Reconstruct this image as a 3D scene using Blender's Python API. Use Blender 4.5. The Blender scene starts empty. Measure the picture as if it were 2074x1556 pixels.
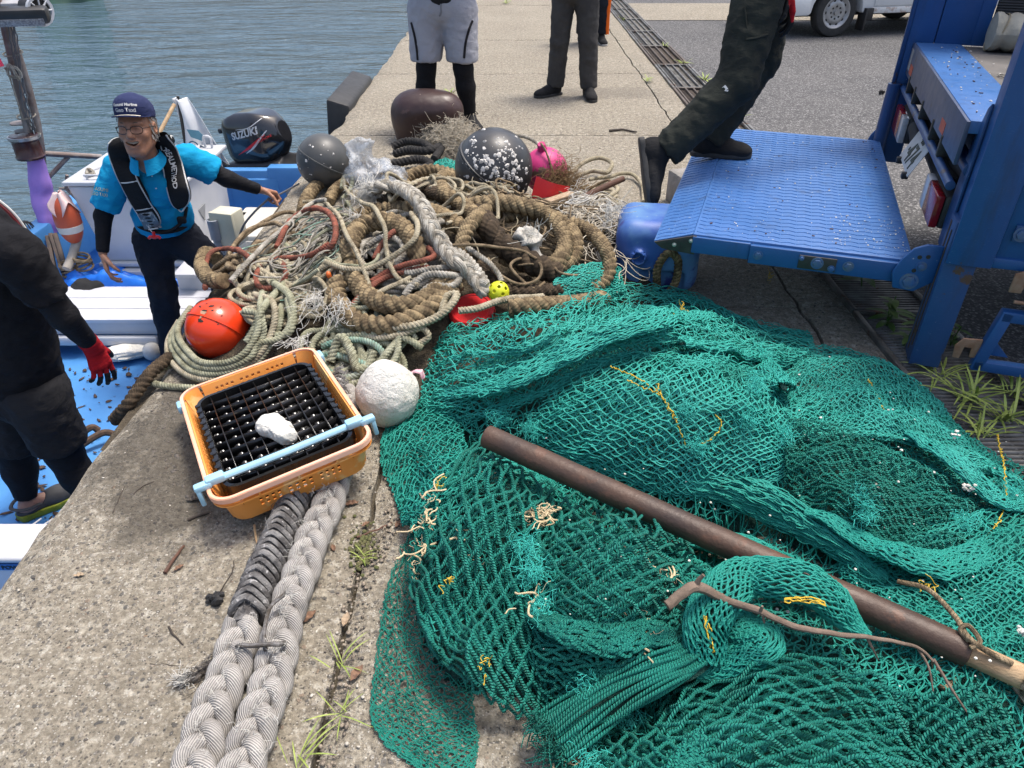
import bpy, bmesh, math, random
import numpy as np
from mathutils import Vector, Matrix, Euler
R = math.radians
rng = np.random.default_rng(7)
random.seed(7)
S = bpy.context.scene
COL = S.collection
PI = math.pi
CAMZ, PITCH, FPX, CX, CY = 1.6, R(33.8), 1500.0, 1037.0, 778.0
_c, _s = math.cos(PITCH), math.sin(PITCH)
def ray(px, py):
    u = (px-CX)/FPX; v = (py-CY)/FPX
    return np.array([u, _c-v*_s, -_s-v*_c])
def W(px, py, z=0.0):
    d = ray(px, py); return np.array([0, 0, CAMZ])+d*((z-CAMZ)/d[2])
def WY(px, py, Y):
    d = ray(px, py); return np.array([0, 0, CAMZ])+d*(Y/d[1])
def A(*x): return np.array(x, dtype=float)
def nrm(v):
    v = np.asarray(v, float); return v/max(1e-12, np.linalg.norm(v))
def _h(ix, iy, iz):
    n = (ix.astype(np.int64)*374761393+iy.astype(np.int64)*668265263+iz.astype(np.int64)*2147483647) & 0xffffffff
    n = ((n ^ (n >> 13))*1274126177) & 0xffffffff
    n = (n ^ (n >> 16)) & 0xffffffff
    return n.astype(float)/4294967295.0
def vnoise(P):
    P = np.asarray(P, float); i = np.floor(P).astype(np.int64); f = P-i; f = f*f*(3-2*f)
    x, y, z = i[..., 0], i[..., 1], i[..., 2]; fx, fy, fz = f[..., 0], f[..., 1], f[..., 2]
    r = 0
    for dx in (0, 1):
        for dy in (0, 1):
            for dz in (0, 1):
                w = (fx if dx else 1-fx)*(fy if dy else 1-fy)*(fz if dz else 1-fz)
                r = r+w*_h(x+dx, y+dy, z+dz)
    return r*2-1
def fbm(P, o=3):
    P = np.asarray(P, float); r = 0; a = 1
    for k in range(o):
        r = r+a*vnoise(P*(2.0**k)+17.3*k); a *= .5
    return r
ORG = {}
def setprops(o, label=None, cat=None, group=None, kind=None):
    if label: o['label'] = label
    if cat: o['category'] = cat
    if group: o['group'] = group
    if kind: o['kind'] = kind
    return o
def thing(name, label, cat, loc=(0, 0, 0), group=None):
    o = bpy.data.objects.new(name, None); COL.objects.link(o); o.empty_display_size = .1
    o.location = Vector([float(c) for c in loc]); ORG[o.name] = np.array(o.location)
    return setprops(o, label, cat, group)
class MB:
    def __init__(s): s.v = []; s.f = []; s.uv = []; s.m = []; s.n = 0
    def add(s, v, f, uv=None, m=0):
        v = np.asarray(v, float).reshape(-1, 3)
        if uv is None: uv = v[:, :2]*1.0
        s.v.append(v); s.uv.append(np.asarray(uv, float))
        if isinstance(f, np.ndarray): fl = (f+s.n).tolist()
        else: fl = [[i+s.n for i in q] for q in f]
        s.f += fl; s.m += [m]*len(fl); s.n += len(v); return s
    def xf(s, M):
        M = np.array(M); s.v = [x@M[:3, :3].T+M[:3, 3] for x in s.v]; return s
    def get(s): return np.concatenate(s.v), s.f, np.concatenate(s.uv), s.m
    def build(s, name, mats, parent=None, smooth=True, ang=40, **kw):
        v, f, uv, m = s.get(); return link(name, v, f, mats, parent, uv, m, smooth, ang, **kw)
def link(name, v, f, mats, parent=None, uv=None, m=None, smooth=True, ang=40, label=None, cat=None, group=None, kind=None):
    v = np.asarray(v, float)
    if parent is not None: v = v-ORG[parent.name]; org = ORG[parent.name]
    else: org = np.zeros(3)
    base = org
    if parent is None and cat:   # put the origin at the thing's base
        base = np.array([v[:, 0].mean(), v[:, 1].mean(), v[:, 2].min()]); v = v-base
    me = bpy.data.meshes.new(name)
    if isinstance(f, np.ndarray) and f.ndim == 2:
        n, k = f.shape; loops = f.ravel(); starts = np.arange(0, n*k, k); tot = np.full(n, k)
    else:
        tot = np.array([len(q) for q in f]); starts = np.concatenate([[0], np.cumsum(tot)[:-1]]); loops = np.array([i for q in f for i in q])
    me.vertices.add(len(v)); me.vertices.foreach_set('co', v.ravel())
    me.loops.add(len(loops)); me.loops.foreach_set('vertex_index', loops.astype(np.int32))
    me.polygons.add(len(tot)); me.polygons.foreach_set('loop_start', starts.astype(np.int32))
    if not isinstance(mats, (list, tuple)): mats = [mats]
    for x in mats: me.materials.append(x)
    if m is not None: me.polygons.foreach_set('material_index', np.asarray(m, dtype=np.int32))
    if uv is not None:
        l = me.uv_layers.new(name='UVMap'); l.data.foreach_set('uv', np.asarray(uv)[loops].ravel())
    me.update(calc_edges=True)
    if smooth:
        me.polygons.foreach_set('use_smooth', np.ones(len(tot), dtype=bool))
        if ang: me.set_sharp_from_angle(angle=R(ang))
    me.validate()
    o = bpy.data.objects.new(name, me); COL.objects.link(o)
    if parent is not None: o.parent = parent
    else: o.location = Vector(base if cat else (0, 0, 0))
    ORG[o.name] = base if parent is None else org
    if parent is not None: ORG[o.name] = org
    return setprops(o, label, cat, group, kind)
def dup(root, loc, label=None, group=None):
    r = root.copy(); COL.objects.link(r); r.location = Vector([float(c) for c in loc]); ORG[r.name] = np.array(r.location)
    if label: r['label'] = label
    if group: r['group'] = group
    for ch in list(root.children):
        c = ch.copy(); COL.objects.link(c); c.parent = r
        for g in ch.children:
            d = g.copy(); COL.objects.link(d); d.parent = c
    return r
def Rm(ax, ang): return np.array(Matrix.Rotation(ang, 3, ax))
def frame(d, up=(0, 0, 1)):
    d = nrm(d); up = np.asarray(up, float)
    if abs(np.dot(d, up)) > .98: up = A(0, 1, 0)
    s = nrm(np.cross(d, up)); return s, np.cross(s, d), d
def box(mb, c, size, rot=None, bev=0.0, m=0, seg=2):
    bm = bmesh.new(); bmesh.ops.create_cube(bm, size=1.0)
    for q in bm.verts: q.co = Vector((q.co.x*size[0], q.co.y*size[1], q.co.z*size[2]))
    if bev > 0: bmesh.ops.bevel(bm, geom=list(bm.edges), offset=bev, segments=seg, affect='EDGES', profile=.5)
    return addbm(mb, bm, c, rot, m)
def addbm(mb, bm, c=(0, 0, 0), rot=None, m=0):
    bm.verts.index_update()
    v = np.array([q.co[:] for q in bm.verts]); f = [[x.index for x in q.verts] for q in bm.faces]; bm.free()
    if rot is not None: v = v@np.asarray(rot).T
    uv = v[:, [0, 2]] if np.ptp(v[:, 1]) < np.ptp(v[:, 2]) else v[:, [0, 1]]
    mb.add(v+np.asarray(c), f, uv, m); return mb
def cr(pts, n, closed=False):
    """Catmull-Rom through pts, n samples evenly spaced along its length"""
    p = np.asarray(pts, float)
    if len(p) == 2: 
        t = np.linspace(0, 1, n)[:, None]; return p[0]*(1-t)+p[1]*t
    if closed: q = np.vstack([p[-1], p, p[0], p[1]])
    else: q = np.vstack([2*p[0]-p[1], p, 2*p[-1]-p[-2]])
    k = len(q)-3; T = np.linspace(0, k-1e-6, max(60, k*24)); i = T.astype(int); t = (T-i)[:, None]
    a, b, c, d = q[i], q[i+1], q[i+2], q[i+3]
    o = .5*((2*b)+(-a+c)*t+(2*a-5*b+4*c-d)*t*t+(-a+3*b-3*c+d)*t**3)
    L = np.concatenate([[0], np.cumsum(np.linalg.norm(np.diff(o[:, :3], axis=0), axis=1))])
    s = np.linspace(0, L[-1], n)
    return np.stack([np.interp(s, L, o[:, j]) for j in range(o.shape[1])], 1)
def plen(p): return np.linalg.norm(np.diff(np.asarray(p)[:, :3], axis=0), axis=1).sum()
def ptframes(P):
    n = len(P); T = np.gradient(P, axis=0); T /= np.maximum(1e-9, np.linalg.norm(T, axis=1))[:, None]
    N = np.zeros_like(P); s, u, d = frame(T[0]); N[0] = s
    for i in range(1, n):
        v = N[i-1]-T[i]*np.dot(N[i-1], T[i]); N[i] = v/max(1e-9, np.linalg.norm(v))
    return T, N, np.cross(T, N)
def tube(mb, P, r, sides=10, caps=True, m=0, prof=None, squash=None, ul=1.0):
    """sweep along P; r scalar or per point; prof(theta array, s array)->radius factor"""
    P = np.asarray(P, float); n = len(P); T, N, B = ptframes(P)
    L = np.concatenate([[0], np.cumsum(np.linalg.norm(np.diff(P, axis=0), axis=1))])
    th = np.linspace(0, 2*PI, sides+1); rr = np.broadcast_to(np.asarray(r, float), (n,))[:, None]
    k = rr*(prof(th[None, :], L[:, None]) if prof else np.ones((n, sides+1)))
    sy = 1.0 if squash is None else squash
    V = P[:, None, :]+N[:, None, :]*(k*np.cos(th))[..., None]+B[:, None, :]*(k*np.sin(th)*sy)[..., None]
    uv = np.stack(np.broadcast_arrays(L[:, None]*ul, th[None, :]/(2*PI)), -1)
    i, j = np.meshgrid(np.arange(n-1), np.arange(sides), indexing='ij'); a = i*(sides+1)+j
    f = np.stack([a, a+1, a+sides+2, a+sides+1], -1).reshape(-1, 4)
    mb.add(V.reshape(-1, 3), f, uv.reshape(-1, 2), m)
    if caps:
        for e, q in ((0, 1), (n-1, -1)):
            ring = V[e, :-1]; c = ring.mean(0)-T[e]*(rr[e, 0]*.15*q)
            vv = np.vstack([ring, c]); ff = [[k2, (k2+1) % sides, sides][::-q] for k2 in range(sides)]
            mb.add(vv, ff, np.zeros((sides+1, 2)), m)
    return mb
def tubes(mb, P, r, sides=4, m=0):
    """many polylines of equal point count at once: P (N,K,3)"""
    N_, K, _ = P.shape; T = np.gradient(P, axis=1); T /= np.maximum(1e-9, np.linalg.norm(T, axis=2))[..., None]
    ref = np.where(np.abs(T[..., 2:3]) > .9, A(1, 0, 0), A(0, 0, 1)); X = np.cross(T, ref); X /= np.maximum(1e-9, np.linalg.norm(X, axis=2))[..., None]
    Y = np.cross(T, X); th = np.linspace(0, 2*PI, sides+1)
    rr = np.broadcast_to(np.asarray(r, float), (N_, K))[..., None]
    V = P[:, :, None, :]+(X[:, :, None, :]*(rr*np.cos(th))[..., None]+Y[:, :, None, :]*(rr*np.sin(th))[..., None])
    L = np.concatenate([np.zeros((N_, 1)), np.cumsum(np.linalg.norm(np.diff(P, axis=1), axis=2), axis=1)], 1)
    uv = np.stack(np.broadcast_arrays(L[..., None], th/(2*PI)), -1)
    n, i, j = np.meshgrid(np.arange(N_), np.arange(K-1), np.arange(sides), indexing='ij')
    a = (n*K+i)*(sides+1)+j
    f = np.stack([a, a+1, a+sides+2, a+sides+1], -1).reshape(-1, 4)
    return mb.add(V.reshape(-1, 3), f, uv.reshape(-1, 2), m)
def lathe(mb, prof, c=(0, 0, 0), axis=(0, 0, 1), n=32, m=0):
    """prof list of (r, h)"""
    s, u, d = frame(axis); pr = np.asarray(prof, float); th = np.linspace(0, 2*PI, n+1)
    V = np.asarray(c)+pr[:, 1, None, None]*d+pr[:, 0, None, None]*(s*np.cos(th)[None, :, None]+u*np.sin(th)[None, :, None])
    k = len(pr); i, j = np.meshgrid(np.arange(k-1), np.arange(n), indexing='ij'); a = i*(n+1)+j
    f = np.stack([a, a+n+1, a+n+2, a+1], -1).reshape(-1, 4)
    uv = np.stack(np.broadcast_arrays(th/(2*PI), np.arange(k)[:, None]/k), -1)
    return mb.add(V.reshape(-1, 3), f, uv.reshape(-1, 2), m)
def cyl(mb, p, q, r, r2=None, n=20, bev=None, m=0):
    p, q = np.asarray(p, float), np.asarray(q, float); L = np.linalg.norm(q-p); r2 = r if r2 is None else r2
    b = min(r, r2)*.12 if bev is None else bev
    return lathe(mb, [(0, 0), (r-b, 0), (r, b), (r2, L-b), (r2-b, L), (0, L)], p, q-p, n, m)
def sphere(mb, c, r, n=32, k=20, sq=(1, 1, 1), rot=None, m=0, noi=0, nf=4):
    ph = np.linspace(0, PI, k+1); th = np.linspace(0, 2*PI, n+1)
    V = np.stack(np.broadcast_arrays(np.sin(ph)[:, None]*np.cos(th), np.sin(ph)[:, None]*np.sin(th), np.cos(ph)[:, None]+0*th), -1)
    if noi: V = V*(1+noi*fbm(V*nf+np.asarray(c)*3, 3))[..., None]
    V = V*r*np.asarray(sq)
    if rot is not None: V = V@np.asarray(rot).T
    i, j = np.meshgrid(np.arange(k), np.arange(n), indexing='ij'); a = i*(n+1)+j
    f = np.stack([a, a+n+1, a+n+2, a+1], -1).reshape(-1, 4)
    uv = np.stack(np.broadcast_arrays(th/(2*PI), ph[:, None]/PI), -1)
    return mb.add(V.reshape(-1, 3)+np.asarray(c), f, uv.reshape(-1, 2), m)
def prism(mb, pts, z0, z1, o=(0, 0, 0), ex=(1, 0, 0), ey=(0, 1, 0), ez=(0, 0, 1), bev=0.0, m=0, seg=2):
    """polygon pts in plane (ex,ey) pushed along ez from z0 to z1"""
    bm = bmesh.new(); vs = [bm.verts.new((p[0], p[1], z0)) for p in pts]; f = bm.faces.new(vs)
    r = bmesh.ops.extrude_face_region(bm, geom=[f]); up = [g for g in r['geom'] if isinstance(g, bmesh.types.BMVert)]
    for q in up: q.co.z = z1
    bmesh.ops.recalc_face_normals(bm, faces=list(bm.faces))
    if bev > 0: bmesh.ops.bevel(bm, geom=list(bm.edges), offset=bev, segments=seg, affect='EDGES', profile=.5)
    M = np.stack([A(*ex), A(*ey), A(*ez)], 1)
    if np.linalg.det(M) < 0: bmesh.ops.reverse_faces(bm, faces=list(bm.faces))
    return addbm(mb, bm, o, M, m)
def grid(mb, F, nu, nv, m=0, uvs=(1, 1), flip=False):
    u, v = np.meshgrid(np.linspace(0, 1, nu), np.linspace(0, 1, nv), indexing='ij'); V = F(u, v)
    i, j = np.meshgrid(np.arange(nu-1), np.arange(nv-1), indexing='ij'); a = i*nv+j
    f = np.stack([a, a+nv, a+nv+1, a+1], -1).reshape(-1, 4)
    if flip: f = f[:, ::-1]
    return mb.add(V.reshape(-1, 3), f, np.stack([u*uvs[0], v*uvs[1]], -1).reshape(-1, 2), m)
def sheet(mb, F, nu, nv, t=.004, m=0, uvs=(1, 1)):
    """a sheet with thickness t"""
    u, v = np.meshgrid(np.linspace(0, 1, nu), np.linspace(0, 1, nv), indexing='ij'); V = F(u, v)
    du = np.gradient(V, axis=0); dv = np.gradient(V, axis=1); Nn = np.cross(du, dv); Nn /= np.maximum(1e-9, np.linalg.norm(Nn, axis=2))[..., None]
    V2 = np.concatenate([(V+Nn*t/2).reshape(-1, 3), (V-Nn*t/2).reshape(-1, 3)])
    i, j = np.meshgrid(np.arange(nu-1), np.arange(nv-1), indexing='ij'); a = i*nv+j
    f = np.stack([a, a+nv, a+nv+1, a+1], -1).reshape(-1, 4); n = nu*nv
    rim = [k for k in range(nv)]+[k*nv+nv-1 for k in range(1, nu)]+[(nu-1)*nv+k for k in range(nv-2, -1, -1)]+[k*nv for k in range(nu-2, 0, -1)]
    rf = [[rim[k], rim[(k+1) % len(rim)], rim[(k+1) % len(rim)]+n, rim[k]+n] for k in range(len(rim))]
    uv = np.stack([u*uvs[0], v*uvs[1]], -1).reshape(-1, 2)
    return mb.add(V2, np.vstack([f, f[:, ::-1]+n, np.array(rf)]), np.vstack([uv, uv]), m)
def smin(a, b, k):
    if k <= 0: return np.minimum(a, b)
    h = np.clip(.5+.5*(b-a)/k, 0, 1); return b*(1-h)+a*h-k*h*(1-h)
def d_cap(P, a, b, r1, r2):
    a, b = np.asarray(a, float), np.asarray(b, float); ba = b-a; t = np.clip(((P-a)@ba)/max(1e-12, ba@ba), 0, 1)
    return np.linalg.norm(P-a-t[..., None]*ba, axis=-1)-(r1+(r2-r1)*t)
def d_ell(P, c, r, rot=None):
    q = P-np.asarray(c)
    if rot is not None: q = q@np.asarray(rot)
    r = np.asarray(r, float); k0 = np.linalg.norm(q/r, axis=-1); k1 = np.linalg.norm(q/(r*r), axis=-1)
    return k0*(k0-1)/np.maximum(k1, 1e-9)
def d_box(P, c, h, rad, rot=None):
    q = P-np.asarray(c)
    if rot is not None: q = q@np.asarray(rot)
    q = np.abs(q)-(np.asarray(h)-rad); return np.linalg.norm(np.maximum(q, 0), axis=-1)+np.minimum(q.max(-1), 0)-rad
def d_plane(P, p, n): return (P-np.asarray(p))@nrm(n)     # >0 on the n side
def snet(f, lo, hi, h, prune=True):
    lo = np.asarray(lo, float); ax = [np.arange(lo[k], hi[k]+h, h) for k in range(3)]
    P = np.stack(np.meshgrid(*ax, indexing='ij'), -1); D = f(P); n = np.array(D.shape); s = D < 0
    acc = np.zeros(tuple(n-1)+(3,)); cnt = np.zeros(tuple(n-1))
    off = [(i, j, k) for i in (0, 1) for j in (0, 1) for k in (0, 1)]
    def sub(Arr, o): return Arr[o[0]:n[0]-1+o[0], o[1]:n[1]-1+o[1], o[2]:n[2]-1+o[2]]
    for o in off:
        for d in range(3):
            if o[d]: continue
            o2 = tuple(o[k]+(k == d) for k in range(3)); a, b = sub(D, o), sub(D, o2); x = (a < 0) != (b < 0)
            t = np.where(x, a/np.where(x, a-b, 1), 0); pt = np.zeros(x.shape+(3,))
            for k in range(3): pt[..., k] = o[k]+(t if k == d else 0)
            acc += pt*x[..., None]; cnt += x
    act = cnt > 0; idx = -np.ones(act.shape, int); idx[act] = np.arange(act.sum())
    cell = np.argwhere(act); V = lo+(cell+acc[act]/cnt[act][:, None])*h
    F = []
    for d in range(3):
        e, g = [(1, 2), (2, 0), (0, 1)][d]
        sl = [slice(None)]*3; sl2 = [slice(None)]*3; sl[d] = slice(0, n[d]-1); sl2[d] = slice(1, n[d])
        a, b = s[tuple(sl)], s[tuple(sl2)]; x = np.argwhere(a != b)
        x = x[(x[:, e] > 0) & (x[:, e] < n[e]-1) & (x[:, g] > 0) & (x[:, g] < n[g]-1)]
        if not len(x): continue
        sg = a[tuple(x.T)]; q = []
        for (p1, p2) in ((1, 1), (0, 1), (0, 0), (1, 0)):
            y = x.copy(); y[:, e] -= p1; y[:, g] -= p2; q.append(idx[tuple(y.T)])
        q = np.stack(q, 1); q[~sg] = q[~sg][:, ::-1]; F.append(q)
    return V, np.vstack(F)
def vnorm(V, F):
    fn = np.cross(V[F[:, 2]]-V[F[:, 0]], V[F[:, 3]]-V[F[:, 1]]); N = np.zeros_like(V)
    for k in range(4): np.add.at(N, F[:, k], fn)
    return N/np.maximum(1e-12, np.linalg.norm(N, axis=1))[:, None]
def relax(V, F, it):
    for _ in range(it):
        s = np.zeros_like(V); c = np.zeros(len(V))
        for a, b in ((0, 1), (1, 2), (2, 3), (3, 0)):
            np.add.at(s, F[:, a], V[F[:, b]]); np.add.at(s, F[:, b], V[F[:, a]]); np.add.at(c, F[:, a], 1); np.add.at(c, F[:, b], 1)
        V = V*.4+.6*s/np.maximum(c, 1)[:, None]
    return V
def solid(name, f, lo, hi, h, mat, parent=None, rel=2, disp=None, ang=None, **kw):
    V, F = snet(f, lo, hi, h); V = relax(V, F, rel)
    if disp is not None: V = V+vnorm(V, F)*disp(V)[:, None]
    return link(name, V, F, mat, parent, V[:, [0, 2]], None, True, ang, **kw)
def lettering(mb, text, o, ex, ey, size, depth=.002, m=0, bold=0.0, shear=0.0, spacing=1.0, align='LEFT', surf=None):
    cu = bpy.data.curves.new('lettering', 'FONT'); cu.body = text; cu.size = size; cu.shear = shear; cu.space_character = spacing
    cu.align_x = align; cu.offset = bold; cu.resolution_u = 3; cu.extrude = depth
    ob = bpy.data.objects.new('lettering', cu); COL.objects.link(ob); dg = bpy.context.evaluated_depsgraph_get(); dg.update()
    me = bpy.data.meshes.new_from_object(ob.evaluated_get(dg))
    v = np.array([q.co[:] for q in me.vertices]).reshape(-1, 3); f = [list(p.vertices) for p in me.polygons]
    bpy.data.objects.remove(ob); bpy.data.curves.remove(cu); bpy.data.meshes.remove(me)
    ex, ey = nrm(ex), nrm(ey); ez = np.cross(ex, ey)
    if surf is not None: V = surf(v)
    else: V = np.asarray(o)+v[:, :1]*ex+v[:, 1:2]*ey+v[:, 2:3]*ez
    return mb.add(V, f, None, m)
MATS = {}
class NT:
    def __init__(s, m): s.t = m.node_tree; s.t.nodes.clear(); s.l = s.t.links
    def n(s, typ, ins=None, **kw):
        x = s.t.nodes.new(typ)
        for k, v in kw.items(): setattr(x, k, v)
        for k, v in (ins or {}).items():
            if hasattr(v, 'is_output') or isinstance(v, bpy.types.NodeSocket): s.l.new(v, x.inputs[k])
            else: x.inputs[k].default_value = v
        return x
    def math(s, op, a, b=0.0, c=0.0, clamp=False):
        x = s.t.nodes.new('ShaderNodeMath'); x.operation = op; x.use_clamp = clamp
        for k, v in enumerate((a, b, c)):
            if isinstance(v, bpy.types.NodeSocket): s.l.new(v, x.inputs[k])
            else: x.inputs[k].default_value = v
        return x.outputs[0]
    def mix(s, f, a, b, mode='MIX'):
        x = s.t.nodes.new('ShaderNodeMix'); x.data_type = 'RGBA'; x.blend_type = mode
        for k, v in ((0, f), (6, a), (7, b)):
            if isinstance(v, bpy.types.NodeSocket): s.l.new(v, x.inputs[k])
            else: x.inputs[k].default_value = (tuple(v)+(1,)) if k and len(v) == 3 else v
        return x.outputs[2]
    def ramp(s, f, pts):
        x = s.t.nodes.new('ShaderNodeValToRGB'); s.l.new(f, x.inputs[0]); e = x.color_ramp.elements
        while len(e) < len(pts): e.new(.5)
        for q, (p, c) in zip(e, pts): q.position = p; q.color = tuple(c)+(1,) if hasattr(c, '__len__') else (c, c, c, 1)
        return x.outputs[0]
    def noise(s, scale, co=None, detail=4, rough=.55, dist=0.0):
        x = s.n('ShaderNodeTexNoise', {'Scale': scale, 'Detail': detail, 'Roughness': rough, 'Distortion': dist})
        if co is not None: s.l.new(co, x.inputs['Vector'])
        return x.outputs[0]
    def vor(s, scale, co=None, feature='F1', out=0, rand=1.0):
        x = s.n('ShaderNodeTexVoronoi', {'Scale': scale, 'Randomness': rand}, feature=feature)
        if co is not None: s.l.new(co, x.inputs['Vector'])
        return x.outputs[out]
    def co(s, which='Object', scale=None):
        x = s.n('ShaderNodeTexCoord').outputs[which]
        if scale is not None: x = s.n('ShaderNodeMapping', {'Vector': x, 'Scale': scale}).outputs[0]
        return x
    def bump(s, h, strength=.3, dist=.01, normal=None):
        x = s.n('ShaderNodeBump', {'Height': h, 'Strength': strength, 'Distance': dist})
        if normal is not None: s.l.new(normal, x.inputs['Normal'])
        return x.outputs[0]
    def out(s, **kw):
        b = s.n('ShaderNodeBsdfPrincipled', {k.replace('_', ' '): v for k, v in kw.items()})
        o = s.n('ShaderNodeOutputMaterial'); s.l.new(b.outputs[0], o.inputs[0]); return b
def new(name):
    m = bpy.data.materials.new(name); m.use_nodes = True; MATS[name] = m; return m, NT(m)
def mt(name, c1, c2=None, rough=.5, scale=8, bump=.15, bscale=60, bd=.004, metal=0.0, spots=None, lo=.35, hi=.65, rvar=.12, spec=.5, coat=0.0, stretch=None, sheen=0.0):
    """general weathered surface: two tones mixed by noise, optional marks, fine relief. spots = list of (colour, scale, threshold)"""
    if name in MATS: return MATS[name]
    m, t = new(name); co = t.co('Object', stretch)
    c2 = c2 or tuple(x*.8 for x in c1)
    f = t.ramp(t.noise(scale, co, 5, .6), [(lo, 0.0), (hi, 1.0)])
    col = t.mix(f, c1, c2); rg = t.math('MULTIPLY_ADD', t.noise(scale*3.1, co, 3), rvar*2, rough-rvar, clamp=True)
    for (sc, ss, th) in (spots or []):
        k = t.ramp(t.noise(ss, co, 6, .62), [(th, 0.0), (min(1, th+.035), 1.0)]); col = t.mix(k, col, sc)
    h = t.noise(bscale, co, 4, .6)
    kw = dict(Base_Color=col, Roughness=rg, Metallic=metal, Normal=t.bump(h, bump, bd))
    kw['Specular_IOR_Level'] = spec
    if coat: kw['Coat_Weight'] = coat; kw['Coat_Roughness'] = .12
    if sheen: kw['Sheen_Weight'] = sheen
    t.out(**kw); return m
def ropemat(name, c1, c2, dirt=(.05, .035, .02), damt=.45, freq=60, rough=.9, yarn=240):
    """twisted fibre: UV.x metres along, UV.y once around"""
    if name in MATS: return MATS[name]
    m, t = new(name); uv = t.co('UV'); o = t.co('Object'); sx = t.n('ShaderNodeSeparateXYZ', {0: uv})
    f = t.ramp(t.noise(9, o, 4, .6), [(.35, 0.0), (.65, 1.0)]); col = t.mix(f, c1, c2)
    d = t.ramp(t.noise(26, o, 5, .7), [(damt-.06, .85), (damt+.14, 0.0)]); col = t.mix(d, col, dirt)
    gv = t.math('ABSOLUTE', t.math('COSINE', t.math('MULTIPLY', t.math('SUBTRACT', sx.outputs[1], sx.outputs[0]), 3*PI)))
    col = t.mix(t.ramp(t.math('ADD', gv, t.math('MULTIPLY', t.math('SUBTRACT', t.noise(60, o, 3), .5), .3)), [(.10, .75), (.42, 0.0)]), col, dirt)  # same dark tone again along the strand grooves, following the twist
    w = t.math('SINE', t.math('ADD', t.math('MULTIPLY', sx.outputs[0], 2*PI*5), t.math('MULTIPLY', sx.outputs[1], 2*PI*14)))
    h = t.math('ADD', t.math('MULTIPLY', w, .5), t.noise(300, o, 3))
    t.out(Base_Color=col, Roughness=rough, Normal=t.bump(h, .55, .003), Specular_IOR_Level=.25); return m
cam = bpy.data.cameras.new('camera'); co_ = bpy.data.objects.new('camera', cam); COL.objects.link(co_)
co_.location = (0, 0, CAMZ); co_.rotation_euler = (PI/2-PITCH, 0, 0)
cam.sensor_width = 36; cam.lens = 36*FPX/2074; cam.clip_end = 3000; cam.clip_start = .05
S.camera = co_
S.view_settings.view_transform = 'Standard'; S.view_settings.look = 'None'; S.view_settings.exposure = EXPO = .78; S.view_settings.gamma = 1
S.cycles.use_denoising = True
S.cycles.max_bounces = 6; S.cycles.transparent_max_bounces = 12
SUN = nrm((.36, .22, 1.3))
wd = bpy.data.worlds.new('World'); S.world = wd; wd.use_nodes = True; wt = wd.node_tree; wt.nodes.clear()
sk = wt.nodes.new('ShaderNodeTexSky'); sk.sky_type = 'NISHITA'; sk.sun_disc = False
sk.sun_elevation = math.asin(SUN[2]); sk.sun_rotation = math.atan2(SUN[0], SUN[1]); sk.air_density = 1.0; sk.dust_density = 5.0; sk.ozone_density = 1.0
bg = wt.nodes.new('ShaderNodeBackground'); bg.inputs[1].default_value = .15
wo = wt.nodes.new('ShaderNodeOutputWorld'); wt.links.new(sk.outputs[0], bg.inputs[0]); wt.links.new(bg.outputs[0], wo.inputs[0])
sl = bpy.data.lights.new('sun', 'SUN'); sl.energy = 2.0; sl.angle = R(12); sl.color = (1, .95, .88)
so = bpy.data.objects.new('sun', sl); COL.objects.link(so); so.rotation_euler = Vector(SUN).to_track_quat('Z', 'Y').to_euler()
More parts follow.
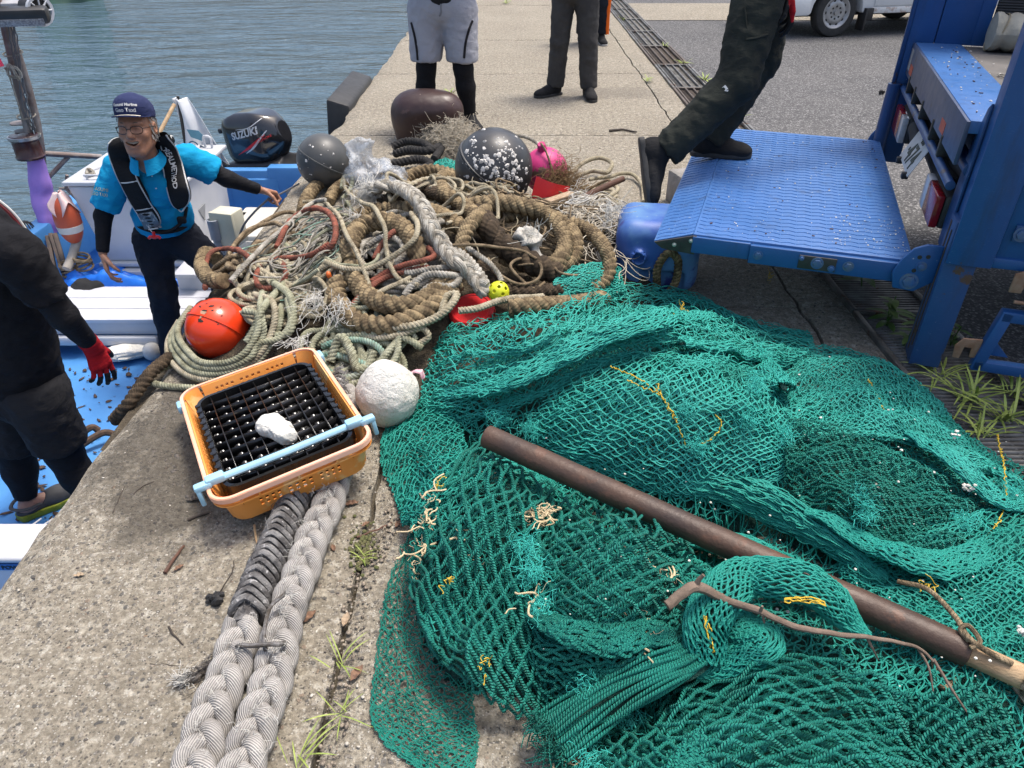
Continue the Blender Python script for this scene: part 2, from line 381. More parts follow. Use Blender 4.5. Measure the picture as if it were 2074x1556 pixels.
def concrete(name, near=True):
    m, t = new(name); o = t.co('Object')
    big = t.ramp(t.noise(1.3, o, 5, .6), [(.3, 0.0), (.7, 1.0)])
    col = t.mix(big, (.285, .25, .193), (.39, .35, .275))
    fine = t.ramp(t.noise(75, o, 6, .7), [(.38, 0.0), (.62, 1.0)]); col = t.mix(t.math('MULTIPLY', fine, .75), col, (.135, .118, .09))
    pale = t.ramp(t.noise(42, o, 5, .7), [(.54, 0.0), (.64, 1.0)]); col = t.mix(t.math('MULTIPLY', pale, .7), col, (.50, .47, .40))
    md = t.noise(30, o, 3, .6); col = t.mix(t.ramp(md, [(.36, .45), (.5, 0.0)]), col, (.15, .13, .10)); col = t.mix(t.ramp(md, [(.55, 0.0), (.68, .4)]), col, (.50, .47, .39))
    warp = t.n('ShaderNodeVectorMath', {0: o, 1: t.n('ShaderNodeVectorMath', {0: t.n('ShaderNodeTexNoise', {'Vector': o, 'Scale': 14}).outputs[1], 'Scale': .05}, operation='SCALE').outputs[0]}, operation='ADD').outputs[0]
    x = t.n('ShaderNodeTexVoronoi', {'Scale': 60, 'Vector': warp}); d, pc = x.outputs[0], x.outputs[1]
    sep = t.n('ShaderNodeSeparateColor', {0: pc})
    keep = t.math('GREATER_THAN', sep.outputs[0], .60); peb = t.math('MULTIPLY', t.ramp(d, [(.30, 1.0), (.42, 0.0)]), keep)
    ptone = t.ramp(sep.outputs[1], [(0.0, (.07, .07, .07)), (.35, (.15, .14, .125)), (.6, (.24, .215, .18)), (.8, (.36, .33, .28)), (1.0, (.22, .15, .10))])
    col = t.mix(t.math('MULTIPLY', peb, .85), col, ptone)
    x2 = t.n('ShaderNodeTexVoronoi', {'Scale': 150, 'Vector': o}); sp2 = t.n('ShaderNodeSeparateColor', {0: x2.outputs[1]})
    gr = t.math('MULTIPLY', t.ramp(x2.outputs[0], [(.30, 1.0), (.45, 0.0)]), t.math('GREATER_THAN', sp2.outputs[0], .55))
    col = t.mix(t.math('MULTIPLY', gr, .8), col, t.ramp(sp2.outputs[1], [(0.0, (.05, .05, .048)), (.5, (.16, .14, .115)), (.75, (.45, .42, .36)), (1.0, (.52, .49, .43))]))
    sx = t.n('ShaderNodeSeparateXYZ', {0: o})
    def spot(cx, cy, rx, ry, a0, a1):
        q = t.math('ADD', t.math('POWER', t.math('DIVIDE', t.math('SUBTRACT', sx.outputs[0], cx), rx), 2.0), t.math('POWER', t.math('DIVIDE', t.math('SUBTRACT', sx.outputs[1], cy), ry), 2.0))
        q = t.math('ADD', q, t.math('MULTIPLY', t.math('SUBTRACT', t.noise(5, o, 5, .65), .5), 2.2))
        return t.ramp(q, [(a0, 1.0), (a1, 0.0)])
    w1 = spot(-1.04, 2.08, .40, .60, .55, 1.25); w2 = spot(-.3, 3.3, 1.15, 1.25, .6, 1.0); w3 = spot(.9, 7.3, .7, .3, .2, .9)
    col = t.mix(t.math('MULTIPLY', w1, .72), col, (.052, .044, .034)); col = t.mix(t.math('MULTIPLY', w2, .6), col, (.06, .05, .038)); col = t.mix(t.math('MULTIPLY', w3, .35), col, (.10, .09, .08))
    h = t.math('ADD', t.math('ADD', t.math('MULTIPLY', fine, -.45), t.math('MULTIPLY', peb, .6)), t.math('ADD', t.math('MULTIPLY', gr, .35), t.math('MULTIPLY', t.noise(14, o, 5), 1.1)))
    rg = t.math('MULTIPLY_ADD', w1, -.3, .92)
    t.out(Base_Color=col, Roughness=rg, Normal=t.bump(h, .85, .007), Specular_IOR_Level=.25); return m
CON = concrete('exposed aggregate concrete')
def asphalt():
    m, t = new('asphalt'); o = t.co('Object')
    x = t.n('ShaderNodeTexVoronoi', {'Scale': 85, 'Vector': o}); sp = t.n('ShaderNodeSeparateColor', {0: x.outputs[1]})
    col = t.ramp(sp.outputs[0], [(0.0, (.045, .045, .047)), (.5, (.10, .10, .102)), (.8, (.19, .188, .185)), (1.0, (.33, .325, .32))])
    col = t.mix(t.math('MULTIPLY', t.ramp(x.outputs[0], [(.35, 0.0), (.6, 1.0)]), .7), col, (.03, .03, .031))
    col = t.mix(t.ramp(t.noise(.9, o, 5, .6), [(.35, 0.0), (.75, .4)]), col, (.16, .155, .15))
    t.out(Base_Color=col, Roughness=.9, Normal=t.bump(x.outputs[0], -.8, .006), Specular_IOR_Level=.3); return m
ASP = asphalt()
SOIL = mt('dark soil', (.045, .036, .025), (.09, .075, .05), .95, 14, .8, 90, .01)
EDGE = -1.42
slabs = MB()
def slab(x0, x1, y0, y1, zt=0.0, worn=0.0):
    nx = max(3, int((x1-x0)/.05)); ny = max(3, min(240, int((y1-y0)/.04)))
    u, v = np.meshgrid(np.linspace(0, 1, nx), np.linspace(0, 1, ny), indexing='ij')
    X = x0+(x1-x0)*u; Y = y0+(y1-y0)*v
    P = np.stack([X, Y, 0*X], -1); e = np.zeros_like(X)
    jit = .009*fbm(np.stack([X*3, Y*9, 0*X], -1), 3)
    X = X+np.where((u == 0) | (u == 1), jit, 0); Y = Y+np.where((v == 0) | (v == 1), .012*fbm(np.stack([X*9, Y*3, 0*X+5], -1), 3), 0)
    Z = zt+.0035*fbm(P*2.2, 3)
    edge = np.minimum(np.minimum(X-x0, x1-X), np.minimum(Y-y0, y1-Y)); Z = Z-.007*np.clip(1-edge/.03, 0, 1)
    if worn:
        k = np.clip(1-(X-x0)/.13, 0, 1); Z = Z-worn*k**2*(1+.7*fbm(np.stack([X*2, Y*2.2, 0*X], -1), 3)); X = X+np.where(u == 0, .02*fbm(np.stack([0*X, Y*3, 0*X], -1), 4), 0)
    V = np.stack([X, Y, Z], -1)
    i, j = np.meshgrid(np.arange(nx-1), np.arange(ny-1), indexing='ij'); a = i*ny+j
    slabs.add(V.reshape(-1, 3), np.stack([a, a+ny, a+ny+1, a+1], -1).reshape(-1, 4))
    rim = np.concatenate([V[::-1, 0], V[0, 1:], V[1:, -1], V[-1, -2::-1]]); low = rim.copy(); low[:, 2] = -.12; n = len(rim)
    slabs.add(np.vstack([rim, low]), [[k, k+1, n+k+1, n+k] for k in range(n-1)])
JX = -.436
ys = [-1.5, 3.05, 5.9, 8.2, 10.25, 13.6]
for a, b in zip(ys[:-1], ys[1:]):
    if a < 3: slab(EDGE, JX-.007, a+.005, b-.006, 0, .022); slab(JX+.009, 1.32, a+.005, b-.006, -.004)
    else: slab(EDGE, 1.32, a+.005, b-.006, 0, .022)
    slab(1.335, 1.55, a+.006, b-.005, -.002)
slab(EDGE, 1.55, 13.62, 40, 0, .02)
slabs.build('quay', CON, kind='structure', ang=50)
mb = MB()
def wallF(u, v): 
    Y = -1.5+41.5*u; Z = -.10-2.6*v; X = EDGE+.012+.02*fbm(np.stack([0*u, Y*2, Z*3], -1), 3)-.02*np.clip((Z+.1)/-.1, 0, 1)*0
    return np.stack([X, Y, Z], -1)
grid(mb, wallF, 300, 30, flip=True); mb.build('quay_wall', mt('quay wall concrete', (.16, .145, .12), (.08, .075, .06), .9, 2, .6, 40, .02), kind='structure')
mb = MB(); box(mb, (0.065, 19, -.075), (2.95, 41.4, .08)); mb.build('joint_soil', SOIL, kind='structure')
mb = MB(); box(mb, (60, 30, -.04), (116.16, 120, .08)); o = mb.build('asphalt_road', ASP, kind='structure')
mb = MB(); box(mb, (1.735, 19, -.30), (.37, 41, .02)); mb.build('drain_channel', SOIL, kind='structure')
mb = MB(); grid(mb, lambda u, v: np.stack([1.93+40*u, 11.9+1.9*v+.05*u, .006+0*u], -1), 2, 2); mb.build('concrete_apron', CON, kind='structure')
def water():
    m, t = new('harbour water'); o = t.co('Object'); a = t.n('ShaderNodeMapping', {'Vector': o, 'Scale': (.55, 1.5, 1), 'Rotation': (0, 0, R(14))}).outputs[0]
    n1 = t.noise(1.25, a, 4, .55, .5); n2 = t.noise(4.2, a, 3, .5, .3); n3 = t.noise(.35, a, 2)
    h = t.math('ADD', t.math('ADD', n1, t.math('MULTIPLY', n2, .22)), t.math('MULTIPLY', n3, 1.7))
    t.out(Base_Color=(.070, .115, .148, 1), Roughness=.05, IOR=1.33, Specular_IOR_Level=.5, Normal=t.bump(h, 1.0, .30)); return m
mb = MB(); grid(mb, lambda u, v: np.stack([-160+(160-1.35)*u, -20+300*v, -1.25+0*u], -1), 2, 2)
mb.build('water', water(), kind='structure')
STEEL = mt('weathered galvanised steel', (.20, .20, .19), (.09, .08, .07), .55, 9, .3, 90, .003, metal=.6, spots=[((.11, .06, .035), 6, .60)])
STEELR = mt('rusty galvanised steel', (.13, .105, .085), (.07, .055, .045), .65, 7, .4, 80, .003, metal=.4)
def drain(name, label, y0, L, ms, cross):
    t = thing(name, label, 'drain cover', (1.735, y0, 0), 'steel grate covers over the roadside drain')
    fr = MB(); w = .36
    for x in (-w/2, w/2): box(fr, (1.735+x, y0+L/2, -.012), (.022, L-.012, .05), bev=.002)
    for y in (.012, L-.012): box(fr, (1.735, y0+y, -.012), (w-.024, .02, .048), bev=.002)
    fr.build('frame', ms, t, smooth=False)
    b = MB()
    if cross:
        for k in range(int(L/.024)): box(b, (1.735, y0+.03+k*.024, -.016), (w-.026, .009+.002*random.random(), .036))
        for x in (-.11, 0, .11): box(b, (1.735+x, y0+L/2, -.018), (.008, L-.05, .03))
    else:
        for k in range(5): box(b, (1.735-.15+k*.075, y0+L/2, -.004), (.013, L-.046, .034))
        for k in range(int(L/.03)): box(b, (1.735, y0+.03+k*.03, -.02), (w-.03, .008, .024))
    b.build('bars', ms, t, smooth=False)
labs = ['close slatted grate cover nearest the camera, grass growing on it', 'close slatted grate cover in the shade beside the lifting leg', 'close slatted grate cover with weeds under the blue lift platform',
  'grate cover half hidden behind the blue platform', 'dark worn grate cover beside the trouser legs on the platform', 'rusty brown grate cover with tufts of grass at its road side', 'pale grey grate cover between the two rusty brown ones', 'dark brown grate cover level with the charcoal trousers', 'light grey grate cover nearer than the one by the orange stripe', 'pale grate cover of the drain by the orange striped leg', 'pale grate cover beyond the orange striped leg', 'farthest grate cover of the drain at the top edge']
for i, lb in enumerate(labs):
    drain('drain_cover', lb, .72+i*1.13, 1.125, STEELR if i in (5, 7) else STEEL, i < 3)
def smooth01(x): x = np.clip(x, 0, 1); return x*x*(3-2*x)
def mound(x, y):
    x, y = np.asarray(x, float), np.asarray(y, float)
    q = np.sqrt(((x+.36)/1.12)**2+((y-3.25)/1.2)**2); h = .27*smooth01((1.02-q)/.75)
    q2 = np.sqrt(((x+.95)/.55)**2+((y-3.0)/.75)**2); h = np.maximum(h, .17*smooth01((1.05-q2)/.6))
    q3 = np.sqrt(((x-.25)/.65)**2+((y-3.5)/.75)**2); h = np.maximum(h, .20*smooth01((1.05-q3)/.7))
    P = np.stack([x*4, y*4, 0*x+3], -1); return np.where(h > .004, h*(1+.22*fbm(P, 3)), 0)
def netheap(x, y):
    x, y = np.asarray(x, float), np.asarray(y, float)
    def g(cx, cy, rx, ry, hh, a=0.0):
        c, s = math.cos(a), math.sin(a); X = (x-cx)*c+(y-cy)*s; Y = -(x-cx)*s+(y-cy)*c
        return hh*smooth01((1.05-np.sqrt((X/rx)**2+(Y/ry)**2))/.8)
    h = 0
    for q in ((.35, 2.3, .75, .42, .27, .35), (.62, 1.92, .6, .42, .28, 0), (1.15, 1.75, .6, .5, .16, -.3), (-.05, 1.5, .36, .45, .19, .3), (.25, 1.25, .42, .35, .21, 0), (.85, 1.05, .62, .35, .17, -.2), (.55, .75, .55, .30, .14, 0), (1.25, 1.25, .5, .45, .13, 0), (-.1, 1.15, .25, .35, .12, 0), (1.3, 2.0, .35, .3, .10, 0)):
        h = smax_(h, g(*q), .05)
    P = np.stack([x*5, y*5, 0*x+9], -1); return np.maximum(0, h*(1+.12*fbm(P, 3)))
def smax_(a, b, k): 
    h = np.clip(.5+.5*(a-b)/k, 0, 1); return np.where((a == 0), b, b*(1-h)+a*h+k*h*(1-h)*np.minimum(1, b/.05))
def on(hf, px, py, dz=0.0):
    z = .1
    for _ in range(12): w = W(px, py, z+dz); z = .5*z+.5*float(hf(w[0], w[1]))
    return W(px, py, z+dz)
def onp(px, py, dz=0.0): return on(mound, px, py, dz)
def onn(px, py, dz=0.0): return on(netheap, px, py, dz)
def buoymat(name, c1, c2, marks, rough=.35):
    return mt(name, c1, c2, rough, 5, .1, 40, .003, spots=marks, rvar=.1)
def barnacles(c, r, n, dirs, sz=(.004, .012), sq=1.0, spread=.6):
    mb = MB()
    for _ in range(n):
        d = nrm(np.array(dirs[rng.integers(len(dirs))])+rng.normal(0, spread, 3)*.6); q = sz[0]+(sz[1]-sz[0])*rng.random()**2
        p = c+d*r*A(1, 1, sq)
        s, u, dd = frame(d); M = np.stack([s, u, dd], 1)
        if rng.random() < .5:
            k = 7; th = np.linspace(0, 2*PI, k+1)[:-1]; rr = q*(.75+.5*rng.random(k)); inn = rr*.45
            v = np.vstack([np.stack([rr*np.cos(th), rr*np.sin(th), 0*th-.001], 1), np.stack([inn*np.cos(th), inn*np.sin(th), 0*th+q*.45], 1), np.stack([inn*.7*np.cos(th), inn*.7*np.sin(th), 0*th+q*.12], 1)])
            f = [[i, (i+1) % k, k+(i+1) % k, k+i] for i in range(k)]+[[k+i, k+(i+1) % k, 2*k+(i+1) % k, 2*k+i] for i in range(k)]+[[2*k+i for i in range(k)]]
        else:
            k = 8; th = np.linspace(0, 2*PI, k+1)[:-1]; rr = q*1.25*(.5+.8*rng.random(k)); v = np.vstack([np.stack([rr*np.cos(th), rr*np.sin(th), 0*th-.001], 1), np.stack([rr*.7*np.cos(th), rr*.7*np.sin(th), 0*th+.0016], 1)])
            f = [[i, (i+1) % k, k+(i+1) % k, k+i] for i in range(k)]+[[k+i for i in range(k)]]
        mb.add(v@M.T+p, f)
    return mb
SHELL = mt('barnacle shell', (.72, .70, .66), (.45, .43, .40), .8, 60, .6, 200, .002)
BLK = buoymat('black float plastic', (.026, .027, .029), (.05, .051, .053), [((.16, .16, .155), 30, .66)], .38)
GRY = buoymat('grey weathered float plastic', (.055, .057, .056), (.085, .087, .085), [((.2, .2, .195), 34, .68)], .45)
def lugs(mb, c, r, ax, mat=None, w=.022):
    s, u, d = frame(ax)
    for k in (-1, 1): 
        p = c+d*k*r; tube(mb, [p-s*.03-d*k*.012, p-s*.022+d*k*.02, p+d*k*.032, p+s*.022+d*k*.02, p+s*.03-d*k*.012], .009, 8)
c = WY(655, 326, 4.66); c[2] = max(c[2], .165); t = thing('float_buoy', 'round dark grey plastic float with a few white specks beside the clear plastic bag', 'buoy', (c[0], c[1], 0), 'hard plastic net floats')
mb = MB(); sphere(mb, c, .165, 48, 32); mb.build('shell', GRY, t, ang=0)
mb = MB(); lathe(mb, [(.1635, -.006), (.1685, -.004), (.1685, .004), (.1635, .006)], c, (.5, .2, .85), 64); mb.build('seam', GRY, t)
barnacles(c, .165, 26, [(-.3, -.8, .3), (.3, -.8, .5), (-.6, -.6, -.1)], (.002, .008)).build('barnacles', SHELL, t)
c = WY(1000, 341, 4.2); c[2] += .0; rb = .222; t = thing('float_buoy', 'big black plastic float crusted with white barnacles, lying behind the brown rope', 'buoy', (c[0], c[1], 0), 'hard plastic net floats')
ax = nrm((.55, -.15, .82)); s_, u_, d_ = frame(ax); Rb = np.stack([s_, u_, d_], 1)
mb = MB(); sphere(mb, c, rb, 56, 36); mb.build('shell', BLK, t, ang=0)
mb = MB(); lathe(mb, [(rb-.002, -.014), (rb+.006, -.011), (rb+.006, -.003), (rb-.001, -.001), (rb-.001, .002), (rb+.006, .004), (rb+.006, .011), (rb-.002, .014)], c, ax, 72); mb.build('seam', BLK, t)
barnacles(c, rb, 210, [(-.45, -.8, .45), (-.2, -.9, .1), (.45, -.75, .25), (.2, -.75, .6), (.1, -.85, .3), (.55, -.8, -.15)], (.003, .0145), spread=.5).build('barnacles', SHELL, t)
MAG = buoymat('faded magenta float plastic', (.58, .035, .19), (.47, .03, .14), [((.16, .10, .07), 9, .57)], .5)
c = WY(1104, 345, 4.42); t = thing('float_buoy', 'magenta pink float with a rope lug, half hidden behind the big black float', 'buoy', (c[0], c[1], 0), 'hard plastic net floats')
mb = MB(); sphere(mb, c, .135, 40, 28); mb.build('shell', MAG, t, ang=0)
mb = MB(); cyl(mb, c+A(-.02, -.02, .125), c+A(-.028, -.04, .168), .03, .024, 16); mb.build('lug', MAG, t)
mb = MB(); tube(mb, cr([c+A(-.03, -.05, .175), c+A(.0, -.09, .135), c+A(.03, -.125, .06), c+A(.06, -.14, -.02), c+A(.1, -.16, -.09)], 30), .006, 8); mb.build('lanyard', ropemat('tan cord', (.42, .32, .2), (.3, .22, .13)), t)
ORG_ = buoymat('orange red float plastic', (.78, .055, .012), (.70, .045, .012), [((.05, .03, .02), 17, .70)], .22)
c = WY(441, 666, 2.62); rr_ = 62/1500*np.dot(c-A(0, 0, CAMZ), A(0, _c, -_s)); t = thing('float_buoy', 'glossy orange red float on the coiled pale rope beside the crate', 'buoy', (c[0], c[1], c[2]-rr_), 'hard plastic net floats')
mb = MB(); sphere(mb, c, rr_, 56, 36); mb.build('shell', ORG_, t, ang=0)
mb = MB(); lathe(mb, [(rr_*.985, -.006), (rr_*1.035, -.004), (rr_*1.035, .004), (rr_*.985, .006)], c, (.32, .75, .58), 72); mb.build('seam', ORG_, t)
mb = MB(); q = c+nrm((-.12, -.55, .83))*rr_; s, u, d = frame(q-c); prism(mb, [(-.016, .012), (.012, .015), (.003, -.022)], -.001, .0015, q, s, u, d); mb.build('scar', mt('bare tan scar', (.42, .28, .18), None, .8), t)
mb = MB()
for k in range(16):
    d0 = nrm(A(-.1, -.5, .85)+rng.normal(0, .33, 3)); q = c+d0*rr_; s, u, d = frame(d0); a = .003+.006*rng.random()**2; th = np.linspace(0, 2*PI, 7)[:-1]; pr = [(a*(1+rng.random()*.9)*math.cos(x), a*(.5+rng.random()*.6)*math.sin(x)) for x in th]; prism(mb, pr, -.002, .0012, q, s, u, d)
mb.build('dirt_specks', mt('black dirt specks', (.03, .022, .016), None, .9), t)
FOAM = mt('weathered white foam', (.74, .72, .66), (.60, .58, .51), .95, 7, .9, 55, .012, spots=[((.42, .36, .25), 6, .64)])
def foam_disp(V): return .0035*fbm(V*12, 3)+.0018*fbm(V*50, 3)
c = WY(785, 797, 2.03); c[2] = .135
c = W(785, 797, .118); t = thing('foam_float', 'weathered round white foam float with a rusty stain, between crate and green net', 'buoy', (c[0], c[1], 0))
m_, t_ = new('rust stained white foam'); o_ = t_.co('Object')
dd = t_.n('ShaderNodeVectorMath', {0: o_, 1: tuple(W(792, 748, .19)-ORG[t.name])}, operation='DISTANCE').outputs['Value']
st_ = t_.ramp(t_.math('ADD', dd, t_.math('MULTIPLY', t_.math('SUBTRACT', t_.noise(30, o_, 5, .7), .5), .07)), [(.020, .9), (.05, 0.0)])
cl_ = t_.mix(t_.ramp(t_.noise(7, o_, 5), [(.35, 0.0), (.7, 1.0)]), (.74, .72, .66), (.58, .56, .49)); cl_ = t_.mix(t_.ramp(t_.noise(60, o_, 5, .7), [(.58, 0.0), (.66, .6)]), cl_, (.33, .30, .24))
t_.out(Base_Color=t_.mix(st_, cl_, (.50, .25, .06)), Roughness=.95, Normal=t_.bump(t_.noise(45, o_, 6, .7), 1.0, .014))
solid('foam_body', lambda P: smin(d_ell(P, c, (.112, .108, .105)), d_cap(P, c+A(0, 0, -.06), c+A(0, 0, .07), .07, .06), .04), c-.17, c+.17, .007, m_, t, 1, foam_disp, None)
mb = MB(); q = W(848, 748, .19); tube(mb, [q+A(-.03, .02, -.03), q+A(-.01, 0, -.008), q+A(.008, 0, -.01), q+A(.014, 0, -.035)], .012, 10, squash=.5); mb.build('pink_strap', mt('pink strap', (.62, .2, .28), (.75, .6, .6), .7, 60), t)
CO = mt('orange crate plastic', (.82, .35, .085), (.80, .29, .05), .5, 4, .15, 50, .003, spots=[((.78, .46, .18), 3, .58), ((.16, .08, .03), 24, .71)])
CR = mt('faded pink crate rim', (.82, .40, .24), (.78, .48, .36), .6, 5, .2, 50, .003, spots=[((.2, .12, .08), 22, .70)])
CB = mt('pale blue crate handle plastic', (.33, .58, .72), (.28, .50, .64), .45, 9, .15, 60, .002, spots=[((.5, .5, .5), 30, .72)])
BK = mt('black wet tray plastic', (.009, .009, .01), (.016, .016, .016), .18, 10, .2, 40, .004, rvar=.12)
HZ = .17
cn = [W(436, 1020, HZ), W(758, 872, HZ), W(628, 700, HZ), W(366, 800, HZ)]
HZ = .125                       # rim height over its own base; the crate rests tilted on the ropes
Rk = Rm('Z', .498)@Rm('X', -.066)@Rm('Y', -.114); ux, uy, uz = Rk[:, 0], Rk[:, 1], Rk[:, 2]; LX, LY = .469, .700
C0 = A(-.795, 1.960, .170)-uz*HZ
def cp(x, y, z): return C0+ux*x+uy*y+uz*z
def rrect(hx, hy, r, n=7):
    o = []
    for sx, sy, a0 in ((1, 1, 0), (-1, 1, PI/2), (-1, -1, PI), (1, -1, 1.5*PI)):
        for k in range(n): a = a0+PI/2*k/(n-1); o.append((sx*(hx-r)+r*math.cos(a), sy*(hy-r)+r*math.sin(a)))
    return np.array(o)
hx, hy = LX/2, LY/2
t = thing('fish_crate', 'orange perforated plastic fish crate with a pale blue bar handle across its near end', 'crate', C0)
mb = MB()
TH = .005
def wpt(side, s, h, off=0.0):
    k = .90+.10*min(1, h/HZ)
    X, Y = hx*k-off, hy*k-off
    if side == 0: return cp(s, -Y, h)
    if side == 1: return cp(X, s, h)
    if side == 2: return cp(s, Y, h)
    return cp(-X, s, h)
rad = .055
for q, (sx, sy) in enumerate(((1, -1), (1, 1), (-1, 1), (-1, -1))):
    for off, fl in ((0, 0), (TH, 1)):
        def F(u, v, off=off):
            h = v*HZ; k = .90+.10*v; a = u*PI/2; X = hx*k-rad+ (rad-off)*np.cos(a); Y = hy*k-rad+(rad-off)*np.sin(a)
            return C0+ux*(sx*X)[..., None]+uy*(sy*Y)[..., None]+uz*h[..., None]
        grid(mb, F, 8, 6, flip=(sx*sy > 0) ^ bool(fl) ^ True)
def wall(side, half):
    L = half-rad
    groups = [(-.74, -.36), (-.22, .22), (.36, .74)]
    rows = [(.30, .40), (.46, .56), (.62, .72), (.78, .86)]
    ss = [-1.0]
    for a, b in groups:
        n = int(round((b-a)*L/.0175)); e = np.linspace(a, b, 2*n); ss += list(e)
    ss += [1.0]; ss = np.array(ss)*L
    hs = [0.0, .30, .40, .46, .56, .62, .72, .78, .86, 1.0]
    for i in range(len(ss)-1):
        mid = (ss[i]+ss[i+1])/2/L; ing = any(a-1e-6 <= mid <= b+1e-6 for a, b in groups); gi = [k for k, (a, b) in enumerate(groups) if a <= mid <= b]
        hole_col = ing and abs(ss[i+1]-ss[i]) < .02 and ((i-1) % 2 == 0)
        for j in range(len(hs)-1):
            if hole_col and any(abs(hs[j]-r0) < 1e-6 for r0, r1 in rows): continue
            s0, s1, h0, h1 = ss[i], ss[i+1], hs[j]*HZ, hs[j+1]*HZ
            k = hs; q = [wpt(side, s0*(.90+.1*hs[j]) if 0 else s0, h0), wpt(side, s1, h0), wpt(side, s1, h1), wpt(side, s0, h1)]
            p = [wpt(side, s0, h0, TH), wpt(side, s1, h0, TH), wpt(side, s1, h1, TH), wpt(side, s0, h1, TH)]
            mb.add(q+p, [[0, 1, 2, 3], [7, 6, 5, 4], [0, 4, 5, 1], [1, 5, 6, 2], [2, 6, 7, 3], [3, 7, 4, 0]])
for sd, hf in ((0, hx*.95), (1, hy*.95), (2, hx*.95), (3, hy*.95)): wall(sd, hf)
b = rrect(hx*.9, hy*.9, rad); prism(mb, b, 0, .006, C0, ux, uy, uz)
mb.build('body', CO, t, ang=30)
def ring(mb, outer, inner, z0, z1, bulge=.0):
    n = len(outer); v = []
    for (pl, z) in ((outer, z0), (outer, z1), (inner, z1), (inner, z0)): v += [cp(p[0], p[1], z) for p in pl]
    f = []
    for k in range(4):
        for i in range(n): f.append([k*n+i, k*n+(i+1) % n, ((k+1) % 4)*n+(i+1) % n, ((k+1) % 4)*n+i])
    mb.add(v, f)
mb = MB(); ring(mb, rrect(hx+.011, hy+.011, rad+.01), rrect(hx+.001, hy+.001, rad-.001), HZ-.006, HZ+.004)
for sgn, rot in ((0, 0),): ring(mb, rrect(hx+.013, hy+.013, rad+.012), rrect(hx+.0115, hy+.0115, rad+.0105), HZ-.014, HZ+.002)
mb.build('rim', CR, t, ang=30)
mb = MB(); ring(mb, rrect(hx+.010, hy+.010, rad+.012), rrect(hx-.002, hy-.002, rad), HZ-.031, HZ-.026)
for k in (-.5, 0, .5): box(mb, cp(hx*k, -hy-.004, HZ-.018), (.006, .012, .026), np.stack([ux, uy, uz], 1))
mb.build('lower_rib', CO, t, ang=30)
Rc = np.stack([ux, uy, uz], 1)
def handle(y, name='handle'):
    mb = MB(); tube(mb, [cp(-hx*.93, y, HZ+.012), cp(0, y, HZ+.009), cp(hx*.93, y, HZ+.012)], .012, 10)
    box(mb, cp(0, y, HZ+.01), (hx*1.8, .02, .014), Rc, .004)
    for sx in (-1, 1):
        box(mb, cp(sx*(hx-.02), y, HZ+.017), (.055, .034, .024), Rc, .006); box(mb, cp(sx*(hx+.018), y-.006, HZ+.012), (.05, .028, .02), Rc, .006)
        box(mb, cp(sx*(hx+.034), y-.004, HZ-.018), (.014, .03, .06), Rc, .004)
    mb.build(name, CB, t)
handle(-hy*.74)
mb = MB()
for sx in (-1, 1): box(mb, cp(sx*(hx+.018), hy*.80, HZ-.015), (.02, .05, .03), Rc, .006)
mb.build('folded_handle', CB, t)
TX, TY = hx*.86, hy*.84
t = thing('grid_tray', 'wet black plastic grid tray lying inside the orange crate', 'tray', cp(0, 0, .05))
zt = HZ-.018
mb = MB(); ring(mb, rrect(TX, TY, .05), rrect(TX-.012, TY-.012, .04), zt-.055, zt+.004); prism(mb, rrect(TX-.005, TY-.005, .045), zt-.075, zt-.062, C0, ux, uy, uz)
for k in range(13):
    for sx in (-1, 1): tube(mb, [cp(sx*(TX-.002), -TY*.82+TY*1.64*k/12, zt-.03), cp(sx*(TX-.002), -TY*.82+TY*1.64*k/12, zt+.007)], .010, 8)
mb.build('rim', BK, t, ang=30)
mb = MB()
for k in range(1, 8): x = -TX+2*TX*k/8; box(mb, cp(x, 0, zt-.018), (.003, 2*TY-.03, .038), Rc)
for k in range(1, 11): y = -TY+2*TY*k/11; box(mb, cp(0, y, zt-.02), (2*TX-.03, .003, .034), Rc)
mb.build('grid', BK, t, smooth=False)
mb = MB()
for i in range(8):
    for j in range(11):
        x = -TX+2*TX*(i+.5)/8; y = -TY+2*TY*(j+.5)/11
        if abs(x) > TX*.9 and abs(y) > TY*.88: continue
        w_, h_ = TX/8*.9, TY/11*.86
        def F(u, v, x=x, y=y, w_=w_, h_=h_): 
            a = (u-.5)*2; X = x+a*w_; Y = y+(v-.5)*2*h_; Z = zt-.058+.022*np.cos(a*PI/2)*(v)+.01*v
            return C0+ux*X[..., None]+uy*Y[..., None]+uz*Z[..., None]
        grid(mb, F, 7, 3)
mb.build('cups', BK, t)
q = cp(-.012, -.005, HZ+.012); t0 = W(563, 870, .18)
def foamf(P):
    e = nrm((W(603, 897, .18)-W(528, 848, .18))); e = nrm(e-uz*np.dot(e, uz)); n = nrm(np.cross(uz, e)); a = t0-e*.045; b = t0+e*.05
    d = d_cap(P, a, b, .037, .037); d = np.maximum(d, np.abs((P-t0)@uz)-.024); d = smin(d, d_ell(P, a, (.042, .042, .028)), .02)
    return np.maximum(d, -(d_box(P, t0+e*.062+n*.03, (.022, .012, .06), .003, np.stack([e, n, uz], 1))))
solid('foam_lump', foamf, t0-.13, t0+.13, .005, FOAM, None, 2, lambda V: .003*fbm(V*40, 3)+.002*fbm(V*110, 2), None, label='broken white foam lump lying on the black tray in the crate', cat='foam lump')
BOL = mt('brown painted iron', (.040, .020, .018), (.055, .028, .024), .42, 6, .35, 26, .006, spots=[((.10, .055, .045), 8, .62), ((.02, .012, .011), 20, .68)])
b0 = W(842, 300, 0); b0 = A(-.735, 5.75, 0)
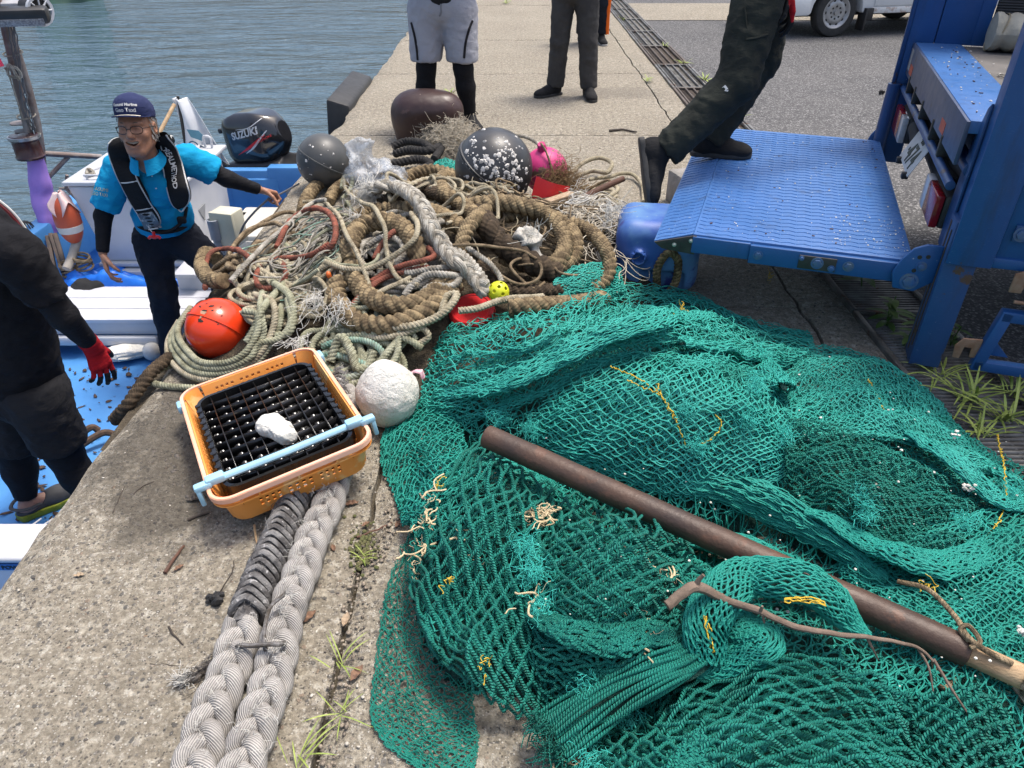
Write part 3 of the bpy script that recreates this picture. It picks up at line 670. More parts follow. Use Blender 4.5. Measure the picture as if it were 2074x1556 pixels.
def bolf(P):
    d = d_cap(P, b0+A(0, 0, -.05), b0+A(0, 0, .17), .148, .152); d = smin(d, d_cap(P, b0+A(.0, 0, .19), b0+A(.235, -.04, .215), .165, .142), .07)
    d = smin(d, d_ell(P, b0+A(.10, -.02, .24), (.24, .17, .125)), .05)
    return np.maximum(d, -P[..., 2]-.0)
t = thing('mooring_bollard', 'squat brown iron bollard with its head hooked to one side, by the quay edge', 'bollard', b0)
solid('bollard_body', bolf, b0+A(-.3, -.3, -.03), b0+A(.5, .3, .5), .014, BOL, t, 3, lambda V: .002*fbm(V*18, 3), None)
mb = MB(); q = b0+A(.10, -.04, .366); 
for k in range(60): a = rng.random()*2*PI; r = .062*math.sqrt(rng.random()); sphere(mb, q+A(r*math.cos(a)*1.25, r*math.sin(a), -.006-.05*(r*r)/.01*.6), .007+.006*rng.random(), 7, 5, (1, 1, .5))
mb.build('dried_droppings', mt('dried cream droppings', (.62, .52, .40), (.5, .4, .3), .9, 40), t)
def bagm():
    m, t = new('clear plastic film'); o = t.co('Object'); h = t.math('ADD', t.noise(26, o, 5, .6, .8), t.math('MULTIPLY', t.noise(80, o, 3), .4))
    nm = t.bump(h, .9, .02); a = t.n('ShaderNodeBsdfTransparent', {0: (.88, .9, .92, 1)}); b = t.n('ShaderNodeBsdfPrincipled', {'Base Color': (.72, .75, .78, 1), 'Roughness': .18, 'Normal': nm, 'Specular IOR Level': .8})
    f = t.math('ADD', t.math('MULTIPLY', t.ramp(t.noise(11, o, 5, .7), [(.4, 0.0), (.62, 1.0)]), .42), .12)
    x = t.n('ShaderNodeMixShader', {0: f, 1: a.outputs[0], 2: b.outputs[0]}); q = t.n('ShaderNodeOutputMaterial', {0: x.outputs[0]}); return m
BAG = bagm()
c = WY(752, 308, 4.5); c[2] = .16
def crumple(V): 
    a = np.abs(fbm(V*9, 1)); b = np.abs(fbm(V*19+4, 1)); return -.13*a-.06*b+.055
solid('plastic_bag', lambda P: smin(smin(d_ell(P, c, (.15, .12, .10)), d_ell(P, c+A(-.06, 0, .08), (.075, .07, .09)), .05), d_ell(P, c+A(.14, -.03, -.04), (.09, .08, .05)), .05), c-A(.3, .25, .25), c+A(.35, .25, .27), .011, BAG, None, 0, crumple, 0, label='crumpled clear plastic bag between the grey float and the dark rope', cat='plastic bag')
c = W(1010, 591, .26); rr_ = 21.5/1500*np.dot(c-A(0, 0, CAMZ), A(0, _c, -_s))
YEL = mt('yellow ball plastic', (.66, .68, .02), (.58, .60, .02), .35, 10, .08, spots=[((.3, .28, .03), 30, .72)])
fib = [A(math.cos(k*2.399963)*math.sqrt(1-(1-2*(k+.5)/26)**2), math.sin(k*2.399963)*math.sqrt(1-(1-2*(k+.5)/26)**2), 1-2*(k+.5)/26) for k in range(26)]
def ballf(P):
    d = np.abs(np.linalg.norm(P-c, axis=-1)-rr_+.0012)-.0016
    for f in fib: d = np.maximum(d, -np.where((P-c)@f > 0, np.linalg.norm(np.cross(P-c, f), axis=-1)-rr_*.165, 1))
    return d
solid('perforated_ball', ballf, c-rr_*1.2, c+rr_*1.2, .0016, YEL, None, 0, label='small yellow plastic ball full of round holes, on the ropes above the red lid', cat='ball')
REDP = mt('red plastic', (.60, .018, .02), (.5, .015, .018), .35, 8, .1)
c = W(955, 627, .17); ax = nrm((-.12, -.30, .95)); rl = 46/1500*np.dot(c-A(0, 0, CAMZ), A(0, _c, -_s)); mb = MB()
lathe(mb, [(0, .004), (rl*.8, .004), (rl*.84, .008), (rl*.9, .008), (rl*.94, .004), (rl, -.002), (rl+.002, -.03), (rl-.004, -.03), (rl-.006, -.004), (0, -.002)], c, ax, 48)
s, u, d = frame(ax)
for k in range(40): a = k*2*PI/40; box(mb, c+(s*math.cos(a)+u*math.sin(a))*(rl+.001)-d*.017, (.003, .0035, .024), np.stack([s*math.cos(a)+u*math.sin(a), -s*math.sin(a)+u*math.cos(a), d], 1))
mb.build('jar_lid', REDP, None, ang=30, label='red ribbed screw lid leaning beside the yellow ball', cat='lid')
def redF(u, v): 
    q = W(1075, 402, .17); return q+A(.21, .05, .02)*u[..., None]+A(.03, .03, .115)*(v*(1-.75*u))[..., None]+A(0, -.03, 0)*np.sin(u*3)[..., None]
mb = MB(); sheet(mb, redF, 16, 8, .004); mb.build('plastic_scrap', REDP, None, label='torn piece of bright red plastic under the magenta float', cat='plastic scrap')
WOOD = mt('bleached driftwood', (.42, .32, .22), (.30, .21, .13), .85, 6, .5, 30, .006, stretch=(8, 8, 1))
mb = MB(); a, b = W(1085, 417, .17), W(1160, 392, .19); s, u, d = frame(b-a); box(mb, (a+b)/2, (.055, .02, np.linalg.norm(b-a)), np.stack([s, u, d], 1), .004); mb.build('wood_slat', WOOD, None, label='short flat slat of pale wood below the magenta float', cat='wood slat')
STICK = mt('brown bark stick', (.12, .055, .035), (.07, .035, .022), .75, 12, .6, 40, .006)
mb = MB(); a, b = W(1165, 410, .17), W(1263, 362, .25); tube(mb, cr([a, (a+b)/2+A(0, 0, .006), b], 20), np.linspace(.019, .016, 20), 12); mb.build('wooden_stick', STICK, None, label='straight reddish brown stick poking out of the tangle toward the platform', cat='stick')
c = onp(667, 560, .06); mb = MB(); tube(mb, cr([c+A(-.004, 0, .022), c, c+A(.010, 0, -.026)], 14), [.003, .008, .010, .011, .011, .010, .010, .009, .008, .008, .007, .006, .004, .002], 10); mb.build('fishing_lure', mt('orange lure', (.75, .16, .03), (.6, .1, .02), .35), None, label='tiny orange fish shaped lure caught in the white twine', cat='lure')
BLU = mt('faded blue drum plastic', (.035, .10, .36), (.10, .22, .42), .5, 3, .2, 70, .003, spots=[((.04, .05, .22), 4, .60), ((.25, .33, .38), 40, .66)], lo=.42, hi=.58)
p0 = W(1300, 500, .165); C1 = A(p0[0]+.07, p0[1]-.01, .172); axd = nrm((.16, .985, 0)); sd = nrm(np.cross(axd, (0, 0, 1)))
Rd = np.stack([sd, axd, A(0, 0, 1)], 1)
def drumf(P):
    d = d_box(P, C1, (.195, .18, .172), .075, Rd); n0 = C1-axd*.165+sd*-.085+A(0, 0, .02)
    d = smin(d, d_cap(P, n0+axd*.02, n0-axd*.025, .040, .037), .02); d = np.maximum(d, -d_cap(P, n0-axd*.02, n0-axd*.1, .026, .026))
    g = d_box(P, C1+A(0, 0, 0)-axd*.17+sd*.03+A(0, 0, -.10), (.10, .012, .05), .01, Rd); return np.maximum(d, -g)
t = thing('blue_drum', 'scuffed blue plastic container with a round open spout, lying under the platform tip', 'container', (C1[0], C1[1], 0))
solid('drum_body', drumf, C1-.36, C1+.36, .010, BLU, t, 2, lambda V: .003*fbm(V*9, 2), 0)
q = W(1374, 372, .16); mb = MB(); box(mb, q+A(.06, .12, -.07), (.14, .18, .20), Rm('Z', .3), .02); mb.build('foam_block', mt('grey weathered foam', (.30, .28, .26), (.2, .19, .17), .95, 8, .6, 50, .01), None, label='grey foam block between the boot and the blue platform', cat='foam block')
RUB = mt('black rubber', (.018, .018, .019), (.03, .03, .03), .6, 6, .3, 40, .005)
mb = MB(); p = A(EDGE-.11, 7.62, -.22)
prism(mb, [(-.16, -.3), (.16, -.3), (.10, .34), (-.10, .40)], -.62, .62, A(EDGE-.10, 7.35, -.32), (1, 0, 0), (0, 0, 1), (0, -1, 0), .03); mb.build('dock_fender', RUB, None, label='black rubber dock fender bolted on the quay face beyond the outboard motor', cat='fender')
IRON = mt('rusty iron pipe', (.040, .027, .022), (.085, .047, .030), .52, 5, .5, 60, .004, metal=.1, spots=[((.105, .052, .032), 7, .60), ((.25, .18, .14), 60, .74)])
pa, pb = W(986, 884, .30), W(1962, 1322, .225); pr_ = .034
t = thing('iron_pipe', 'rusty brown iron pipe lying slantwise across the green net', 'pipe', (pa+pb)/2)
d = nrm(pb-pa); mb = MB(); lathe(mb, [(pr_-.007, .05), (pr_-.007, 0), (pr_-.001, 0), (pr_, .003)]+[(pr_+.0006*random.uniform(-1, 1), x) for x in np.linspace(.02, np.linalg.norm(pb-pa)-.02, 40)]+[(pr_, np.linalg.norm(pb-pa)-.003), (pr_-.007, np.linalg.norm(pb-pa)), (pr_-.009, np.linalg.norm(pb-pa)-.05)], pa, d, 32); mb.build('pipe_wall', IRON, t)
PINE = mt('bare weathered pole wood', (.50, .36, .21), (.34, .22, .12), .75, 4, .5, 25, .006, stretch=(1, 6, 6))
mb = MB(); e = pb+d*.34+A(.0, 0, .005); tube(mb, cr([pb-d*.15, pb, pb+d*.17, e], 24), [.0265]*24, 18); mb.build('wooden_pole', PINE, t)
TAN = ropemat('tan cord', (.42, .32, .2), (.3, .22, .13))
mb = MB(); q = pb+d*.105; s, u, dd = frame(d)
for k in range(6): 
    th = np.linspace(0, 2*PI, 26); o = q+dd*(.012*k); tube(mb, o+(s[None]*np.cos(th)[:, None]+u[None]*np.sin(th)[:, None])*(.031+.002*(k % 2))+dd*(.012*th/(2*PI))[:, None], .0062, 8)
tube(mb, cr([q+u*-.03, q+A(.015, -.05, -.05), q+A(.02, -.1, -.1), q+A(.05, -.16, -.13)], 30), .012, 9)
mb.build('rope_lashing', ropemat('cream lashing rope', (.58, .50, .38), (.45, .37, .26)), t)
mb = MB(); k0 = pb+A(0, 0, .02); tube(mb, cr([W(1818, 1178, .22), W(1880, 1195, .24), W(1935, 1250, .26), W(1960, 1290, .27), W(2000, 1320, .26), W(2050, 1345, .25)], 90), .0062, 9, ul=33.)
tube(mb, cr([W(1962, 1300, .26), W(1945, 1275, .27), W(1962, 1268, .28), W(1985, 1300, .27), W(1965, 1312, .26)], 40), .005, 8)
tube(mb, cr([W(1888, 1330, .19), W(1900, 1385, .18), W(1920, 1390, .19), W(1940, 1360, .18), W(1925, 1345, .18)], 50), .005, 8)
mb.build('tie_cord', TAN, t)
TW = lambda r, k=3, turns=2.7, depth=.28: (lambda th, L: (1-depth)+depth*np.abs(np.cos(.5*k*(th-L*2*PI/(turns*r)))))
def path(pts, hf=mound, closed=False, n=80):
    return cr([on(hf, *p) for p in pts], n, closed)
def rope(name, P, r, mat, label=None, cat='rope', group=None, parent=None, sides=15, wob=.12, kind=None, fray=0, turns=2.7, mbx=None):
    L = plen(P); n = int(max(16, min(1500, L/(r*.2)))); P = cr(P, n) if len(P) > 3 else P
    P = P+r*wob*np.stack([vnoise(P*min(9, .12/r)+k*9.1) for k in range(3)], 1)*2
    mb = mbx or MB(); tube(mb, P, r, sides, True, 0, TW(r, 3, turns), ul=1/(turns*r))
    if fray:
        for e, q in ((0, P[0]-P[3]), (-1, P[-1]-P[-4])):
            if (e == 0 and fray & 1) or (e == -1 and fray & 2): tuft(mb, P[e], nrm(q), int(26), r*5.5, r*.10, r)
    if mbx is not None: return None
    return mb.build(name, mat, parent, ang=0, label=label, cat=cat if parent is None else None, group=group, kind=kind)
def tuft(mb, p, d, n, L, r, spread0=.01, spread=.55, sides=4, K=9, m=0, wav=1.0):
    t = np.linspace(0, 1, K)[None, :, None]; s, u, dd = frame(d)
    o = rng.normal(0, 1, (n, 1, 3))*spread0*.5; dirs = nrm(d)+rng.normal(0, spread, (n, 3)); dirs /= np.linalg.norm(dirs, axis=1)[:, None]
    ln = L*(.4+.9*rng.random((n, 1, 1))); cv = rng.normal(0, .5, (n, 1, 3)); c2 = rng.normal(0, .22, (n, 1, 3)); c3 = rng.normal(0, .13, (n, 1, 3))
    P = p+o+ln*(t*dirs[:, None, :]+cv*t*t*.7*wav+wav*(c2*np.sin(t*5)+c3*np.sin(t*10.5))); P[..., 2] = np.maximum(P[..., 2], r); tubes(mb, P, r, sides, m)
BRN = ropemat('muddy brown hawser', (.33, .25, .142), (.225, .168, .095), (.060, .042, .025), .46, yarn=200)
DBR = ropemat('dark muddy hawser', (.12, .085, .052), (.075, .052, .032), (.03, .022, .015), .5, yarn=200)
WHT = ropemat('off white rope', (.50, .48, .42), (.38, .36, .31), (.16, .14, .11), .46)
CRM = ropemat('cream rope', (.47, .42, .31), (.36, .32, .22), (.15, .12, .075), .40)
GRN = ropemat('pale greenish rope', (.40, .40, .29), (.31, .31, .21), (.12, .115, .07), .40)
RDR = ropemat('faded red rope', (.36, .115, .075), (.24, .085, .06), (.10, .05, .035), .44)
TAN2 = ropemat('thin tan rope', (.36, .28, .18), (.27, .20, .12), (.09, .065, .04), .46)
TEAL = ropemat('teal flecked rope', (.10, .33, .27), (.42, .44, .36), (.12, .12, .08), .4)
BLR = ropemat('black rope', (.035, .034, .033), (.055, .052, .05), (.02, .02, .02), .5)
mb = MB()
def coreF(u, v):
    X = -1.45+2.35*u; Y = 2.02+2.55*v; Z = mound(X, Y)*.72-.012; P = np.stack([X*16, Y*16, 0*X], -1); Z = Z+np.where(Z > .01, .022*fbm(P, 3), -.02)
    return np.stack([np.maximum(X, EDGE-.02), Y, Z], -1)
grid(mb, coreF, 190, 200)
mb.build('matted_debris', mt('matted dark rope fibre', (.048, .037, .024), (.10, .078, .048), .95, 16, 1.0, 90, .02, spots=[((.17, .14, .095), 34, .62)]), None, kind='stuff', label='dark matted rope fibre packed under the heap of ropes', cat='debris')
G3 = lambda l: [(560+x/2.803, 180+y/2.803, z) for x, y, z in l]
G5 = lambda l: [(300+x/2.4317, 560+y/2.4317, z) for x, y, z in l]
hw = 'muddy hawsers coiled in the heap'
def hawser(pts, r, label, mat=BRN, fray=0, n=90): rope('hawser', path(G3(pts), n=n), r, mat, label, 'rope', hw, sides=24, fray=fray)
hawser([(150, 700, .02), (170, 630, .04), (230, 550, .06), (330, 480, .08), (470, 445, .09), (590, 455, .09), (690, 500, .08), (770, 590, .06)], .041, 'thick muddy brown rope arching over the heap just below the grey float')
hawser([(300, 640, .03), (340, 570, .05), (420, 510, .06), (520, 490, .06), (640, 520, .04)], .037, 'thick brown rope curving just inside the arch below the grey float')
hawser([(660, 590, .05), (720, 520, .07), (800, 475, .09), (900, 462, .10), (1010, 490, .09), (1110, 520, .08), (1200, 580, .07), (1270, 650, .05), (1330, 740, .03)], .041, 'thick brown rope humped up in front of the big black float')
hawser([(1090, 570, .10), (1030, 515, .13), (965, 492, .14), (930, 520, .14), (950, 590, .13), (1040, 650, .11), (1130, 720, .09), (1240, 830, .07), (1330, 930, .04)], .038, 'brown rope bent back in a tight hairpin left of the big black float')
hawser([(1050, 690, .06), (1160, 655, .10), (1290, 650, .12), (1420, 675, .12), (1530, 725, .11), (1610, 800, .10), (1640, 890, .09), (1610, 975, .07), (1530, 1010, .06), (1400, 990, .05), (1290, 940, .04)], .040, 'thick brown rope in a wide loop at the right of the heap, inner turn', n=120)
hawser([(1280, 720, .05), (1400, 710, .05), (1560, 735, .06), (1660, 800, .07), (1705, 880, .07), (1690, 970, .06), (1600, 1030, .05), (1480, 1040, .04)], .037, 'thick brown rope in a wide loop at the right of the heap, outer turn', n=110)
hawser([(1680, 770, .04), (1780, 810, .06), (1860, 900, .08), (1890, 1000, .09), (1860, 1090, .07), (1780, 1140, .05)], .034, 'brown rope standing off at the far right of the heap, next to the blue container')
hawser([(400, 850, .03), (440, 770, .05), (520, 705, .07), (640, 690, .08), (760, 690, .08), (880, 700, .07), (980, 740, .06), (1090, 800, .05)], .041, 'thick brown rope running level across the middle under the white braid')
hawser([(800, 1000, .03), (790, 920, .08), (750, 830, .11), (660, 755, .12), (560, 750, .12), (480, 790, .10), (430, 880, .08), (440, 980, .05)], .044, 'thick brown rope hooped like an arch at the left of the white braid')
hawser([(440, 930, .04), (450, 1050, .05), (510, 1160, .06), (610, 1220, .07), (730, 1235, .07), (850, 1195, .06), (930, 1120, .05)], .041, 'thick brown rope bowed along the front of the heap, upper turn')
hawser([(365, 1090, .03), (350, 1180, .04), (410, 1285, .05), (520, 1335, .05), (660, 1335, .06), (800, 1290, .06), (920, 1215, .06), (1010, 1110, .05)], .043, 'thick brown rope bowed along the front of the heap, lower turn nearest the crate', n=110)
hawser([(1190, 690, .10), (1110, 760, .11), (1065, 850, .10), (1060, 930, .08), (1090, 1000, .05)], .034, 'short stretch of brown rope dropping down right of the white braid')
hawser([(590, 660, .06), (690, 600, .09), (800, 575, .10), (920, 600, .10), (1040, 670, .09), (1140, 750, .07)], .040, 'dark crusted rope lying level above the white braid', DBR)
hawser([(1100, 660, .07), (1180, 770, .08), (1260, 870, .08), (1370, 950, .07), (1490, 1010, .06), (1600, 1060, .04)], .055, 'black muddy trunk of rope slanting down through the right of the heap', DBR)
hawser([(1150, 1000, .03), (1240, 1090, .05), (1350, 1150, .05), (1480, 1160, .04), (1640, 1150, .03)], .036, 'dark rope end just right of the yellow ball', DBR)
hawser([(1325, 1242, .11), (1440, 1232, .12), (1560, 1225, .12), (1700, 1220, .09), (1850, 1200, .04)], .040, 'tan rope end with a clean cut, poking out over the green net')
hawser([(-330, 960, .03), (-390, 920, .04), (-420, 1000, .05), (-380, 1070, .05), (-300, 1080, .03)], .036, 'muddy rope loop hanging over the quay edge beside the standing man')
P = cr([W(345, 722, .05), W(312, 748, .05), W(288, 778, .03), W(258, 822, -.02), W(232, 852, -.10)], 60)
rope('hawser', P, .026, DBR, 'weedy brown rope end draped over the quay edge by the crate', 'rope', hw, sides=24)
mb = MB()
Pw = path(G3([(545, 585, .13), (600, 552, .16), (690, 560, .17), (780, 610, .17), (840, 690, .16), (880, 790, .15), (940, 890, .14), (1020, 980, .13), (1110, 1060, .12), (1170, 1130, .11)]), n=220)
def plait(mb, P, w, h, rho, lam, ns=3, sides=10, up=(0, 0, 1), t0=0.0, taper=None):
    L = np.concatenate([[0], np.cumsum(np.linalg.norm(np.diff(P, axis=0), axis=1))]); n = int(L[-1]/(rho*.33)); s = np.linspace(0, L[-1], n)
    Q = np.stack([np.interp(s, L, P[:, k]) for k in range(3)], 1); T = np.gradient(Q, axis=0); T /= np.linalg.norm(T, axis=1)[:, None]
    X = np.cross(T, A(*up)); X /= np.linalg.norm(X, axis=1)[:, None]; Z = np.cross(X, T); k = 1 if taper is None else taper(s/L[-1])[:, None]
    for j in range(ns):
        ph = 2*PI*s/lam+2*PI*j/ns+t0
        Pj = Q+X*(w*np.sin(ph))[:, None]*k+Z*(h*np.sin(2*ph))[:, None]*k; Pj = Pj+.10*rho*np.stack([vnoise(Pj*24+j*5+q) for q in (0, 9, 17)], 1)
        tube(mb, Pj, rho*(1+.10*np.cos(2*ph)+.11*vnoise(Pj*16+j*7)), sides, True, prof=lambda th, L: 1+.035*np.sin(3*th+L*60)+.03*np.sin(5*th-L*90))
plait(mb, Pw, .0215, .012, .0175, .17, sides=12)
P2 = path(G3([(930, 900, .10), (1030, 930, .11), (1110, 1000, .12), (1170, 1080, .12), (1185, 1140, .10), (1150, 1165, .09)]), n=80); tube(mb, P2, .023, 18, True, 0, TW(.023), ul=1/(2.7*.023))
d0 = nrm(Pw[0]-Pw[8]); WFB = mt('white frayed fibre', (.60, .59, .55), (.50, .48, .43), .9, 20)
tuft(mb, Pw[2], d0+A(0, .2, .25), 170, .085, .0011, .04, .42, m=1); tuft(mb, Pw[4], d0+A(.2, .4, .1), 60, .07, .0011, .04, .6, m=1)
mb.build('plaited_rope', [WHT, WFB], None, ang=0, label='thick off white plaited rope with a frayed brush end, across the middle of the heap', cat='rope')
for i, (k, lb) in enumerate(((0, 'outermost pale rope turn round the orange float, swinging out to the quay edge'), (1, 'second pale rope turn in the coil below the orange float'), (2, 'third pale rope turn in the coil below the orange float'), (3, 'fourth pale rope turn, tucked close under the orange float'), (4, 'innermost pale rope turn hugging the orange float'))):
    base = [[(640, 60, .05), (660, 180, .05), (600, 330, .04), (500, 460, .03), (340, 540, .02), (170, 550, .015), (20, 520, .012), (10, 480, .012), (110, 440, .014)],
      [(520, 90, .08), (620, 130, .09), (600, 280, .07), (520, 410, .05), (380, 500, .04), (230, 500, .035), (120, 430, .035), (95, 330, .04), (150, 220, .05)],
      [(560, 80, .10), (560, 200, .09), (560, 300, .075), (480, 430, .06), (360, 478, .055), (230, 470, .05), (140, 400, .05), (115, 300, .055), (180, 190, .06)],
      [(690, 110, .08), (700, 220, .08), (640, 300, .07), (540, 330, .08), (500, 400, .075), (370, 450, .07), (240, 440, .065), (155, 370, .065), (135, 290, .07), (200, 170, .08)],
      [(470, 170, .11), (540, 190, .11), (530, 290, .10), (470, 380, .09), (370, 425, .085), (250, 415, .08), (170, 340, .08), (150, 250, .09), (215, 150, .09)]][k]
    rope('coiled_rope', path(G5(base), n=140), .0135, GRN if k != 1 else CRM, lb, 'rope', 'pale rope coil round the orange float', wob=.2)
mono = [  # distinct thin ropes: name, label, material, radius, points, frame
 ('thin_rope', 'cream twisted rope in a long loop round the brown arch, left of the white braid', CRM, .0125, [(280, 985, .07), (400, 1015, .09), (540, 1010, .11), (680, 940, .14), (780, 850, .16), (800, 770, .16), (760, 710, .15)], G3),
 ('thin_rope', 'cream rope dropping in a slack curve from the grey float toward the crate', CRM, .0105, [(380, 500, .11), (400, 580, .12), (480, 640, .14), (560, 680, .16), (605, 770, .17), (620, 880, .15), (650, 1000, .12), (700, 1080, .10), (800, 1110, .09)], G3),
 ('thin_rope', 'cream rope crossing the left of the heap down to the twine tangle', CRM, .0105, [(150, 640, .09), (260, 640, .10), (350, 720, .12), (400, 830, .13), (460, 940, .12), (520, 1090, .09), (540, 1170, .08), (640, 1120, .10), (760, 1070, .10)], G3),
 ('thin_rope', 'faded red rope sweeping in a hook over the left of the heap', RDR, .0135, [(0, 900, .08), (50, 800, .10), (110, 720, .11), (200, 680, .13), (280, 690, .14), (335, 760, .14), (330, 860, .12), (280, 930, .09)], G3),
 ('thin_rope', 'faded red rope running straight in from the quay edge at the left', RDR, .0125, [(-60, 990, .06), (20, 965, .08), (120, 955, .09), (220, 930, .10), (300, 880, .11)], G3),
 ('thin_rope', 'faded red rope slanting across below the brown arch', RDR, .0125, [(540, 1090, .07), (620, 1040, .09), (720, 1000, .11), (830, 980, .12), (890, 950, .12), (860, 900, .12)], G3),
 ('thin_rope', 'short red rope standing up inside the brown arch', RDR, .0125, [(560, 970, .09), (600, 890, .11), (650, 820, .12), (690, 800, .11)], G3),
 ('thin_rope', 'red rope bundle lying low in front of the brown arch', RDR, .0135, [(400, 1260, .04), (480, 1180, .06), (580, 1090, .08), (700, 1040, .09), (860, 1020, .09)], G3),
 ('thin_rope', 'faded red rope in a round turn above the orange float', RDR, .0125, [(-100, 1000, .06), (-120, 1080, .07), (-80, 1130, .07), (10, 1120, .07), (60, 1060, .08), (40, 990, .08)], G3),
 ('thin_rope', 'reddish brown rope looped at the quay edge beside the dark trousers', RDR, .0125, [(-400, 1130, .05), (-405, 1020, .07), (-370, 930, .09), (-290, 905, .09), (-200, 930, .08), (-130, 1000, .06)], G3),
 ('thin_rope', 'long white rope laid straight up the left side of the heap', WHT, .0125, [(-260, 1090, .06), (-170, 990, .09), (-60, 880, .10), (60, 780, .11), (190, 660, .12), (280, 630, .12)], G3),
 ('thin_rope', 'tan rope lying along the quay edge, upper turn', TAN2, .0125, [(-250, 900, .04), (-160, 820, .05), (-60, 745, .06), (40, 700, .06), (110, 710, .06), (60, 780, .05)], G3),
 ('thin_rope', 'tan rope lying along the quay edge, lower turn', TAN2, .0125, [(-300, 980, .05), (-220, 860, .06), (-130, 790, .06), (-30, 760, .07), (60, 790, .08)], G3),
 ('thin_rope', 'white glossy rope folded in a bight inside the brown arch', WHT, .0145, [(520, 890, .07), (600, 840, .09), (680, 850, .10), (720, 920, .10), (680, 1000, .09), (760, 1050, .08), (900, 1020, .09), (990, 1010, .09)], G3),
 ('thin_rope', 'white glossy rope knotted in the front of the heap above the red lid', WHT, .0155, [(730, 1170, .07), (770, 1110, .09), (850, 1060, .10), (960, 1060, .11), (1040, 1070, .10), (1000, 1120, .09), (880, 1120, .08), (800, 1180, .06)], G3),
 ('thin_rope', 'pale rope round the far side of the white braid, up near the dark ropes', CRM, .0135, [(680, 590, .11), (760, 545, .13), (850, 510, .14), (920, 505, .13), (900, 560, .11), (800, 570, .10)], G3),
 ('thin_rope', 'thin laid line stretched level across the right of the heap', TAN2, .007, [(1000, 885, .14), (1120, 888, .15), (1260, 900, .14), (1400, 920, .13), (1480, 965, .11)], G3),
 ('thin_rope', 'thin brown line hanging in loops above the green net', TAN2, .007, [(1200, 960, .10), (1260, 1050, .10), (1380, 1110, .09), (1480, 1080, .09), (1500, 1000, .10), (1400, 960, .10), (1330, 1010, .09), (1450, 1130, .07), (1520, 1100, .07)], G3),
 ('thin_rope', 'thin brown line straggling from the heap onto the green net', TAN2, .006, [(1560, 970, .09), (1600, 1040, .09), (1700, 1060, .09), (1800, 1050, .09), (1850, 1110, .08), (1780, 1150, .06)], G3),
 ('thin_rope', 'white double braid cord ending beside the yellow ball', WHT, .0125, [(1080, 900, .11), (1150, 950, .12), (1210, 1000, .11), (1260, 1060, .10), (1280, 1100, .10)], G3),
 ('thin_rope', 'cream rope lying along the top of the green net past the red lid', CRM, .0145, [(1040, 1260, .08), (1130, 1250, .10), (1240, 1215, .11), (1370, 1190, .11), (1520, 1180, .09)], G3),
 ('thin_rope', 'cream rope end lying in front of the brown turns, above the crate', CRM, .0165, [(640, 1355, .06), (760, 1345, .08), (870, 1310, .09), (960, 1255, .10), (1010, 1190, .10), (1000, 1170, .09), (950, 1190, .08), (930, 1270, .07)], G3),
 ('thin_rope', 'olive rope running low from the crate to the green net', GRN, .0145, [(230, 1450, .02), (330, 1420, .03), (460, 1400, .04), (600, 1390, .05), (740, 1420, .05), (830, 1470, .04)], G3),
 ('thin_rope', 'cream rope bunched between the crate and the green net', CRM, .0135, [(480, 1400, .04), (600, 1420, .05), (720, 1400, .06), (820, 1360, .06), (860, 1410, .05), (780, 1470, .03)], G3),
 ('thin_rope', 'teal and white flecked rope behind the round foam float', TEAL, .0145, [(820, 400, .04), (900, 380, .06), (1000, 400, .06), (1080, 450, .05), (1000, 490, .04), (900, 470, .04), (860, 430, .05)], G5),
 ('thin_rope', 'teal and white flecked rope ringing the upper corner of the crate', TEAL, .0135, [(860, 340, .05), (960, 310, .06), (1080, 320, .06), (1150, 380, .05), (1120, 440, .04), (1000, 450, .03)], G5),
 ('thin_rope', 'olive rope standing in a bight beside the round foam float', GRN, .0185, [(900, 420, .05), (930, 330, .09), (960, 310, .10), (1000, 370, .09), (1030, 450, .06), (1080, 440, .05), (1110, 370, .06)], G5),
 ('thin_rope', 'pale rope coming straight down beside the orange float, right side', GRN, .0155, [(700, -40, .07), (640, 60, .09), (560, 160, .10), (520, 260, .09), (480, 330, .08)], G5),
 ('thin_rope', 'pale rope coming down next to the straight one beside the orange float', GRN, .0155, [(600, 20, .08), (690, 90, .09), (710, 200, .08), (690, 280, .07), (620, 300, .06)], G5),
 ('thin_rope', 'pale rope looped toward the blue container at the right of the heap', CRM, .0145, [(1680, 480, .08), (1740, 420, .11), (1830, 390, .12), (1900, 420, .11), (1880, 480, .10), (1790, 470, .09), (1700, 500, .07)], G3),
 ('thin_rope', 'pale rope end trailing off onto bare concrete beside the boot', CRM, .0125, [(1780, 520, .05), (1880, 500, .05), (1970, 480, .04), (2030, 490, .03), (2075, 550, .02), (2080, 640, .014)], G3),
 ('thin_rope', 'tan cord wrapped round the reddish stick', TAN2, .008, [(1490, 540, .09), (1540, 560, .10), (1640, 550, .10), (1760, 570, .11), (1850, 530, .14), (1890, 520, .17), (1880, 560, .13)], G3),
 ('thin_rope', 'white strop of rope behind the big black float', WHT, .014, [(1300, 290, .06), (1360, 265, .09), (1430, 280, .10), (1490, 320, .08), (1500, 380, .05)], G3),
 ('thin_rope', 'pale green rope end with a frayed tip by the grey float', GRN, .012, [(370, 620, .08), (420, 570, .10), (430, 510, .11), (385, 500, .11), (370, 560, .09)], G3),
]
for nm, lb, m, r, pts, G in mono: rope(nm, path(G(pts), n=140), r, m, lb, 'rope', 'thin ropes in the heap', wob=.25, sides=12)
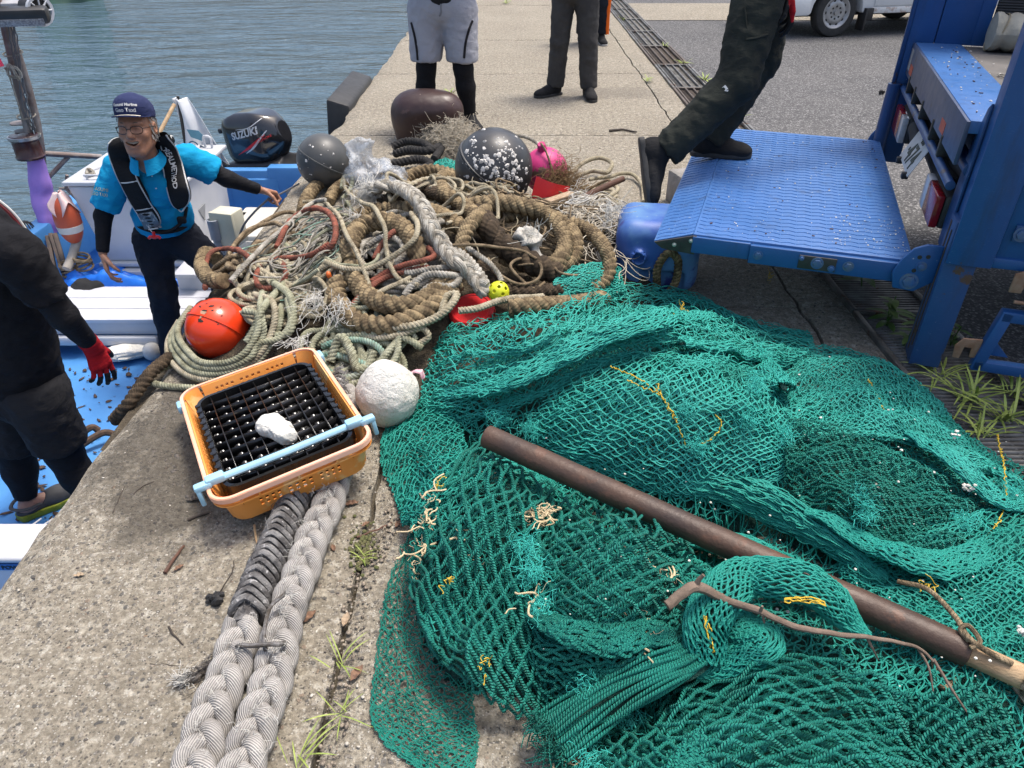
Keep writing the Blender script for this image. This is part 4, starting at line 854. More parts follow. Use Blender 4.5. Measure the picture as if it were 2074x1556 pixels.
for i, (pts, lb) in enumerate((([(660, 330, .05), (740, 300, .08), (830, 310, .09), (880, 340, .08)], 'black rope on top of the dark pile under the bollard head'), ([(670, 370, .04), (760, 350, .07), (860, 350, .09), (930, 330, .08), (900, 400, .06)], 'black rope lying across the middle of the dark pile by the bollard'), ([(660, 430, .03), (740, 410, .05), (830, 400, .06), (880, 430, .05), (800, 460, .04), (700, 470, .03)], 'black rope at the bottom of the dark pile beside the plastic bag'))):
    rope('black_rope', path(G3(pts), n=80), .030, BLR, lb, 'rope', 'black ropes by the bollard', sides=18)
mb = MB()
P = path(G3([(870, 300, .03), (960, 240, .11), (1000, 220, .14), (1060, 270, .12), (1110, 330, .09)]), n=40)
for p in P[::2]: tuft(mb, p+A(0, .02, -.03), A(0, -.1, .2), 130, .055, .0014, .09, 1.5)
for p in P[::3]: tuft(mb, p+A(-.05, 0, -.05), A(-.4, -.5, -.2), 50, .10, .0013, .08, .9)
mb.build('frayed_rope_clump', mt('grey frayed fibre', (.50, .45, .36), (.36, .32, .25), .9, 20), None, kind='stuff', label='dense grey clump of frayed rope fibre under the bollard head', cat='rope')
def tangle(name, label, mat, cx, cy, rx, ry, n, L, r, curl, dz, hf=mound, sides=4, zmin=.0):
    """loose loops that stay within an oval patch of the heap"""
    mb = MB(); K = 90; Ps = []; C = W(cx, cy, .16)[:2]; ex = abs(W(cx+rx, cy, .16)[0]-C[0]); ey = abs(W(cx, cy-ry, .16)[1]-C[1])
    for _ in range(n):
        a = rng.random()*2*PI; q = math.sqrt(rng.random()); p = C+A(ex*q*math.cos(a), ey*q*math.sin(a))
        ang = rng.random()*2*PI; k = rng.normal(0, curl); st = L*(.5+rng.random())/K; pts = []
        for i in range(K):
            k += rng.normal(0, curl*.16); k = np.clip(k, -curl*2, curl*2); v = (p-C)/A(ex, ey)
            if v@v > .8:
                t_ = math.atan2(C[1]-p[1], C[0]-p[0]); da = (t_-ang+PI) % (2*PI)-PI; ang += np.clip(da, -1, 1)*st*14
            else: ang += k*st
            p = p+st*A(math.cos(ang), math.sin(ang)); pts.append(p.copy())
        Ps.append(np.array(pts))
    Ps = np.array(Ps); z = hf(Ps[..., 0], Ps[..., 1]); o = rng.random((n, 1))*dz; ph = rng.random((n, 1))*99
    z = z+.012+o*(.7+.6*vnoise(np.stack([Ps[..., 0]*6+ph, Ps[..., 1]*6, 0*z], -1))); z = z-np.clip(EDGE-Ps[..., 0], 0, 1)*1.6
    P = np.stack([Ps[..., 0], Ps[..., 1], np.where(Ps[..., 0] > EDGE, np.maximum(z, r), z)], -1)
    if r > .007:
        for q in P: rope('', q, r*(.8+.4*rng.random()), mat, mbx=mb, sides=9 if r < .012 else 12, wob=.2)
    else: tubes(mb, P, r*(.7+.6*rng.random((n, 1))), sides)
    return mb.build(name, mat, None, ang=0, kind='stuff', label=label, cat='twine')
tangle('twine_tangle', 'snarl of white and pale green twine over the left of the heap', WHT, 655, 540, 85, 80, 48, 1.3, .0036, 11, .10)
tangle('twine_tangle', 'thin teal flecked twine strewn through the left of the heap', TEAL, 620, 540, 95, 95, 16, 1.2, .0035, 8, .11)
tangle('cord_tangle', 'mess of cream cords between the orange float and the brown turns', CRM, 590, 590, 80, 60, 22, 1.5, .011, 7, .07)
tangle('cord_tangle', 'mess of white cords inside the brown turns', WHT, 800, 560, 90, 60, 16, 1.2, .0115, 8, .06)
tangle('cord_tangle', 'tan cords strewn along the quay edge of the heap', TAN2, 545, 500, 75, 55, 20, 1.4, .0115, 6, .06)
tangle('cord_tangle', 'tan and brown cords strewn over the right of the heap', TAN2, 1120, 480, 120, 85, 22, 1.0, .0045, 8, .08, sides=5)
tangle('twine_tangle', 'white frayed twine heaped beside the reddish stick', WFB, 1215, 430, 60, 65, 60, .7, .0020, 18, .07)
tangle('twine_tangle', 'tan frayed twine heaped beside the blue container', mt('grey frayed fibre', (.50, .45, .36)), 1215, 480, 55, 75, 60, .7, .0022, 16, .06)
tangle('cord_tangle', 'loose pale rope bends heaped at the far right of the heap', CRM, 1205, 365, 55, 28, 9, .9, .0125, 9, .07)
tangle('twine_tangle', 'loose fibre littered among the brown turns of rope', CRM, 880, 470, 200, 120, 26, .5, .0022, 10, .10)
tangle('cord_tangle', 'olive and cream cords low between the crate and the net', GRN, 730, 690, 95, 45, 14, 1.0, .0125, 8, .05)
mb = MB()
for (x, y, d, n) in ((640, 600, (-.1, -.6, -.3), 60), (690, 615, (.1, -.7, -.3), 60), (612, 690, (-.4, -.8, 0), 40), (720, 450, (0, .2, .6), 20), (1165, 395, (.2, -.4, .5), 30), (1230, 430, (.1, -.6, .2), 70), (1075, 490, (0, -.4, .5), 40)):
    p = onp(x, y, .09); tuft(mb, p, A(*d), int(n*.8), .10, .0010, .035, .45, 4, 16, wav=.55)
mb.build('frayed_strands', WFB, None, kind='stuff', label='white frayed strand ends hanging out of the heap', cat='twine')
mb = MB(); p = WY(1135, 372, 4.2)
for k in range(10): tuft(mb, p+rng.normal(0, .04, 3)-A(0, 0, .03), A(.2, -.2, .1), 70, .075, .0009, .07, 1.3)
mb.build('brown_fibre_tuft', mt('brown weed fibre', (.22, .135, .06), (.13, .08, .035), .9, 20), None, kind='stuff', label='brown hairy fibre tuft over the reddish stick, below the magenta float', cat='fibre')
c_ = onp(1068, 490, .10)
solid('plastic_scrap', lambda P: smin(d_ell(P, c_, (.055, .045, .055)), d_ell(P, c_+A(.03, -.03, -.05), (.05, .03, .04)), .03), c_-.15, c_+.15, .008, mt('white scrap film', (.46, .44, .39), (.34, .32, .28), .7, 30, .7, 60, .01), None, 0, lambda V: .02-.07*np.abs(fbm(V*13, 2)), 0, label='crumpled white plastic scrap among the brown loops at the right', cat='plastic scrap')
tangle('cord_tangle', 'cream cords straggling over the middle of the heap', CRM, 900, 470, 150, 95, 11, 1.2, .0095, 6, .15)
tangle('cord_tangle', 'olive cords straggling over the left of the heap', GRN, 700, 520, 130, 90, 9, 1.2, .0095, 6, .13)
t0 = bpy.data.objects['blue_drum']
q = W(1350, 545, .13); P = cr([q+A(-.045, -.03, -.08), q+A(-.05, -.03, .02), q+A(-.01, -.03, .09), q+A(.04, -.03, .06), q+A(.04, -.04, -.04), q+A(.01, -.05, -.1)], 60)
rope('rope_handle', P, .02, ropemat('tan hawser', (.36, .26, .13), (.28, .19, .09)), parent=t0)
def bigmat(name, c1, c2):
    m, t = new(name); uv = t.co('UV'); o = t.co('Object'); sx = t.n('ShaderNodeSeparateXYZ', {0: uv})
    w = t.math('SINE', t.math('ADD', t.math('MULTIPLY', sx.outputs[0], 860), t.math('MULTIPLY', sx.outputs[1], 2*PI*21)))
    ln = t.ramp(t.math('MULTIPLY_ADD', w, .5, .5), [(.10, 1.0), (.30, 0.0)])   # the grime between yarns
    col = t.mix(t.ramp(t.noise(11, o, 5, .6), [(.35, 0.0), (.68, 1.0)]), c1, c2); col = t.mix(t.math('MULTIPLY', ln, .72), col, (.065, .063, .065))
    col = t.mix(t.ramp(t.noise(50, o, 5, .7), [(.6, 0.0), (.72, .5)]), col, (.13, .115, .09))
    t.out(Base_Color=col, Roughness=.8, Normal=t.bump(t.math('ADD', w, t.noise(160, o, 3)), .5, .003), Specular_IOR_Level=.3); return m
BIG = bigmat('grey white mooring rope', (.50, .475, .44), (.32, .30, .275))
gp = lambda l, z: cr([W(x, y, z) for x, y in l], 160)
right = gp([(702, 760), (690, 900), (668, 1014), (637, 1082), (611, 1159), (586, 1222), (570, 1289), (549, 1386), (514, 1482), (490, 1556), (472, 1640), (455, 1740)], .052)
mb = MB(); plait(mb, right, .0330, .0150, .0198, .205, sides=16); 
for p in right[::1]: tuft(mb, p+A(0, 0, .034)+rng.normal(0, .02, 3)*A(1, 1, .2), A(.1, .1, .5), 3, .020, .0005, .012, 1.2, m=1)
mb.build('mooring_rope', [BIG, WFB], None, ang=0, label='grey plaited mooring rope on the concrete, the right one of the pair under the crate', cat='rope', group='pair of plaited mooring ropes')
left = gp([(700, 740), (660, 880), (584, 1039), (551, 1120), (519, 1193), (493, 1270)], .05)
lower = gp([(497, 1262), (480, 1310), (462, 1366), (432, 1434), (411, 1506), (396, 1556), (380, 1640), (366, 1740)], .052)
t = thing('mooring_rope', 'grey mooring rope with a dark wrapped upper stretch, the left one of the pair', 'rope', left[0]*0+A(lower[0][0], lower[0][1], 0), 'pair of plaited mooring ropes')
mb = MB()
for p in lower[::3]: tuft(mb, p+A(0, 0, .036)+rng.normal(0, .02, 3)*A(1, 1, .2), A(.1, .1, .5), 3, .014, .0004, .012, 1.2, m=1)
plait(mb, lower, .0345, .0155, .0208, .210, sides=16, t0=1.0); mb.build('plait', [BIG, WFB], t, ang=0)
WRAP = mt('dark wrapped cord', (.075, .07, .068), (.20, .195, .19), .9, 22, .9, 140, .006, spots=[((.40, .39, .38), 48, .6)], lo=.42, hi=.58)
mb = MB(); L = plen(left); n = 50; P = cr(left, n); T, Nn, B = ptframes(P)
for k in range(n-2):   # half hitches: each turn dips to a seam on top
    th = np.linspace(-PI, PI, 29); q = P[k]; e = np.exp(-(np.abs(th)/.5)**2)
    X = nrm(np.cross(T[k], (0, 0, 1))); Z = np.cross(X, T[k]); r = .038+.005*np.random.default_rng(k).random()+.005*e
    Q = q+X*(np.sin(th)*r)[:, None]+Z*(np.cos(th)*r)[:, None]+T[k]*(.016*np.abs(np.sin(th*.5))-.006*e)[:, None]; Q[:, 2] = np.maximum(Q[:, 2], .004)
    tube(mb, Q, .0078+.001*(k % 3), 7, False)
tube(mb, P, .031, 12)
tuft_r = np.random.default_rng(3)
for k in range(0, n, 1): tuft(mb, P[k]+A(0, 0, .035)+rng.normal(0, .016, 3)*A(1, 1, .2), A(0, .2, .7), 4, .022, .0007, .01, .9)
mb.build('wrapping', WRAP, t, ang=0)
LASH = ropemat('grey lashing cord', (.26, .25, .245), (.18, .175, .17))
mb = MB(); 
tube(mb, cr([W(470, 1322, .02), W(484, 1308, .09), W(510, 1308, .10), W(545, 1305, .11), W(570, 1304, .10), W(590, 1296, .02)], 60), .006, 8)
tube(mb, cr([W(538, 1318, .09), W(536, 1275, .10), W(548, 1230, .11), W(575, 1205, .115)], 50), .005, 8)
tube(mb, cr([W(488, 1306, .09), W(455, 1325, .04), W(425, 1345, .02), W(400, 1372, .012), W(370, 1385, .01)], 50), .0055, 8)
tuft(mb, W(455, 1322, .03), nrm(W(395, 1370, .01)-W(455, 1322, .03)), 46, .10, .0011, .010, .12, wav=.3)
mb.build('lashing_cord', LASH, None, label='thin grey cord tying the two mooring ropes together', cat='cord')
mb = MB(); tuft(mb, W(374, 1382, .012), A(-.4, .3, .35), 130, .032, .0006, .006, .9, wav=.5); mb.build('frayed_tuft', WFB, None, kind='stuff', label='white wispy tuft at the tip of the grey lashing cord', cat='fibre')
def netmat(name, c1, c2, twist=0, seed=0):
    m, t = new(name); o = t.co('Object'); uv = t.co('UV'); sx = t.n('ShaderNodeSeparateXYZ', {0: uv})
    col = t.mix(t.ramp(t.noise(5+seed, o, 4, .6), [(.35, 0.0), (.66, 1.0)]), c1, c2); col = t.mix(t.ramp(t.noise(38, o, 4, .7), [(.57, 0.0), (.75, .6)]), col, (.01, .05, .04))
    h = t.noise(240, o, 3)
    if twist: h = t.math('ADD', t.math('MULTIPLY', t.math('SINE', t.math('ADD', t.math('MULTIPLY', sx.outputs[0], twist), t.math('MULTIPLY', sx.outputs[1], 4*PI))), 1.2), t.math('MULTIPLY', h, .5))
    t.out(Base_Color=col, Roughness=.62, Normal=t.bump(h, .8, .004), Specular_IOR_Level=.3); return m
NF = netmat('fine green net twine', (.012, .225, .175), (.018, .285, .23))
NB = netmat('bright green net twine', (.022, .29, .235), (.034, .35, .29), 0, 2)
ND = netmat('dark green net twine', (.004, .135, .10), (.006, .18, .135), 0, 1)
NK = netmat('thick green net twine', (.012, .185, .14), (.018, .25, .195), 900, 3)
FZ = mt('pale teal fluff', (.03, .42, .36), (.06, .5, .42), .9, 30)
CFR = mt('cream frayed twine', (.58, .47, .30), (.48, .38, .22), .9, 20)
YTW = mt('yellow seam twine', (.62, .42, .03), (.5, .32, .02), .7, 30)
NCORE = mt('net core in gap shade', (.004, .040, .031), (.006, .062, .048), .8, 22, 1.0, 70, .02)  # core under the netting, coloured near black as the shade of its gaps
def crw(t, n):
    """Catmull-Rom weights over n control points for t in 0..1"""
    x = np.clip(t, 0, 1)*(n-1); i = np.minimum(x.astype(int), n-2); f = x-i; Wt = np.zeros(t.shape+(n,))
    b = [(-f+2*f*f-f**3)/2, (2-5*f*f+3*f**3)/2, (f+4*f*f-3*f**3)/2, (-f*f+f**3)/2]
    idx = np.indices(t.shape)
    for k in range(4):
        j = np.clip(i+k-1, 0, n-1); np.add.at(Wt, tuple(idx)+(j,), b[k])
    return Wt
def patchS(C):
    C = np.asarray(C, float); nr, nc = C.shape[:2]
    def Sf(u, v): return np.einsum('...i,...j,jik->...k', crw(u, nc), crw(v, nr), C)
    return Sf
def ctrl(rows, hf=netheap): return np.array([[on(hf, *p) for p in r] for r in rows])
def lattice(mb, Sf, nu, nv, r, wob=.12, jit=.18, K=4, sides=4, drop=.0, off=0.0, offn=.006, keep=None, knot=1.6, zmin=.003, m=0, nf=22, mix=0.0):
    I, J = np.meshgrid(np.arange(2*nu+1), np.arange(2*nv+1), indexing='ij'); ok = (I+J) % 2 == 0
    U = (I+rng.normal(0, jit, I.shape))/(2*nu); V = (J+rng.normal(0, jit, I.shape))/(2*nv)
    A0 = []; A1 = []
    for dj in (1, -1):
        jj = J[:-1]+dj; sel = ok[:-1] & (jj >= 0) & (jj <= 2*nv); a = np.argwhere(sel); A0.append(a); A1.append(np.stack([a[:, 0]+1, a[:, 1]+dj], 1))
    A0 = np.concatenate(A0); A1 = np.concatenate(A1)
    if drop: s = rng.random(len(A0)) > drop; A0, A1 = A0[s], A1[s]
    t = np.linspace(0, 1, K)[None]
    uu = U[A0[:, 0], A0[:, 1]][:, None]*(1-t)+U[A1[:, 0], A1[:, 1]][:, None]*t; vv = V[A0[:, 0], A0[:, 1]][:, None]*(1-t)+V[A1[:, 0], A1[:, 1]][:, None]*t
    P = Sf(np.clip(uu, 0, 1), np.clip(vv, 0, 1))
    if keep is not None: s = keep(P[:, 0]) & keep(P[:, -1]); P = P[s]
    ln = np.linalg.norm(P[:, -1]-P[:, 0], axis=1)[:, None, None]
    P = P+np.sin(PI*t)[..., None]*rng.normal(0, wob, (len(P), 1, 3))*ln
    if K > 4: P = P+np.sin(2*PI*t)[..., None]*rng.normal(0, wob*.6, (len(P), 1, 3))*ln
    P[..., 2] += off+offn*fbm(P*nf+off*77, 2)
    P[..., 2] = np.maximum(P[..., 2], zmin+r)
    rr = r*np.where((t < .01) | (t > .99), knot, 1.0); tubes(mb, P, rr, sides, m); return P
outline = np.array([W(x, y, .01)[:2] for x, y in ((905, 1370), (850, 1290), (835, 1200), (835, 1080), (800, 1000), (768, 890), (790, 850), (850, 800), (862, 700), (905, 655), (985, 640), (1100, 612), (1250, 560), (1400, 610), (1500, 650), (1640, 690), (1650, 730), (1800, 745), (1900, 810), (1955, 890), (2080, 945), (2300, 1050), (2300, 1900), (1100, 1900), (1130, 1500), (1090, 1420), (1000, 1400), (950, 1400))])
def inside(P, poly=outline):
    x, y = P[..., 0], P[..., 1]; c = np.zeros(x.shape, bool); n = len(poly)
    for i in range(n):
        (x0, y0), (x1, y1) = poly[i], poly[(i+1) % n]; q = ((y0 > y) != (y1 > y)); c ^= q & (x < (x1-x0)*(y-y0)/((y1-y0) if y1 != y0 else 1e-9)+x0)
    return c
def baseS(ang, scl=(1, 1), c0=(.6, 1.55), sz=3.0):
    ca, sa = math.cos(ang), math.sin(ang)
    def Sf(u, v):
        a, b = (u-.5)*sz, (v-.5)*sz; P = np.stack([a, b, 0*a], -1); w = .09*np.stack([fbm(P*2.1, 2), fbm(P*2.1+31, 2)], -1); a = a+w[..., 0]; b = b+w[..., 1]
        x = c0[0]+a*ca-b*sa; y = c0[1]+a*sa+b*ca; return np.stack([x, y, netheap(x, y)], -1)
    return Sf
nt = thing('fishing_net', 'fine meshed green fishing net heaped wide behind the iron pipe', 'fishing net', (.7, 1.9, 0), 'discarded green nets')
mb = MB()
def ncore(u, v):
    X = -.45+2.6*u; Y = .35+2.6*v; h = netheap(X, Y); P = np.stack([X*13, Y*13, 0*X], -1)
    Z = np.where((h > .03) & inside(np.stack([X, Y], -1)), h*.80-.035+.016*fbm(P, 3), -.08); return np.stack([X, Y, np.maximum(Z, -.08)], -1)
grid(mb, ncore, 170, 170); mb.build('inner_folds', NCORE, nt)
mb = MB()
for k, (ang, nn, asp) in enumerate(((.5, 60, 1.7), (-.7, 66, 1.4), (1.1, 58, 1.5))):
    lattice(mb, baseS(ang), int(nn), int(nn*asp), .00165, .16, .22, 4, 4, .02, .004+.007*k, .010, keep=inside)
mb.build('netting', NF, nt, ang=0)
def layer(parent, rows, nu, nv, r, mat, name='netting', n=2, wob=.12, jit=.18, K=4, sides=4, gap=.010, hf=netheap, drop=.01, offn=.006, fold=None, knot=1.6):
    Sf0 = patchS(ctrl(rows, hf)); mb = MB()
    def Sf(u, v):
        P = Sf0(u, v)
        if fold: amp, fu, fv, ph = fold; e = smooth01(np.minimum(np.minimum(u, 1-u), np.minimum(v, 1-v))*7); P = P+A(0, 0, 1)*(amp*e*(np.sin(2*PI*(fu*u+fv*v)+ph+2.2*vnoise(P*5))+.6*vnoise(P*14)+1.1*(.6-2*np.abs(vnoise(P*A(8, 8, 0)+3.3)))))[..., None]
        return P
    for k in range(n): lattice(mb, Sf, nu, nv, r, wob, jit, K, sides, drop, -gap*k, offn, knot=knot)
    mb.build(name, mat, parent, ang=0); return Sf
SA = layer(nt, [[(915, 652, .14), (1010, 636, .15), (1130, 608, .14), (1270, 575, .10), (1400, 590, .06), (1500, 640, .04), (1640, 672, .01)],
  [(880, 700, .10), (990, 690, .13), (1110, 660, .13), (1250, 615, .12), (1400, 625, .10), (1520, 670, .06), (1650, 700, .02)],
  [(858, 760, .06), (970, 745, .10), (1100, 705, .13), (1240, 660, .14), (1380, 660, .11), (1500, 700, .08), (1620, 725, .04)],
  [(855, 820, .05), (960, 800, .09), (1080, 755, .12), (1200, 710, .12), (1330, 700, .10), (1450, 720, .08), (1580, 745, .04)],
  [(900, 850, .02), (980, 840, .05), (1090, 800, .06), (1190, 750, .07), (1310, 735, .06), (1430, 745, .05), (1560, 770, .02)]], 26, 22, .0018, NB, 'netting', 3, .14, .24, fold=(.016, 1, 5, 0))
SB = layer(nt, [[(1190, 735, .05), (1300, 715, .08), (1420, 715, .09), (1520, 745, .06), (1580, 800, .03)],
  [(1120, 790, .06), (1260, 780, .11), (1400, 780, .13), (1520, 805, .11), (1600, 850, .05)],
  [(1080, 850, .05), (1220, 850, .10), (1380, 850, .14), (1520, 870, .12), (1605, 900, .06)],
  [(1085, 900, .03), (1220, 915, .07), (1370, 925, .10), (1500, 935, .09), (1600, 945, .04)],
  [(1140, 930, .0), (1250, 965, .02), (1370, 1000, .03), (1480, 1000, .03), (1580, 975, .01)]], 22, 17, .0021, NB, 'netting', 3, .10, .14, gap=.012, fold=(.009, 2, 2, 1))
layer(nt, [[(1560, 715, .02), (1680, 700, .02), (1790, 730, .02), (1880, 790, .01), (1940, 870, .0)], [(1580, 770, .04), (1690, 750, .05), (1790, 775, .05), (1880, 830, .04), (1960, 900, .01)], [(1590, 830, .05), (1700, 815, .06), (1800, 830, .06), (1900, 880, .05), (2000, 930, .03)], [(1620, 890, .04), (1720, 880, .05), (1830, 890, .05), (1950, 930, .05), (2080, 980, .03)]], 26, 26, .0016, NB, 'netting', 3, .16, .22, gap=.007, fold=(.013, 2, 3, 0))
layer(nt, [[(1750, 1090, .04), (1850, 1060, .05), (1960, 1040, .05), (2080, 1010, .04), (2230, 1000, .04)], [(1700, 1150, .03), (1830, 1140, .05), (1970, 1120, .06), (2080, 1110, .05), (2230, 1110, .04)], [(1780, 1200, .02), (1880, 1210, .04), (1990, 1215, .05), (2100, 1210, .04), (2230, 1210, .03)], [(1850, 1260, .01), (1940, 1280, .02), (2030, 1300, .02), (2120, 1310, .02), (2230, 1320, .01)]], 20, 22, .0018, NF, 'netting', 3, .15, .2, gap=.008, fold=(.013, 2, 3, 0))
layer(nt, [[(900, 820, .05), (850, 810, .05), (800, 835, .03), (772, 890, .01)], [(930, 860, .06), (870, 870, .07), (815, 890, .05), (772, 940, .01)], [(950, 920, .05), (890, 940, .06), (840, 960, .05), (800, 1010, .01)], [(960, 980, .03), (900, 1005, .04), (860, 1030, .03), (815, 1060, .0)]], 10, 20, .002, NF, 'netting', 3, .13, .2, fold=(.007, 0, 5, 0))
layer(nt, [[(1370, 985, .04), (1470, 1010, .05), (1570, 1060, .05), (1680, 1110, .04), (1790, 1185, .02)], [(1390, 965, .05), (1490, 985, .08), (1600, 1040, .08), (1700, 1100, .07), (1800, 1170, .03)], [(1430, 950, .04), (1530, 970, .06), (1640, 1030, .06), (1730, 1090, .05), (1800, 1150, .02)]], 9, 26, .0019, NF, 'netting', 3, .10, .22, fold=(.005, 0, 4, 0))
mb = MB()
def seam(pts, n=26, r=.0017, dz=.004):
    P = np.array([on(netheap, *p) for p in pts]); P = cr(P, n*6); P = P+.006*np.stack([vnoise(P*170+k*7) for k in range(3)], 1); tube(mb, P, r, 5)
for pts in ([(1235, 742, .13), (1290, 765, .14), (1330, 790, .14), (1355, 830, .15), (1378, 870, .14), (1390, 905, .11)], [(1392, 905, .10), (1440, 890, .12), (1462, 860, .13), (1450, 840, .14)], [(1330, 780, .14), (1350, 815, .15), (1372, 850, .15)], [(2020, 880, .06), (2035, 960, .06), (2030, 1040, .05), (1990, 1095, .05)], [(1760, 770, .05), (1790, 830, .05)], [(1270, 770, .14), (1340, 800, .15)]): seam(pts)
for (x, y) in ((1350, 655), (1345, 662), (1560, 560), (1385, 630), (1880, 1190), (890, 985), (905, 1180), (985, 1350)): p = onn(x, y, .10); tuft(mb, p, A(0, 0, .2), 7, .022, .0011, .014, 1.5)
mb.build('yellow_seam', YTW, nt, ang=0)
def curlies(mb, p, n, L, r, seed, flat_=.35):
    g = np.random.default_rng(seed); K = 16
    for _ in range(n):
        d = nrm(g.normal(0, 1, 3)*A(1, 1, .3)); q = np.asarray(p)+g.normal(0, .014, 3)*A(1.3, 1.3, .2); w = g.normal(0, 1, 3); l = L*g.uniform(.3, 1.5); pts = []
        for k in range(K): w = w*.8+g.normal(0, 1, 3)*.6; d = nrm(d+w*.22); q = q+d*l/K*A(1, 1, flat_); pts.append(q.copy())
        tube(mb, np.array(pts), r*g.uniform(.5, 1.15), 6)
kt = thing('fishing_net', 'thick twine green trawl net lying in heavy folds in front of the iron pipe', 'fishing net', (.3, 1.1, 0), 'discarded green nets')
mb = MB()
for k, (ang, nn) in enumerate(((.4, 27), )):
    pol = np.array([W(x, y, .02)[:2] for x, y in ((850, 1010), (980, 910), (1130, 985), (1400, 1080), (1750, 1260), (2000, 1380), (2300, 1500), (2300, 1900), (1100, 1900), (1130, 1500), (1080, 1440), (880, 1250), (830, 1130))])
    lattice(mb, baseS(ang, c0=(.4, 1.0), sz=2.2), nn, int(nn*1.5), .0030, .14, .18, 5, 5, .03, .006+.012*k, .012, keep=lambda P: inside(P, pol))
mb.build('netting', NK, kt, ang=0)
layer(kt, [[(985, 880, .03), (1010, 920, .06), (1060, 950, .05), (1130, 985, .05)], [(900, 960, .05), (960, 985, .08), (1040, 1020, .08), (1110, 1060, .06)], [(850, 1060, .04), (930, 1080, .08), (1010, 1110, .08), (1085, 1150, .05)], [(828, 1160, .03), (910, 1190, .07), (1000, 1220, .07), (1070, 1260, .04)], [(850, 1250, .03), (920, 1290, .06), (1000, 1330, .06), (1085, 1350, .03)], [(890, 1320, .02), (960, 1380, .04), (1030, 1430, .03), (1100, 1450, .02)]], 8, 9, .0039, NK, 'netting', 2, .05, .06, 6, 7, gap=.03, fold=(.017, 1, 2, 0), knot=1.5)
layer(kt, [[(1135, 1005, .04), (1210, 1000, .07), (1300, 1010, .07), (1385, 1060, .03)], [(1120, 1060, .06), (1210, 1055, .12), (1310, 1070, .12), (1400, 1110, .04)], [(1090, 1120, .05), (1190, 1130, .12), (1300, 1140, .12), (1395, 1165, .04)], [(1080, 1180, .03), (1180, 1210, .09), (1290, 1215, .09), (1370, 1225, .02)], [(1090, 1250, .02), (1180, 1280, .04), (1280, 1270, .04), (1370, 1260, .01)]], 6, 7, .0041, NK, 'netting', 2, .06, .07, 6, 7, gap=.040, fold=(.013, 1, 2, 0), knot=1.5)
layer(kt, [[(1085, 1240, .03), (1180, 1270, .05), (1280, 1270, .05), (1370, 1240, .04)], [(1080, 1300, .05), (1180, 1330, .09), (1280, 1330, .09), (1380, 1290, .06)], [(1090, 1380, .03), (1180, 1390, .06), (1280, 1370, .06), (1370, 1350, .04)], [(1110, 1450, .01), (1190, 1440, .03), (1280, 1420, .02), (1370, 1400, .02)]], 7, 10, .0038, NK, 'netting', 2, .10, .13, 6, 7, gap=.022, fold=(.016, 2, 2, 0), knot=1.5)
layer(kt, [[(1600, 850, .08), (1690, 860, .09), (1780, 900, .08), (1880, 950, .06), (1980, 1000, .03)], [(1590, 910, .08), (1690, 920, .11), (1790, 960, .10), (1880, 1010, .08), (1980, 1060, .04)], [(1600, 980, .06), (1700, 990, .10), (1800, 1030, .10), (1880, 1070, .08), (1960, 1110, .04)], [(1640, 1040, .04), (1730, 1060, .07), (1800, 1100, .08), (1870, 1130, .06), (1930, 1150, .02)]], 12, 12, .0027, NK, 'netting', 2, .07, .10, 5, 6, gap=.020, fold=(.016, 2, 2, 0))
layer(kt, [[(1330, 1430, .03), (1420, 1370, .06), (1540, 1330, .08), (1680, 1335, .08), (1800, 1380, .05), (1880, 1450, .02)], [(1330, 1490, .05), (1430, 1430, .10), (1560, 1395, .13), (1690, 1400, .13), (1800, 1450, .09), (1890, 1530, .03)], [(1340, 1560, .05), (1440, 1500, .10), (1570, 1470, .13), (1700, 1480, .13), (1800, 1530, .09), (1880, 1610, .03)], [(1350, 1640, .03), (1450, 1580, .06), (1580, 1560, .08), (1700, 1570, .08), (1790, 1620, .05), (1860, 1700, .02)]], 8, 8, .0042, NK, 'netting', 2, .06, .07, 6, 7, gap=.034, fold=(.017, 2, 1, 0), knot=1.5)
layer(kt, [[(1860, 1410, .03), (1940, 1390, .05), (2010, 1410, .04), (2060, 1470, .01)], [(1850, 1470, .05), (1930, 1460, .09), (2000, 1480, .08), (2050, 1530, .02)], [(1860, 1540, .05), (1930, 1540, .09), (1990, 1560, .07), (2040, 1600, .02)], [(1870, 1620, .03), (1930, 1630, .05), (1990, 1650, .04), (2030, 1680, .01)]], 6, 7, .0041, NK, 'netting', 2, .08, .09, 6, 7, gap=.026, knot=1.5)
layer(kt, [[(1110, 1460, .02), (1220, 1470, .04), (1330, 1450, .05), (1440, 1480, .05)], [(1120, 1520, .03), (1220, 1530, .07), (1330, 1520, .08), (1440, 1540, .06)], [(1130, 1600, .03), (1230, 1600, .06), (1340, 1600, .07), (1450, 1620, .05)], [(1140, 1680, .02), (1240, 1680, .03), (1350, 1690, .03), (1460, 1700, .02)]], 6, 6, .0042, NK, 'netting', 2, .06, .08, 6, 7, gap=.03, knot=1.5)
mb = MB()
